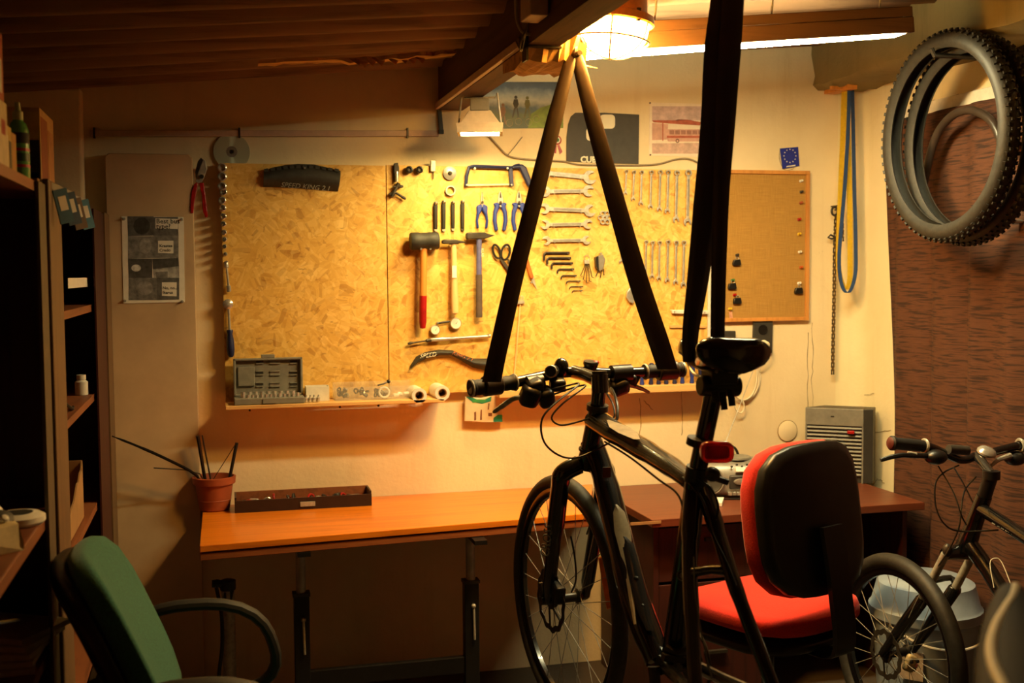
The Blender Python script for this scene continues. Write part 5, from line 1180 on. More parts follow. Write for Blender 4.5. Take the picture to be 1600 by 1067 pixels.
# things on top and in the units
ZT = 1.6485
def carton(name, x0, x1, y0, y1, z0, h, m, label, cat='box', faces=(), rot=0):
    t = thing(name, label, cat); mb = MB(); mb.bb((x0, y0, z0), (x1, y1, z0+h)); part('carton', mb, m, t, smooth=0, bevel=.001)
    for f, a, b, mm in faces:
        mb = MB()
        if f == 'front': mb.bb((x0+(x1-x0)*a[0], y0-.0006, z0+h*a[1]), (x0+(x1-x0)*b[0], y0-.0001, z0+h*b[1]))
        else: mb.bb((x1+.0001, y0+(y1-y0)*a[0], z0+h*a[1]), (x1+.0006, y0+(y1-y0)*b[0], z0+h*b[1]))
        part('print_patch', mb, mm, t, smooth=0)
    return t
pk = lambda n, c: mat(n, c, .55, var=.15, sc=30)
carton('part_carton', -.50, -.365, -1.285, -1.06, 1.6555, .18, pk('tan_carton', (206, 166, 110)), 'large carton with bike part picture on top of the shelving', faces=[('front', (.3, .05), (.98, .6), pk('black_pic', (30, 28, 28))), ('front', (.3, .62), (.98, .95), pk('yellow_pic', (214, 180, 96))), ('front', (.5, .12), (.95, .2), pk('white_pic', (190, 180, 170))), ('side', (.05, .05), (.5, .9), pk('rust_pic', (150, 72, 44))), ('side', (.55, .1), (.95, .8), pk('tan_pic', (196, 140, 88)))])
def bottle(x, y, z, label):
    t = thing('spray_bottle', label, 'bottle'); mb = MB(); mb.lathe([(.018, 0), (.020, .004), (.020, .100), (.015, .115), (.009, .122)], (x, y, z), (0, 0, 1), 18); part('bottle', mb, mat('green_bottle', (96, 170, 96), .25, var=.15, coat=.3), t)
    mb = MB(); mb.lathe([(.010, .122), (.010, .138), (.006, .141), (.005, .157), (0, .158)], (x, y, z), (0, 0, 1), 12); part('cap', mb, mat('pale_cap', (190, 200, 150), .4), t)
    for a, b, m in ((.06, .066, m_redp), (.028, .034, m_redp), (.075, .096, m_ink), (.04, .056, mat('dark_green_print', (30, 80, 40), .4))):
        mb = MB(); mb.lathe([(.0203, a), (.0203, b)], (x, y, z), (0, 0, 1), 18, cap=False); part('label_band', mb, m, t)
bottle(-.368, -1.57, ZT, 'green plastic bottle with red label bands on top of the shelving')
carton('yellow_carton', -.43, -.36, -1.83, -1.705, ZT, .09, pk('yellow_carton', (206, 174, 90)), 'small yellow and white carton near the green bottle', faces=[('side', (.1, .2), (.3, .85), pk('dark_pic', (50, 48, 46))), ('side', (.4, .15), (.65, .8), m_white), ('side', (.75, .1), (.93, .7), pk('dark_pic', (50, 48, 46)))])
carton('blue_carton', -.43, -.37, -1.82, -1.74, ZT+.0905, .075, pk('blue_carton', (34, 58, 110)), 'blue carton standing on the yellow one')
carton('ochre_carton', -.43, -.362, -1.69, -1.64, ZT, .085, pk('ochre_carton', (190, 140, 60)), 'narrow ochre carton between the green bottle and the yellow one')
carton('white_carton', -.43, -.345, -2.06, -1.845, ZT, .115, pk('cream_carton', (220, 204, 170)), 'cream carton with a round red mark at the picture edge', faces=[('side', (.72, .5), (.9, .72), m_redp)])
carton('red_carton', -.44, -.345, -2.05, -1.87, ZT+.1155, .115, pk('red_carton', (190, 90, 60)), 'reddish carton stacked on the cream carton', faces=[('side', (.1, .1), (.9, .6), m_white)])
carton('dark_gap_block', -.56, -.425, -.93, -.75, 1.6555, .22, pk('dark_gap_block', (18, 17, 16)), 'tall black block standing in for the dark gap behind the shelving top')  # black block put in to stand for the dark gap there
mb = MB(); mb.bb((-.40, -1.50, ZT), (-.345, -1.45, ZT+.014)); one('small_book', mb, m_card, 'small flat book lying beside the green bottle', 'book', smooth=0)
for i, (x, c, lab) in enumerate(((95, (40, 100, 140), 'blue folded leaflet, nearest on the shelving edge'), (108, (30, 70, 110), 'dark blue folded leaflet, second on the shelving edge'), (119, (110, 84, 60), 'brown leaflet hanging over the shelving edge'), (131, (56, 128, 164), 'light blue leaflet, farthest over the shelving edge'))):
    t = thing('leaflet', lab, 'leaflet', 'leaflets over the shelving edge')
    c_ = at((99, 112, 122, 134)[i], (322, 326, 334, 335)[i], X=XC+.034); Rl = Matrix.Rotation(rad(38), 3, 'Z') @ Matrix.Rotation(rad(-14), 3, 'Y')
    mb = MB(); mb.box(c_, (.032, .004, .072), Rl); part('cover', mb, pk('leaflet_%d' % i, c), t, smooth=0)
    mb = MB(); mb.box(c_+Rl @ V((.0, -.0024, .006)), (.018, .0006, .03), Rl); part('print_patch', mb, m_paper, t, smooth=0)
    mb = MB(); mb.box((XC-.022, c_.y+.01, 1.6615), (.06, .03, .003)); part('upper_page', mb, m_paper, t, smooth=0)
    mb = MB(); mb.prism([V((XC+.002, c_.y-.01, 1.6622)), V((XC+.002, c_.y+.024, 1.6622)), c_+Rl @ V((.012, .0021, .036)), c_+Rl @ V((-.012, .0021, .036))], (0, 0, .001)); part('fold', mb, m_paper, t, smooth=0)
mb = MB(); a, b = at(107, 450, X=-.352), at(150, 446, X=-.352); mb.box((-.353, (a.y+b.y)/2, a.z+.012), (.0012, abs(b.y-a.y), .026)); one('shelf_label', mb, m_paper, 'white paper label strip fixed across the dark shelving', 'label', smooth=0)
mb = MB(); q = at(125, 624, X=-.38); mb.lathe([(.017, 0), (.018, .003), (.018, .038), (.011, .044), (.013, .045), (.013, .058), (0, .059)], (-.375, q.y, 1.1185), (0, 0, 1), 16); one('pill_bottle', mb, m_white, 'small white screw-top bottle on the middle shelf', 'bottle')
t = thing('shelf_tool', 'dark tool lying on the upper shelf of the far unit', 'tool')
mb = MB(); mb.lathe([(.012, 0), (.016, .02), (.012, .1), (.008, .24)], (-.40, -1.1, 1.395), (0, 1, .0), 10); part('handle', mb, m_black, t)
mb = MB(); mb.box((-.40, -1.12, 1.395), (.05, .03, .03)); part('head', mb, m_dsteel, t)
t = thing('tool_pouch', 'dark crumpled pouch beside the white bottle', 'pouch')
mb = MB(); mb.sph((-.43, -1.02, 1.1505), (.05, .08, .032), 12, 8); part('pouch', mb, m_blackm, t); mb = MB(); mb.tube(spl([(-.37, -1.05, 1.16), (-.355, -.95, 1.125), (-.36, -.88, 1.122)], 5), .004, 6); part('cord', mb, m_blackm, t)
t = thing('cardboard_tray', 'torn cardboard box on the lower shelf of the far unit', 'box')
y0, y1 = -1.22, -.74; z0, z1 = .8005, .96
mb = MB(); mb.bb((-.62, y0, z0), (-.36, y1, z0+.004)); part('bottom', mb, m_card, t, smooth=0)
mb = MB(); P = [(-.36, y0, z0+.004), (-.36, y1, z0+.004), (-.36, y1, z1)]
for k in range(14): u = k/13; P.append((-.36, y1+(y0-y1)*(.05+.95*u), z1-.02-.12*u+random.uniform(-.008, .008)))
mb.prism(P, (.004, 0, 0)); part('torn_side', mb, m_card, t, smooth=0)
mb = MB(); mb.bb((-.62, y1-.004, z0+.004), (-.36, y1, z1)); part('end_flap', mb, m_card, t, smooth=0)
mb = MB(); mb.bb((-.62, y0, z0+.004), (-.616, y1-.004, z1)); part('back_side', mb, m_card, t, smooth=0)
# worn desk at the left edge
DKZ = .983
t = thing('side_desk', 'worn brown wooden counter at the left picture edge', 'counter')
mb = MB(); mb.bb((-.695, -2.42, DKZ-.028), (XC, far0-.0855, DKZ)); part('counter_top', mb, m_desk, t, smooth=0, bevel=.003)
t2 = thing('gauge_box', 'cream card box with a dark oval gadget on the counter', 'box')
yg = -1.84
mb = MB(); mb.prism([(-.425, yg-.14, DKZ+.0005), (-.33, yg-.07, DKZ+.0005), (-.33, yg-.07, DKZ+.012), (-.34, yg-.06, DKZ+.045), (-.405, yg-.06, DKZ+.06), (-.425, yg-.14, DKZ+.04)], (-.03, .09, 0)); part('card', mb, pk('cream_card', (226, 206, 156)), t2, smooth=0)
mb = MB(); mb.lathe([(.03, 0), (.026, .008), (0, .011)], (-.375, yg-.045, DKZ+.05), (.5, -.5, .8), 20, sx=1.0, sy=.7); part('oval_gadget', mb, m_dgrey, t2)
mb = MB(); mb.lathe([(.008, 0), (.006, .004), (0, .005)], (-.362, yg-.06, DKZ+.056), (.5, -.5, .8), 12); part('button', mb, m_white, t2)
t2 = thing('round_dial', 'white round dial instrument lying on the counter', 'dial')
mb = MB(); mb.lathe([(.045, 0), (.05, .006), (.05, .016), (.04, .022), (0, .023)], (-.375, -1.68, DKZ+.0005), (0, 0, 1), 26); part('body', mb, m_white, t2)
mb = MB(); mb.lathe([(.028, .0232), (0, .0238)], (-.375, -1.68, DKZ+.0005), (0, 0, 1), 22); part('face', mb, m_dgrey, t2)
mb = MB(); mb.lathe([(.034, 0), (.036, .01), (.03, .03), (.02, .045), (0, .047)], (-.42, -1.72, DKZ+.0005), (0, 0, 1), 22); one('white_timer', mb, m_white, 'white domed timer at the edge of the picture on the counter', 'timer')
for i in range(5):
    mb = MB(); R3 = Matrix.Rotation(rad(6-9*i), 3, 'Z'); mb.box((-.45+.008*i, -1.66+.02*i, .7062+.0118*i), (.19, .15, .0105), R3)
    one('paper_stack', mb, m_paper, 'pile of white paper on the shelf under the counter, %s sheet bundle' % ['lowest', 'second', 'middle', 'fourth', 'topmost'][i], 'paper', 'papers under the counter', smooth=0)
mb = MB(); mb.sph((-.45, -2.02, .1405), (.08, .12, .05), 12, 8); one('dark_bag', mb, m_blackm, 'dark crumpled bag on the lowest shelf at the left edge', 'bag')
# ================================================================== things on the orange table
q = at(337, 796, Z=TZ)
t = thing('flower_pot', 'terracotta coloured plastic pot holding old spokes and hacksaw blades', 'pot')
pc = V((at(338, 780, Z=TZ).x+.012, at(338, 780, Z=TZ).y, TZ+.0005))
PCX, PCY = -.012, -.075
o0 = V((PCX, PCY, TZ+.0005))
mb = MB(); mb.lathe([(.046, 0), (.050, .004), (.062, .088), (.070, .090), (.072, .112), (.066, .114), (.063, .10), (.05, .02), (0, .018)], o0, (0, 0, 1), 28); part('pot', mb, m_terra, t)
mb = MB(); mb.ring(o0+V((0, 0, .035)), (0, 0, 1), .0535, .0022, 30, 5); part('rib', mb, m_terra, t)
def stick(name, a, b, r, m, lab, D1, cat='rod', r2=None, grp='sticks in the pot'):
    A = o0+V(a); B = at(b[0], b[1], Y=D1); mb = MB(); mb.tube([A, (A+B)/2, B], [r, r, r2 or r], 7); return one(name, mb, m, lab, cat, grp)
stick('saw_blade', (-.02, .0, .03), (309, 681), .006, m_black, 'thick black stick leaning left in the pot', -.10, 'stick')
stick('metal_rod', (.0, .0, .03), (316, 680), .0028, m_dsteel, 'thin metal rod beside the thick black stick', -.09)
stick('black_tube', (.035, .0, .03), (370, 692), .0058, m_blackm, 'short black tube leaning right in the pot', -.10, 'tube')
stick('thin_spoke', (-.03, .0, .06), (368, 694), .0014, m_dsteel, 'thin spoke slanting across to the black tube', -.12, 'spoke')
mb = MB(); A = o0+V((-.03, .0, .06)); P = [A, at(306, 742, Y=-.12), at(262, 718, Y=-.14), at(215, 697, Y=-.16), at(174, 681, Y=-.18)]; mb.tube(spl(P, 4), [.004]*4+[.0075]*8+[.006]*3+[.003]*2, 6, sq=.5); one('long_blade', mb, m_blackm, 'long dark strip reaching far left out of the pot', 'strip', 'sticks in the pot')
mb = MB(); P = [o0+V((-.01, -.01, .06)), at(312, 740, Y=-.12), at(288, 734, Y=-.13), at(240, 731, Y=-.15)]; mb.tube(P, .0022, 6); one('short_spoke', mb, m_dsteel, 'short bent spoke reaching left below the long strip', 'spoke', 'sticks in the pot')
# long dark tray full of small parts
t = thing('parts_tray', 'long narrow dark tray of small parts on the orange table', 'tray')
A1, A2 = at(367, 802, Z=TZ), at(581, 790, Z=TZ); ux = (A2-A1).normalized(); uy = V((-ux.y, ux.x, 0)); L = (A2-A1).length; Dp = .115; H = .05
def tp(x, y, z): return A1+ux*x+uy*y+V((0, 0, z+.0005))
def tb(mb, x0, x1, y0, y1, z0, z1): mb.quad8([tp(x0, y0, z0), tp(x1, y0, z0), tp(x1, y1, z0), tp(x0, y1, z0)], [tp(x0, y0, z1), tp(x1, y0, z1), tp(x1, y1, z1), tp(x0, y1, z1)])
m_tray = mat('dark_tray', (46, 28, 24), .45, var=.2)
for nm, a in (('bottom', (0, L, 0, Dp, 0, .004)), ('front_side', (0, L, 0, .006, .004, H*.8)), ('back_side', (0, L, Dp-.006, Dp, .004, H)), ('end', (0, .006, .006, Dp-.006, .004, H)), ('end', (L-.006, L, .006, Dp-.006, .004, H))):
    mb = MB(); tb(mb, *a); part(nm, mb, m_tray if nm != 'back_side' else m_cabs, t, smooth=0)
mb = MB(); tb(mb, L*.47, L*.58, -.004, -.0002, .010, .026); part('label_holder', mb, m_steel, t, smooth=0, bevel=.001)
ccs = [m_black, m_redp, m_dsteel, m_blackm, m_chrome, m_redp, m_dgrey, m_white]
spots = sorted((random.uniform(.03, L-.03), random.uniform(.025, Dp-.025)) for _ in range(34))
cn = ['black plastic', 'red', 'dark steel', 'matte black', 'chrome', 'red', 'dark grey', 'white']; sn = ['ring', 'rod', 'block', 'bead']
for k, (x, y) in enumerate(spots):
    z = .016+random.uniform(0, .014); d = V((random.uniform(-1, 1), random.uniform(-1, 1), random.uniform(-.5, .5))).normalized(); mb = MB(); c = tp(x, y, z); ci, si = (k*5+k//7) % 8, (k*3+k//5) % 4; m = ccs[ci]
    if si == 0: mb.ring(c, d, .013, .004, 14, 6)
    elif si == 1: mb.cyl(c-d*.018, c+d*.018, .006, 8)
    elif si == 2: mb.box(c, (.034, .014, .012), Matrix.Rotation(random.uniform(0, 3), 3, 'Z'))
    else: mb.sph(c, (.013, .009, .008), 8, 6)
    th_ = '%d%s' % (k+1, 'th' if 10 < (k+1) % 100 < 14 else {1: 'st', 2: 'nd', 3: 'rd'}.get((k+1) % 10, 'th'))
    one('small_part', mb, m, 'small %s %s in the dark tray, %s part from its left end' % (cn[ci], sn[si], th_), 'bike part', 'small parts in the dark tray')
# ================================================================== chairs
def frame_of(o, h, lean=0):
    f = V((math.sin(h), math.cos(h), 0)); l = V((-math.cos(h), math.sin(h), 0)); return f, l, V((0, 0, 1))
def pad(mb, c, u, v, n, hu, hv, th, bulge=.02, curve=0.0, nseg=14, p=3.5):
    """rounded upholstered slab: c centre, u/v in-plane axes, n thickness axis"""
    rings = []
    for k in range(9):
        w_ = -1+2*k/8; s = (1-abs(w_)**3)**.33 if abs(w_) < 1 else .0; s = .86+.14*s; ring = []
        for i in range(28):
            a = 2*math.pi*i/28; ca, sa = math.cos(a), math.sin(a); r = (abs(ca)**p+abs(sa)**p)**(-1/p)
            x, y = r*ca*hu*s, r*sa*hv*s
            ring.append(c+u*x+v*y+n*(w_*th/2+curve*((x/hu)**2)-bulge*0))
        rings.append(ring)
    mb.loft(rings); return mb
def chair(name, label, seat, h, bc, bn_tilt, bw, bh, fab, arms=None):
    t = thing(name, label, 'chair'); f, l, up = frame_of(None, h)
    mb = MB(); pad(mb, seat+V((0, 0, -.02)), l, f, up, .225, .215, .055, curve=.012); part('seat', mb, fab, t, smooth=60)
    mb = MB(); pad(mb, seat+V((0, 0, -.078)), l, f, up, .215, .205, .03); part('seat_shell', mb, m_black, t, smooth=60)
    n = (f*math.cos(bn_tilt)+up*math.sin(bn_tilt)); v = (up*math.cos(bn_tilt)-f*math.sin(bn_tilt))
    mb = MB(); pad(mb, bc, l, v, n, bw, bh, .05, curve=.035); part('backrest', mb, fab, t, smooth=60)
    mb = MB(); pad(mb, bc-n*.042, l, v, n, bw*.985, bh*.985, .04, curve=.035); part('back_shell', mb, m_black, t, smooth=60)
    base = V((seat.x, seat.y, 0))
    bar = [seat-f*.12+V((0, 0, -.10)), seat-f*.25+V((0, 0, -.09)), bc-v*bh*.9-n*.075, bc-v*bh*.1-n*.068]
    mb = MB(); mb.strip(spl(bar, 6), l*.04, -n*.014); part('back_support', mb, m_black, t)
    mb = MB(); mb.lathe([(.03, .06), (.03, .25), (.018, .25), (.018, seat.z-.1)], base, (0, 0, 1), 16); part('gas_column', mb, m_black, t)
    mb = MB(); mb.box(seat+V((0, 0, -.105)), (.16, .2, .03)); part('mechanism', mb, m_dsteel, t, bevel=.004)
    mb = MB(); mb.tube([seat+l*-.1+V((0, 0, -.105)), seat-l*.26+V((0, 0, -.115))], .006, 8); part('lever', mb, m_dsteel, t)
    for k in range(5):
        a = h+rad(72*k+20); d = V((math.sin(a), math.cos(a), 0)); mb = MB(); mb.tube([base+V((0, 0, .11)), base+d*.15+V((0, 0, .10)), base+d*.28+V((0, 0, .07))], [.024, .02, .015], 8); fl_ = part('foot_spoke', mb, m_black, t)
        mb = MB(); mb.cyl(base+d*.28+V((-.012, 0, .026)), base+d*.28+V((.012, 0, .026)), .026, 14); mb.cyl(base+d*.28+V((0, 0, .03)), base+d*.28+V((0, 0, .065)), .007, 8); part('castor', mb, m_black, fl_)
    if arms:
        for s in (1, -1):
            c = seat+l*.265*s+V((0, 0, .142))-f*.045; P = []
            for i in range(28):
                a = 2*math.pi*i/28; ca, sa = math.cos(a), math.sin(a); r = (abs(ca)**2.6+abs(sa)**2.6)**(-1/2.6); P.append(c+f*(.150*r*ca*(1+.0*sa))+up*(.105*r*sa)-f*.03*sa)
            mb = MB(); mb.tube(P, .019, 10, True, sq=.7); part('arm_loop', mb, m_blackm, t)
            mb = MB(); mb.tube([seat+l*.12*s+V((0, 0, -.1)), seat+l*.24*s+V((0, 0, -.09)), c+up*-.10], .016, 8); part('arm_bracket', mb, m_black, t)
    return t
hr = rad(-22); f, l, up = frame_of(None, hr)
rs = at(1196, 915, D=3.28); rs.z = .53
rb = at(1262, 808, D=3.10)
chair('red_chair', 'red office chair with black back shell in front of the brown desk', at(1200, 936, D=3.28), hr, rb, rad(-8), .205, .205, m_red)
hg = rad(89)
gb = at(196, 1008, D=2.30); gf = V((math.sin(hg), math.cos(hg), 0))
chair('green_chair', 'green fabric office chair with loop arms at the lower left', gb+gf*.20-V((0, 0, .25)), hg, gb, rad(23), .20, .22, m_green, arms=True)
# ================================================================== floor pump behind the green chair
t = thing('floor_pump', 'upright floor pump with grey barrel under the orange table', 'pump')
pb = at(358, 1000, Y=-.30); PX, PY = pb.x, -.30
mb = MB(); mb.cyl((PX, PY, .03), (PX, PY, .47), .021, 18); part('barrel', mb, m_steel, t)
mb = MB(); mb.bb((PX-.03, PY-.12, 0), (PX+.03, PY+.12, .02)); part('base', mb, m_black, t, bevel=.004); mb = MB(); mb.lathe([(.03, .02), (.03, .05), (.024, .06)], (PX, PY, 0), (0, 0, 1), 16); part('foot_collar', mb, m_black, t)
mb = MB(); mb.lathe([(.024, .455), (.025, .46), (.025, .485), (.012, .49)], (PX, PY, 0), (0, 0, 1), 16); part('cap', mb, m_black, t)
zz = at(345, 915, Y=-.3).z
mb = MB(); mb.cyl((PX, PY, .485), at(343, 918, Y=-.31), .008, 8); part('rod', mb, m_black, t)
mb = MB(); a, b = at(331, 912, Y=-.31), at(358, 911, Y=-.31); mb.tube([a, a+(b-a)*.3, a+(b-a)*.6, b], [.012, .014, .010, .004], 8); part('pump_head', mb, m_black, t)
mb = MB(); wp(mb, [(350, 925), (362, 920), (366, 922), (361, 945), (347, 950)], -.29, .03); part('handle_grip', mb, m_black, t, bevel=.005)
mb = MB(); mb.tube(spl([at(338, 918, Y=-.31), at(346, 960, Y=-.33), at(347, 1010, Y=-.34), at(342, 1060, Y=-.34), V((PX-.03, PY-.05, .06))], 6), .006, 8); part('hose', mb, m_black, t)
# ================================================================== milky bucket behind the second bike
bc_ = at(1445, 1000, D=3.72); BX, BY = min(bc_.x, 2.2), bc_.y
t = thing('storage_bucket', 'pale bluish plastic bucket with domed lid behind the small bike', 'bucket')
bt = at(1440, 950, D=3.72).z; btop = at(1440, 906, D=3.65).z
mb = MB(); mb.lathe([(.135, 0), (.14, .005), (.165, bt), (.16, bt+.001)], (BX, BY, 0), (0, 0, 1), 32); part('body', mb, m_bucket, t)
mb = MB(); mb.lathe([(.172, bt-.02), (.176, bt-.016), (.176, bt+.012), (.168, bt+.02), (.15, btop-.02), (.12, btop-.004), (0, btop)], (BX, BY, 0), (0, 0, 1), 32); part('lid', mb, m_bucket, t)
mb = MB(); mb.tube(spl([V((BX-.17, BY, bt-.01)), V((BX-.12, BY-.14, bt-.06)), V((BX, BY-.18, bt-.08)), V((BX+.12, BY-.14, bt-.06)), V((BX+.17, BY, bt-.01))], 6), .004, 6); part('handle', mb, m_white, t)
mb = MB(); n_ = (CAM-V((BX, BY, .2))).normalized(); q = at(1388, 975, D=3.6); s_ = V((BX, BY, 0))+V((-.118, -.106, bt*.62)); R3 = Matrix.Rotation(math.atan2(-.106, -.118)+math.pi/2, 3, 'Z'); mb.box(s_, (.07, .004, .09), R3); st = part('sticker', mb, mat('sticker_paper', (214, 196, 178), .6), t)
mb = MB(); mb.sph(s_+R3 @ V((0, .003 if False else -.003, .01)), (.02, .002, .02), 12, 6, R3); part('sticker_print', mb, mat('sticker_print', (150, 70, 74), .6), st)
# ================================================================== bicycles
def wheel(t, hub, ax, R, tr, rim_m=m_bikeblk, rotor=None, refl=None, nsp=28, lab=None, letter=None, up=V((0, 0, 1))):
    ax = V(ax).normalized(); x, y, z = basis(ax)
    mb = MB(); mb.ring(hub, ax, R-tr, tr, 72, 14); ty = part('tyre', mb, m_rubber, t, smooth=60)
    mb = MB(); n = 72; rr = R-2*tr
    prof = [(rr+.004, -.011), (rr+.004, .011), (rr-.008, .011), (rr-.018, .006), (rr-.018, -.006), (rr-.008, -.011)]; vs = []; fs = []
    for i in range(n):
        a = 2*math.pi*i/n; d = x*math.cos(a)+y*math.sin(a)
        for r_, h_ in prof: vs.append(hub+d*r_+z*h_)
    for i in range(n):
        for j in range(6): fs.append((i*6+j, i*6+(j+1) % 6, ((i+1) % n)*6+(j+1) % 6, ((i+1) % n)*6+j))
    mb.add(vs, fs); part('rim', mb, rim_m, t)
    mb = MB(); mb.lathe([(.006, -.06), (.008, -.055), (.02, -.04), (.022, -.034), (.014, -.028), (.013, .028), (.022, .034), (.02, .04), (.008, .055), (.006, .06)], hub, ax, 18); part('hub', mb, m_black, t)
    mb = MB()
    for i in range(nsp):
        s = 1 if i % 2 else -1; a0 = 2*math.pi*i/nsp; a1 = a0+(.75 if (i//2) % 2 else -.75)
        p = hub+(x*math.cos(a1)+y*math.sin(a1))*.02+z*.034*s; q = hub+(x*math.cos(a0)+y*math.sin(a0))*(rr-.016); mb.tube([p, q], .0011, 5)
    part('spokes', mb, m_steel, t, kind='stuff')
    if rotor:
        rs_, rR = rotor; c = hub+z*rs_; mb = MB(); vs = []; fs = []; n = 60
        for i in range(n):
            a = 2*math.pi*i/n; d = x*math.cos(a)+y*math.sin(a); wv = .003*math.sin(a*12)
            for r_, h_ in ((rR-.016+wv, -.001), (rR+wv, -.001), (rR+wv, .001), (rR-.016+wv, .001)): vs.append(c+d*r_+z*h_)
        for i in range(n):
            for j in range(4): fs.append((i*4+j, i*4+(j+1) % 4, ((i+1) % n)*4+(j+1) % 4, ((i+1) % n)*4+j))
        mb.add(vs, fs)
        for k in range(6):
            a0 = 2*math.pi*k/6; a1 = a0+.45; mb.tube([c+(x*math.cos(a0)+y*math.sin(a0))*.02, c+(x*math.cos(a1)+y*math.sin(a1))*(rR-.012)], .003, 5)
        mb.lathe([(.026, -.002), (.026, .002)], c, ax, 16); part('brake_rotor', mb, m_dsteel, t, smooth=0)
    if refl is not None:
        d = x*math.cos(refl)+y*math.sin(refl); tn = z.cross(d); R3 = Matrix((d, tn, z)).transposed(); mb = MB(); mb.box(hub+d*(rr*.62), (.10, .022, .012), R3); part('reflector', mb, m_orange, t, bevel=.004)
    mb = MB(); d = (x*math.cos(1.0)+y*math.sin(1.0)); mb.cyl(hub+d*(rr-.018), hub+d*(rr-.055), .003, 6); part('valve', mb, m_dsteel, t)
def saddle(t, rear, f, up, L=.27, W=.082, cm=m_black, nm='saddle', stripe=None):
    l = up.cross(f).normalized(); rings = []; K = 22
    def sec(u):
        w_ = W*(1-.83*min(1, max(0, (u-.06)/.62))**.9) if u > .06 else W*(.62+.38*(u/.06)**.5 if u > 0 else .62)
        w_ = max(w_, .019); top = .012*math.sin(u*math.pi*2.2+.6)+.012*(1-u); 
        return w_, top
    for k in range(K+1):
        u = k/K; w_, top = sec(u); end = 1.0
        if u > .93: w_ *= max(.35, 1-((u-.93)/.07)**2*.65)
        ring = []
        for i in range(18):
            a = 2*math.pi*i/18; ca, sa = math.cos(a), math.sin(a)
            h_ = sa*(.022 if sa > 0 else .052*(.35+.65*(1-u)**1.5))
            dip = -.010*math.exp(-(ca*w_/.014)**2)*(1 if sa > 0 else 0)*(1 if u < .35 else .3)
            ring.append(rear+f*(L*u)+l*(w_*(abs(ca)**.7)*(1 if ca > 0 else -1))+up*(top+h_+dip-(.006*(abs(ca)**3))))
        rings.append(ring)
    mb = MB(); mb.loft(rings); s = part(nm, mb, cm, t, smooth=70)
    return s, l
# ---- hanging bicycle
t = thing('hanging_bike', 'dark grey hybrid bicycle hung from the roof by black straps, rear wheel missing', 'bicycle')
B1 = t
hd = rad(-8.3); f, l, up = frame_of(None, hd); f = (f*math.cos(-.05)+up*math.sin(-.05)); up = l.cross(f)*-1 if l.cross(f).z < 0 else l.cross(f)
up = f.cross(l)*1.0
if up.z < 0: up = -up
hub = at(884, 934, D=3.16)
wheel(t, hub, l, .338, .020, rotor=(.045, .088), refl=rad(0) if False else None)
q = at(945, 910, D=3.02); 
mb = MB(); rf = [at(935, 872, D=2.96), at(945, 868, D=2.96), at(957, 950, D=2.96), at(948, 953, D=2.96)]; mb.prism(rf, FX*.012); part('reflector', mb, m_orange, t, bevel=.003)
crown = at(914, 730, D=2.99); htb = at(921, 705, D=2.975); htt = at(933, 641, D=2.95); cap = at(937, 592, D=2.93)
for s in (1, -1):
    a = crown+l*.052*s; b = hub+l*.058*s; m_ = a+(b-a)*.12+l*.012*s
    mb = MB(); mb.tube(spl([crown+l*.02*s+(htb-crown)*.2, a+l*.008*s+(b-a)*.03, m_, a+(b-a)*.5+l*.006*s, b+f*-.012+up*.02, b], 5), [.025]*5+[.025]*5+[.024]*5+[.019]*5+[.013]*5+[.009], 12); fk = part('fork_leg', mb, m_bikeblk, t, smooth=60)
    if s == 1:
        n_ = (CAM-a).normalized(); dd = (b-a).normalized(); pt = a+(b-a)*.66+l*.014+n_*.021; text('lettering', 'CROSS', pt, -dd, n_.cross(-dd), .034, m_grey, fk, .0006, shear=.2)
        pt = a+(b-a)*.16+n_*.0235; mb = MB(); mb.box(pt, (.012, .002, .022), Matrix((dd.cross(n_), n_, dd)).transposed()); part('sticker', mb, m_redp, fk)
mb = MB(); mb.tube([crown-(htb-crown)*.0, htb, htt], [.026, .024, .023], 16); part('head_tube', mb, m_bikeblk, t)
mb = MB(); mb.tube([htb, htb+(htt-htb)*.05], .029, 16); mb.tube([htt, htt+(cap-htt)*.18], .028, 16); part('headset', mb, m_dsteel, t)
mb = MB(); mb.tube([htt, htt+(cap-htt)*.9], .0185, 14); part('steerer_spacers', mb, m_bikeblk, t)
bar = at(897, 581, D=3.02)
mb = MB(); mb.tube([cap-up*.006, cap+(bar-cap)*.5, bar], [.019, .017, .018], 12); mb.tube([cap-up*.035, cap+up*.012], .022, 14); part('stem', mb, m_bikegrey, t)
mb = MB(); mb.cyl(cap+up*.012, cap+up*.02, .019, 14); part('top_cap', mb, m_dsteel, t)
barP = [at(734, 607, D=2.90), at(800, 598, D=2.95), at(862, 585, D=3.0), at(897, 581, D=3.02), at(950, 583, D=3.05), at(1008, 581, D=3.10), at(1068, 577, D=3.14)]
mb = MB(); mb.tube(spl(barP, 5), .0145, 12); hb = part('handlebar', mb, m_bikeblk, t)
for a, b, r0, r1 in ((barP[0], at(806, 597, D=2.955), .020, .0185), (barP[6], at(1006, 581, D=3.098), .0185, .0175)):
    d = (b-a).normalized(); Lg = (b-a).length; mb = MB(); prof = [(r0*.95, 0), (r0*1.1, .004), (r0*1.1, .012), (r0, .014)]+[(r0-(r0-r1)*k/10+(.0008 if k % 2 else 0), .014+(Lg-.03)*k/10) for k in range(11)]+[(r1*1.12, Lg-.012), (r1*1.12, Lg)]; mb.lathe(prof, a, d, 18); g = part('grip', mb, m_blackm, t)
    mb = MB(); mb.ring(a+d*.003, d, r0*1.05, .0028, 22, 6); part('lock_ring', mb, m_steel, g); mb = MB(); mb.ring(b-d*.004, d, r1*1.1, .003, 22, 6); part('lock_ring', mb, m_steel, g)
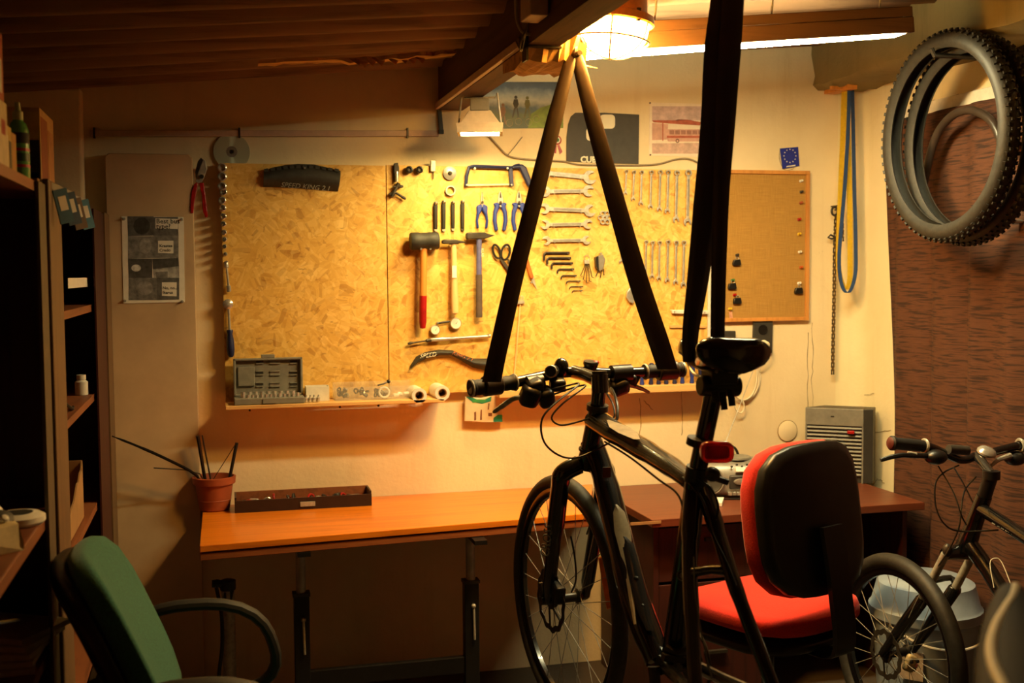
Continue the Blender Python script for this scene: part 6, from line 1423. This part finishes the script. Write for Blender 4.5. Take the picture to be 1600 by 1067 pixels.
def blob(px_, py_, D, r, m=m_black, nm='shifter_pod'):
    mb = MB(); mb.box(at(px_, py_, D=D), tuple(q_*1.7 for q_ in r), Matrix.Rotation(rad(px_*7 % 40-20), 3, 'Y') @ Matrix.Rotation(rad(25), 3, 'X')); return part(nm, mb, m, t, smooth=60, bevel=min(r)*.55)
mb = MB(); dt(mb, [(822, 602, 2.96), (846, 598, 2.98)], .025, 14); part('shifter_clamp', mb, m_black, t)
blob(828, 618, 2.95, (.030, .03, .034)); blob(852, 620, 2.97, (.026, .03, .030)); blob(835, 602, 2.95, (.026, .024, .02), m_black, 'brake_body')
mb = MB(); P = [at(826, 617, D=2.95), at(812, 621, D=2.95), at(800, 624, D=2.96), at(784, 635, D=2.98), at(771, 644, D=3.0)]; mb.tube(spl(P, 4), [.006]*5+[.0065]*4+[.007]*4+[.006]*3+[.004], 8); part('brake_lever', mb, m_steel, t)
mb = MB(); P = [at(975, 600, D=3.06), at(990, 603, D=3.08), at(1002, 607, D=3.1), at(1014, 613, D=3.12)]; mb.tube(spl(P, 4), [.006]*9+[.005]*3+[.004], 8); part('brake_lever', mb, m_steel, t)
blob(966, 603, 3.06, (.032, .03, .026)); blob(985, 593, 3.08, (.018, .02, .02))
mb = MB(); dt(mb, [(955, 584, 3.05), (985, 582, 3.07)], .023, 14); part('shifter_clamp', mb, m_black, t)
mb = MB(); dt(mb, [(990, 603, 3.075), (998, 588, 3.085)], .006, 8); part('lever_link', mb, m_dsteel, t)
# bell, light and computer on the bar
c = at(877, 574, D=3.0); mb = MB(); mb.sph(c, (.020, .020, .026), 16, 10); part('bell', mb, m_bikeblk, t, smooth=60)
c = at(862, 580, D=2.96); d = (at(855, 582, D=2.9)-c).normalized(); mb = MB(); mb.lathe([(.012, -.03), (.016, -.02), (.016, .01), (.014, .014), (.012, .012), (0, .012)], c, d, 18); hl_ = part('front_lamp', mb, m_black, t); mb = MB(); mb.ring(c+d*.012, d, .0145, .0022, 20, 6); part('lamp_ring', mb, m_steel, hl_)
blob(871, 600, 2.985, (.024, .022, .02), m_black, 'mount'); mb = MB(); dt(mb, [(882, 612, 2.99), (882, 604, 2.99)], .004, 8); part('cable_stop', mb, m_black, t)
c = at(923, 570, D=3.03); mb = MB(); mb.lathe([(.016, -.014), (.022, -.004), (.025, .004), (.023, .010), (0, .012)], c, (0, -.15, 1), 20, sx=1.0, sy=.8); cp = part('bike_computer', mb, m_black, t); mb = MB(); mb.sph(c+V((.012, -.006, .006)), (.010, .008, .006), 10, 6); part('red_button', mb, m_redp, cp)
# frame
sc_ = at(1088, 745, D=2.47); bbp = at(1052, 1036, D=2.586); dl = at(1088, 1092, D=2.22); dr_ = at(1217, 1098, D=2.18)
fr_ = []
mb = MB(); P = [at(931, 655, D=2.965), at(965, 678, D=2.86), at(1010, 705, D=2.72), at(1050, 730, D=2.59), at(1086, 756, D=2.48)]; mb.tube(spl(P, 4), [.034]*5+[.031]*4+[.028]*4+[.025]*3+[.022], 14, sq=.8); tt = part('top_tube', mb, m_bikegrey, t, smooth=60)
mb = MB(); P = [at(924, 690, D=2.985), at(944, 745, D=2.93), at(968, 840, D=2.82), at(994, 940, D=2.7), at(1030, 1034, D=2.6)]; mb.tube(spl(P, 4), [.031]*5+[.034]*5+[.036]*5+[.033]*2, 14, sq=.85); dtb = part('down_tube', mb, m_bikeblk, t, smooth=60)
n_ = (CAM-at(975, 840, D=2.82)).normalized()
mb = MB()
def decal(pts, D0, D1, parent, m, off=.034, nm='decal'):
    mb = MB(); y0, y1 = pts[0][2], pts[-1][2]
    L_ = [at(a, y, D=D0+(D1-D0)*(y-y0)/(y1-y0)) for a, b, y in pts]; R_ = [at(b, y, D=D0+(D1-D0)*(y-y0)/(y1-y0)) for a, b, y in pts]
    vs = []
    for p, q in zip(L_, R_): d = (CAM-p).normalized(); vs += [p+d*off, (p+q)/2+d*(off+.0035), q+d*off]
    n = len(pts); fs = []
    for k in range(n-1):
        for j in (0, 1): fs.append((k*3+j, k*3+j+1, k*3+j+4, k*3+j+3))
    vs2 = [v-(CAM-v).normalized()*.002 for v in vs]; fs2 = [tuple(i+len(vs) for i in reversed(fc)) for fc in fs]
    mb.add(vs+vs2, fs+fs2); return part(nm, mb, m, parent)
decal([(960, 964, 788), (958, 976, 800), (960, 985, 830), (968, 988, 860), (976, 990, 890), (982, 990, 930), (990, 994, 975)], 2.885, 2.66, dtb, mat('decal_bronze', (170, 146, 108), .35, .2), off=.0375)
decal([(972, 978, 838), (972, 990, 850), (978, 998, 880), (986, 1008, 920), (998, 1016, 960), (1010, 1022, 985)], 2.825, 2.645, dtb, m_bikeblk, off=.0395, nm='decal_inset')
mb = MB(); q = at(948, 738, D=2.885); mb.box(q, (.020, .004, .026), Matrix.Rotation(rad(-10), 3, 'Z')); part('head_badge', mb, mat('badge_red', (130, 60, 40), .4), dtb)
for p in ((994, 904, 2.705), (1004, 947, 2.655)):
    q = at(*p[:2], D=p[2]); mb = MB(); mb.sph(q, .006, 10, 6); part('bottle_bolt', mb, m_dsteel, dtb)
mb = MB(); P = [bbp, bbp+(sc_-bbp)*.5, sc_]; mb.tube(P, [.029, .026, .024], 14); stb = part('seat_tube', mb, m_bikeblk, t)
q = at(1066, 899, D=2.50); nn = (CAM-q).normalized(); mb = MB(); mb.lathe([(.0, 0), (.012, .0005), (.012, .001), (.0, .0016)], q, nn, 18); part('round_decal', mb, m_grey, stb); mb = MB(); mb.ring(q+nn*.002, nn, .008, .0014, 16, 5); part('round_decal_ring', mb, m_black, stb)
n2 = (CAM-at(1040, 715, D=2.65)).normalized(); a, b = at(1020, 727, D=2.69), at(1052, 748, D=2.58); text('lettering', 'LIFE', a+n2*.030, (b-a), n2.cross(b-a), .026, m_dsteel, tt, .0005, shear=.2)
decal([(948, 952, 656), (952, 984, 667), (966, 996, 676), (990, 1000, 686)], 2.89, 2.74, tt, mat('decal_silver', (176, 168, 150), .3, .3), off=.026, nm='decal')
mb = MB(); mb.cyl(bbp-l*.036, bbp+l*.036, .022, 18); part('bottom_bracket', mb, m_dsteel, t)
mb = MB(); c = at(1023, 1046, D=2.60); mb.ring(c, (CAM-c), .012, .004, 18, 6); part('red_collar', mb, m_redp, t)
mb = MB(); P = [at(1040, 1012, D=2.54), at(1056, 1020, D=2.53), at(1076, 1013, D=2.53)]; mb.tube(spl(P, 4), .009, 8); mb.box(at(1052, 1028, D=2.53), (.05, .02, .014), Matrix.Rotation(.2, 3, 'Y')); part('front_derailleur', mb, m_dsteel, t)
mb = MB(); mb.tube([bbp+l*-.05, bbp+l*-.05-up*.17+f*.02], [.014, .010], 8); part('crank_arm', mb, m_dsteel, t); mb = MB(); mb.tube([bbp+l*.05, bbp+l*.05-up*.17-f*.02], [.014, .010], 8); part('crank_arm', mb, m_dsteel, t)
mb = MB(); mb.ring(bbp-l*.045, l, .08, .004, 40, 6); mb.lathe([(.05, -.002), (.05, .002)], bbp-l*.045, l, 20); part('chainring', mb, m_dsteel, t)
for s, P in ((1, [(1083, 762, 2.475), (1078, 830, 2.43), (1078, 893, 2.385), (1081, 960, 2.33), (1084, 1030, 2.27), (1088, 1092, 2.22)]), (-1, [(1100, 765, 2.47), (1118, 820, 2.42), (1136, 876, 2.36), (1152, 925, 2.31), (1180, 1000, 2.25), (1217, 1098, 2.18)])):
    mb = MB(); P = [at(*p[:2], D=p[2]) for p in P]; mb.tube(spl(P, 4), [.019]*5+[.016]*8+[.0145]*8, 12, sq=.9); part('seat_stay', mb, m_bikeblk, t, smooth=60)
for e in (dl, dr_):
    mb = MB(); s = 1 if e is dl else -1; mb.tube([bbp+l*.03*s-f*.02, bbp+(e-bbp)*.5+l*.01*s, e], [.015, .013, .011], 10); part('chain_stay', mb, m_bikeblk, t)
    mb = MB(); mb.box(e-up*.005, (.008, .04, .05)); part('dropout', mb, m_dsteel, t)
mb = MB(); mb.tube([at(1082, 895, D=2.375), at(1112, 890, D=2.36), at(1142, 892, D=2.345)], [.011, .0095, .011], 12); part('stay_bridge', mb, m_bikeblk, t)
# seatpost, saddle and lights
sp0, sp1 = sc_, at(1120, 590, D=2.42)
mb = MB(); mb.tube([sc_-(sp1-sc_)*.1, sp1], .0195, 16); part('seatpost', mb, m_bikeblk, t)
mb = MB(); mb.tube([sc_-(sp1-sc_).normalized()*.012, sc_+(sp1-sc_).normalized()*.022], .0255, 16); cl = part('seat_clamp', mb, m_black, t); mb = MB(); mb.tube([sc_+V((.02, -.02, .005)), sc_+V((.06, -.03, -.01))], .007, 8); part('quick_release', mb, m_dsteel, cl)
mb = MB(); c = at(1090, 690, D=2.44); mb.tube([c-(sp1-sc_).normalized()*.008, c+(sp1-sc_).normalized()*.008], .0235, 16); part('lamp_bracket', mb, m_black, t)
rear = at(1152, 556, D=2.36)-up*.004
fs_ = (at(1072, 549, D=2.60)-rear).normalized(); us = V((.05, 0, 1)); us = (us-fs_*us.dot(fs_)).normalized()
sd, ls = saddle(t, rear, fs_, us, .27, .088, m_bikeblk)
mb = MB()
for s in (1, -1): mb.tube(spl([rear+fs_*.03+ls*.03*s-us*.03, rear+fs_*.08+ls*.022*s-us*.045, rear+fs_*.16+ls*.02*s-us*.045, rear+fs_*.23+ls*.008*s-us*.015], 5), .0035, 8)
part('saddle_rails', mb, m_steel, t, kind='stuff')
mb = MB(); c = at(1124, 594, D=2.42); mb.box(c+us*.008, (.06, .06, .03)); mb.cyl(c-ls*.045+us*-.012, c+ls*.045-us*.012, .022, 16); part('suspension_clamp', mb, m_black, t, bevel=.004)
for x, y0, y1 in ((1118, 612, 628), (1131, 612, 640), (1143, 608, 634)):
    mb = MB(); dt(mb, [(x-2, y0, 2.37), (x+1, y1, 2.37)], .0075, 8); part('hanging_strap', mb, m_blackm, t)
mb = MB(); c = at(1121, 707, D=2.37); R3 = Matrix((RX, -DX.cross(RX)*-1, -DX)).transposed()
rl = MB(); pts = [(1097+(x_-1097), y_) for x_, y_ in rrect(1096, 690, 1148, 724, 13)]; rl.prism([at(x_, y_, D=2.36) for x_, y_ in pts], FX*.03); lt = part('rear_light', rl, m_redl, t, bevel=.006)
mb = MB(); mb.prism([at(x_, y_, D=2.358) for x_, y_ in rrect(1103, 696, 1140, 718, 8)], FX*.003); part('lens_window', mb, m_redl, lt, bevel=.001)
mb = MB(); c = at(1113, 741, D=2.40); mb.sph(c, .016, 14, 9); mb.lathe([(.014, 0), (.016, .006), (.0, .007)], c, (CAM-c), 14); part('bell', mb, m_dsteel, t)
# cables
for nm, P, r in (('brake_cable', [(846, 612, 2.96), (880, 604, 2.95), (905, 600, 2.94), (870, 628, 2.86), (847, 655, 2.83), (850, 690, 2.83), (875, 712, 2.86), (905, 714, 2.9), (952, 692, 2.93)], .0026),
                 ('gear_cable', [(860, 618, 2.96), (895, 606, 2.94), (915, 603, 2.92), (880, 630, 2.88), (862, 652, 2.86), (875, 664, 2.87), (900, 660, 2.9), (922, 653, 2.94)], .0024),
                 ('brake_cable', [(955, 606, 3.04), (962, 622, 2.98), (965, 642, 2.94), (962, 660, 2.92), (952, 664, 2.92)], .004), ('gear_cable', [(945, 610, 3.0), (957, 630, 2.96), (960, 650, 2.93), (950, 655, 2.94)], .0024),
                 ('top_tube_cable', [(945, 690, 2.9), (985, 715, 2.78), (1030, 750, 2.62), (1055, 768, 2.53), (1066, 790, 2.48), (1068, 830, 2.44)], .0026), ('gear_cable', [(930, 650, 2.93), (1000, 690, 2.71), (1060, 730, 2.52), (1084, 750, 2.44)], .0009),
                 ('brake_cable', [(1060, 742, 2.53), (1075, 752, 2.46), (1100, 785, 2.41), (1112, 830, 2.39), (1136, 880, 2.335), (1150, 915, 2.30)], .0024), ('brake_cable', [(1092, 748, 2.44), (1112, 765, 2.41), (1122, 790, 2.40), (1119, 812, 2.39)], .0026),
                 ('gear_cable', [(1084, 870, 2.36), (1086, 930, 2.30), (1096, 990, 2.25), (1112, 1060, 2.19)], .0016), ('fork_cable', [(892, 838, 3.02), (898, 870, 3.0), (900, 905, 3.05), (893, 925, 3.1)], .0026)):
    mb = MB(); dt(mb, P, r, 7, 6); part(nm, mb, m_black if r > .001 else m_dsteel, t)
mb = MB(); c = at(872, 925, D=3.09); mb.box(c, (.03, .05, .05), Matrix.Rotation(.3, 3, 'X')); part('brake_caliper', mb, m_black, t, bevel=.006)
mb = MB(); mb.cyl(hub+l*.055, hub+l*.075, .012, 12); mb.tube([hub+l*.07, hub+l*.075+up*.05], .005, 8); part('quick_release', mb, m_dsteel, t)
# ---- hanging straps
t = thing('front_strap', 'pair of black rubber straps from the beam to the hanging handlebar', 'strap')
ap = at(897, 84, D=3.0)
def band(nm, P, W, m=m_tube, th=.0035):
    mb = MB(); C_ = []; Wd = []; T = []
    for (x, y, D_), w_ in zip(P, W):
        p = at(x, y, D=D_); C_.append(p); Wd.append(RX*(w_*D_/FPX/2)); T.append(FX*.004)
    S = spl(C_, 6); n = len(S); Ws = [];
    for k in range(n):
        u = k/(n-1)*(len(W)-1); i = min(int(u), len(W)-2); Ws.append(Wd[i]+(Wd[i+1]-Wd[i])*(u-i))
    # half-round section so that it catches light like a flattened tube
    rings = []
    for p, w_ in zip(S, Ws):
        ring = []
        for j in range(10):
            a = 2*math.pi*j/10; ring.append(p+w_*math.cos(a)+FX*(.006*math.sin(a)))
        rings.append(ring)
    mb.loft(rings); part(nm, mb, m, t, smooth=60)
band('left_strand', [(893, 86, 2.98), (868, 180, 2.96), (838, 300, 2.93), (805, 430, 2.90), (780, 540, 2.88), (768, 597, 2.875)], [18, 25, 27, 28, 29, 30])
band('right_strand', [(901, 86, 2.98), (925, 180, 2.99), (958, 300, 3.01), (995, 430, 3.04), (1028, 530, 3.06), (1043, 577, 3.08)], [20, 26, 30, 33, 34, 32])
for x, y, D_, w_ in ((769, 602, 2.925, 30), (1042, 579, 3.12, 32)):
    c = at(x, y, D=D_); d = ((barP[1]-barP[0]) if x < 900 else (barP[6]-barP[5])).normalized(); mb = MB(); mb.lathe([(.024, -w_*D_/FPX/2), (.0265, -w_*D_/FPX/2+.003), (.0265, w_*D_/FPX/2-.003), (.024, w_*D_/FPX/2)], c, d, 18); part('wrap', mb, m_tube, t)
mb = MB(); c = at(897, 86, D=3.0); mb.ring(c+V((0, 0, .006)), RX, .022, .011, 18, 8); part('top_loop', mb, m_tube, t)
mb = MB(); mb.cyl((c.x, c.y-.05, 2.022), (c.x, c.y+.05, 2.022), .007, 10); part('hook_bolt', mb, m_dsteel, t)
t = thing('rear_strap', 'long black rubber strap from the roof around the saddle', 'strap')
band('left_strand', [(1128, -60, 2.42), (1126, 0, 2.42), (1118, 80, 2.42), (1114, 200, 2.43), (1104, 320, 2.45), (1090, 440, 2.47), (1079, 520, 2.49), (1078, 566, 2.50)], [30, 32, 36, 40, 42, 34, 26, 22])
band('right_strand', [(1148, -60, 2.40), (1146, 0, 2.40), (1140, 80, 2.41), (1134, 180, 2.42), (1127, 300, 2.43), (1123, 420, 2.44), (1121, 540, 2.45)], [32, 34, 36, 32, 26, 24, 22])
mb = MB(); mb.strip(spl([at(1078, 562, D=2.50), at(1088, 572, D=2.485), at(1105, 574, D=2.47), at(1121, 545, D=2.452)], 5), fs_*.014, us*-.004); part('saddle_loop', mb, m_tube, t)
mb = MB(); c = at(1138, -60, D=2.41); zt3 = roofz(c.x); mb.tube([c, V((c.x, c.y, zt3-.01))], .022, 10); part('roof_knot', mb, m_tube, t)
# ---- second bicycle by the curtain
t = thing('small_bike', 'small black mountain bike standing in front of the brown curtain', 'bicycle')
hd2 = rad(-4); f2, l2, u2 = frame_of(None, hd2)
R2 = .300; hub2 = at(1402, 1030, D=3.5); hub2.z = R2
wheel(t, hub2, l2, R2, .024, rotor=(.042, .075))
rf = [at(1464, 943, D=3.33), at(1470, 944, D=3.33), at(1484, 1004, D=3.33), at(1477, 1007, D=3.33)]; mb = MB(); mb.prism(rf, FX*.012); part('reflector', mb, m_orange, t, bevel=.003)
crown2 = at(1496, 862, D=3.36)
for s, top_, mid_, bot_ in ((1, (1474, 872, 3.34), (1440, 938, 3.42), None), (-1, (1517, 872, 3.40), (1492, 920, 3.45), None)):
    a, m_ = at(*top_[:2], D=top_[2]), at(*mid_[:2], D=mid_[2]); b = hub2+l2*.055*s+V((0, 0, .0))
    mb = MB(); mb.tube([a+(a-m_)*.1, m_], .0125, 12); part('stanchion', mb, m_steel, t)
    mb = MB(); mb.tube([m_+(a-m_)*.06, m_, m_+(b-m_)*.5, b], [.017, .020, .019, .012], 12); part('fork_leg', mb, m_bikeblk, t)
    mb = MB(); mb.sph(a+(a-m_).normalized()*.03, (.014, .014, .02), 10, 7); part('fork_cap', mb, m_dsteel, t)
a, b = at(1474, 866, D=3.34), at(1517, 866, D=3.40); mb = MB(); mb.tube([a, (a+b)/2+V((0, -.01, .012)), b], [.016, .024, .016], 10); part('fork_crown', mb, m_bikeblk, t)
a, b = at(1452, 935, D=3.42), at(1494, 922, D=3.45); mb = MB(); mb.tube(spl([a, a+V((.0, .03, .03)), b+V((0, .03, .03)), b], 4), .009, 8); part('fork_brace', mb, m_black, t)
h0, h1, cap2 = at(1508, 858, D=3.36), at(1538, 775, D=3.30), at(1549, 742, D=3.28)
mb = MB(); mb.tube([h0, h0+(h1-h0)*.5, h1], [.030, .024, .022], 14); part('head_tube', mb, m_bikeblk, t)
mb = MB(); mb.tube([h1, cap2], .020, 14); mb.tube([cap2-V((0, 0, .012)), cap2+V((0, 0, .012))], .024, 14); part('steerer', mb, m_black, t)
bc2 = at(1526, 712, D=3.37); mb = MB(); mb.tube([cap2, bc2], .015, 12); part('stem', mb, m_bikegrey, t)
bp2 = [at(1391, 692, D=3.26), at(1448, 697, D=3.30), at(1500, 718, D=3.35), at(1526, 712, D=3.37), at(1552, 706, D=3.40), at(1592, 696, D=3.42), at(1628, 692, D=3.44)]
mb = MB(); mb.tube(spl(bp2, 5), .0125, 12); part('handlebar', mb, m_bikeblk, t)
for a, b in ((bp2[0], at(1444, 697, D=3.298)), (bp2[6], at(1594, 696, D=3.42))):
    mb = MB(); d = b-a; mb.lathe([(.016, 0), (.021, .004), (.021, .012), (.017, .015), (.0175, d.length*.5), (.017, d.length)], a, d, 16); g = part('grip', mb, m_blackm, t); mb = MB(); mb.ring(b, d, .018, .005, 18, 6); part('grip_collar', mb, m_steel, g)
    mb = MB(); mb.lathe([(.017, -.001), (.012, -.004), (0, -.005)], a, d, 14); part('end_cap', mb, mat('red_lit_cap', (92, 34, 28), .5), g)  # cap coloured dark red to carry the reddish light on the grip end
mb = MB(); dt(mb, [(1452, 712, 3.28), (1430, 712, 3.24), (1410, 711, 3.22), (1392, 714, 3.22), (1376, 719, 3.22)], [.008, .0075, .007, .007, .006], 8); part('brake_lever', mb, m_black, t)
mb = MB(); dt(mb, [(1418, 708, 3.24), (1432, 710, 3.24)], .006, 8); part('lever_pivot', mb, m_steel, t)
mb = MB(); mb.sph(at(1462, 714, D=3.28), (.034, .03, .022), 12, 8); part('shifter_pod', mb, m_black, t, smooth=60)
mb = MB(); mb.sph(at(1586, 716, D=3.42), (.034, .03, .022), 12, 8); part('shifter_pod', mb, m_black, t, smooth=60)
mb = MB(); dt(mb, [(1578, 712, 3.40), (1560, 718, 3.37), (1546, 730, 3.35)], [.009, .007, .004], 8); part('brake_lever', mb, m_steel, t)
mb = MB(); dt(mb, [(1482, 702, 3.31), (1512, 704, 3.33)], .014, 14); lp = part('front_lamp', mb, m_dgrey, t)
c = at(1541, 708, D=3.36); mb = MB(); mb.lathe([(.028, 0), (.028, .006), (.022, .014), (.010, .019), (0, .02)], c, (.1, -.4, .9), 20); part('bell', mb, m_chrome, t)
for P, r in (([(1498, 727, 3.33), (1475, 738, 3.28), (1462, 755, 3.26), (1462, 790, 3.25), (1475, 818, 3.25), (1500, 830, 3.27), (1560, 828, 3.27)], .0024), ([(1525, 745, 3.32), (1508, 765, 3.3), (1502, 795, 3.28), (1498, 825, 3.27), (1482, 860, 3.3), (1455, 900, 3.38)], .0024), ([(1466, 728, 3.28), (1490, 770, 3.25), (1502, 805, 3.24), (1510, 820, 3.26)], .0022), ([(1490, 730, 3.3), (1505, 755, 3.28), (1520, 785, 3.27)], .0022)):
    mb = MB(); dt(mb, P, r, 7, 6); part('cable', mb, m_dgrey, t)
# frame behind, mostly outside the picture
sc2 = hub2-f2*.66+V((0, 0, .34)); bb2 = hub2-f2*.56+V((0, 0, -.01)); rh2 = hub2-f2*.98
mb = MB(); P = [h1+(h0-h1)*.22, at(1600, 838, D=3.10), sc2]; P[2] = at(1660, 880, D=2.92); mb.tube(spl(P, 5), .019, 12); ttb = part('top_tube', mb, m_bikeblk, t); SC2 = P[2]
mb = MB(); P = [h0+(h1-h0)*.15, at(1576, 945, D=3.20), at(1640, 1110, D=3.02)]; mb.tube(spl(P, 5), .024, 12); d2 = part('down_tube', mb, m_bikeblk, t); BB2 = P[2]
n2 = (CAM-at(1570, 820, D=3.2)).normalized(); a, b = at(1549, 817, D=3.245), at(1596, 843, D=3.10); text('lettering', 'LARSEN', a+n2*.021, (b-a), n2.cross(b-a), .030, m_grey, ttb, .0005)
mb = MB(); P = [at(1553, 918, D=3.19), at(1547, 880, D=3.22), at(1556, 872, D=3.22), at(1566, 880, D=3.21), at(1582, 920, D=3.165)]; mb.tube(spl([p+(CAM-p).normalized()*.022 for p in P], 5), .0012, 5); part('decal_line', mb, m_star, d2)
mb = MB(); mb.tube([BB2, SC2, SC2+(SC2-BB2)*.35], [.018, .018, .014], 12); part('seat_tube', mb, m_bikeblk, t)
RH2 = V((BB2.x+.03, BB2.y-.40, R2)); wheel(t, RH2, l2, R2, .024)
for s in (1, -1):
    mb = MB(); mb.tube([SC2, RH2+l2*.06*s], .010, 8); part('seat_stay', mb, m_bikeblk, t); mb = MB(); mb.tube([BB2+l2*.03*s, RH2+l2*.06*s], .011, 8); part('chain_stay', mb, m_bikeblk, t)
saddle(t, SC2+(SC2-BB2)*.38-f2*.12, f2, V((0, 0, 1)), .25, .075, m_black)
mb = MB(); c = at(1422, 1036, D=3.43); mb.box(c, (.036, .02, .052), Matrix.Rotation(rad(25), 3, 'Y')); cal = part('brake_caliper', mb, mat('brass_caliper', (206, 186, 140), .45, .2), t, smooth=60, bevel=.009); mb = MB()
for dx, dz in ((-.01, .012), (.01, .012), (0, -.012)): mb.sph(c+V((dx, -.022, dz)), .006, 8, 5)
part('caliper_bolts', mb, m_black, cal, kind='stuff')
# ---- blurred saddle of a parked bike right in front
t = thing('foreground_saddle', 'blurred black saddle with a pale wavy stripe in the right foreground', 'saddle')
D0 = 1.0
rings = []; SEC = ((904, 1566, 1592, 1.43), (912, 1553, 1606, 1.41), (930, 1541, 1622, 1.36), (960, 1531, 1640, 1.29), (1000, 1523, 1655, 1.20), (1050, 1521, 1668, 1.11), (1110, 1526, 1680, 1.02), (1160, 1542, 1684, .97))
def fdep(y):
    for (a, _, _, d0), (b, _, _, d1) in zip(SEC, SEC[1:]):
        if y <= b: return d0+(d1-d0)*(y-a)/(b-a)
    return SEC[-1][3]
for k, (y, x0, x1, d_) in enumerate(SEC):
    A_, B_ = at(x0, y, D=d_), at(x1, y, D=d_); c = (A_+B_)/2-V((0, 0, .022)); hx = (B_-A_)/2; ring = []
    for j in range(20): a = 2*math.pi*j/20; ring.append(c+hx*math.cos(a)+V((0, 0, 1))*((.024 if math.sin(a) > 0 else .045)*math.sin(a)*(.6 if k == 0 else 1)))
    rings.append(ring)
mb = MB(); mb.loft(rings); part('saddle', mb, mat('saddle_black', (8, 7, 7), .75, var=.2, spec=.2), t, smooth=70)
P = [at(x, y, D=fdep(y)-.004)+V((0, 0, -.004)) for x, y in ((1587, 912), (1582, 930), (1569, 952), (1556, 976), (1549, 1005), (1553, 1035), (1566, 1065), (1586, 1110))]
mb = MB(); mb.tube(spl(P, 5), .0062, 10); part('stripe', mb, m_star, t)
base = at(1610, 1090, D=1.08)-V((0, 0, .05))
mb = MB(); mb.cyl(base, V((base.x+.02, base.y-.02, .02)), .016, 14); part('seatpost', mb, m_bikeblk, t)
mb = MB(); mb.lathe([(.16, 0), (.16, .012), (.03, .03), (.02, .05)], (base.x+.02, base.y-.02, 0), (0, 0, 1), 24); part('floor_stand', mb, m_black, t)
recenter()
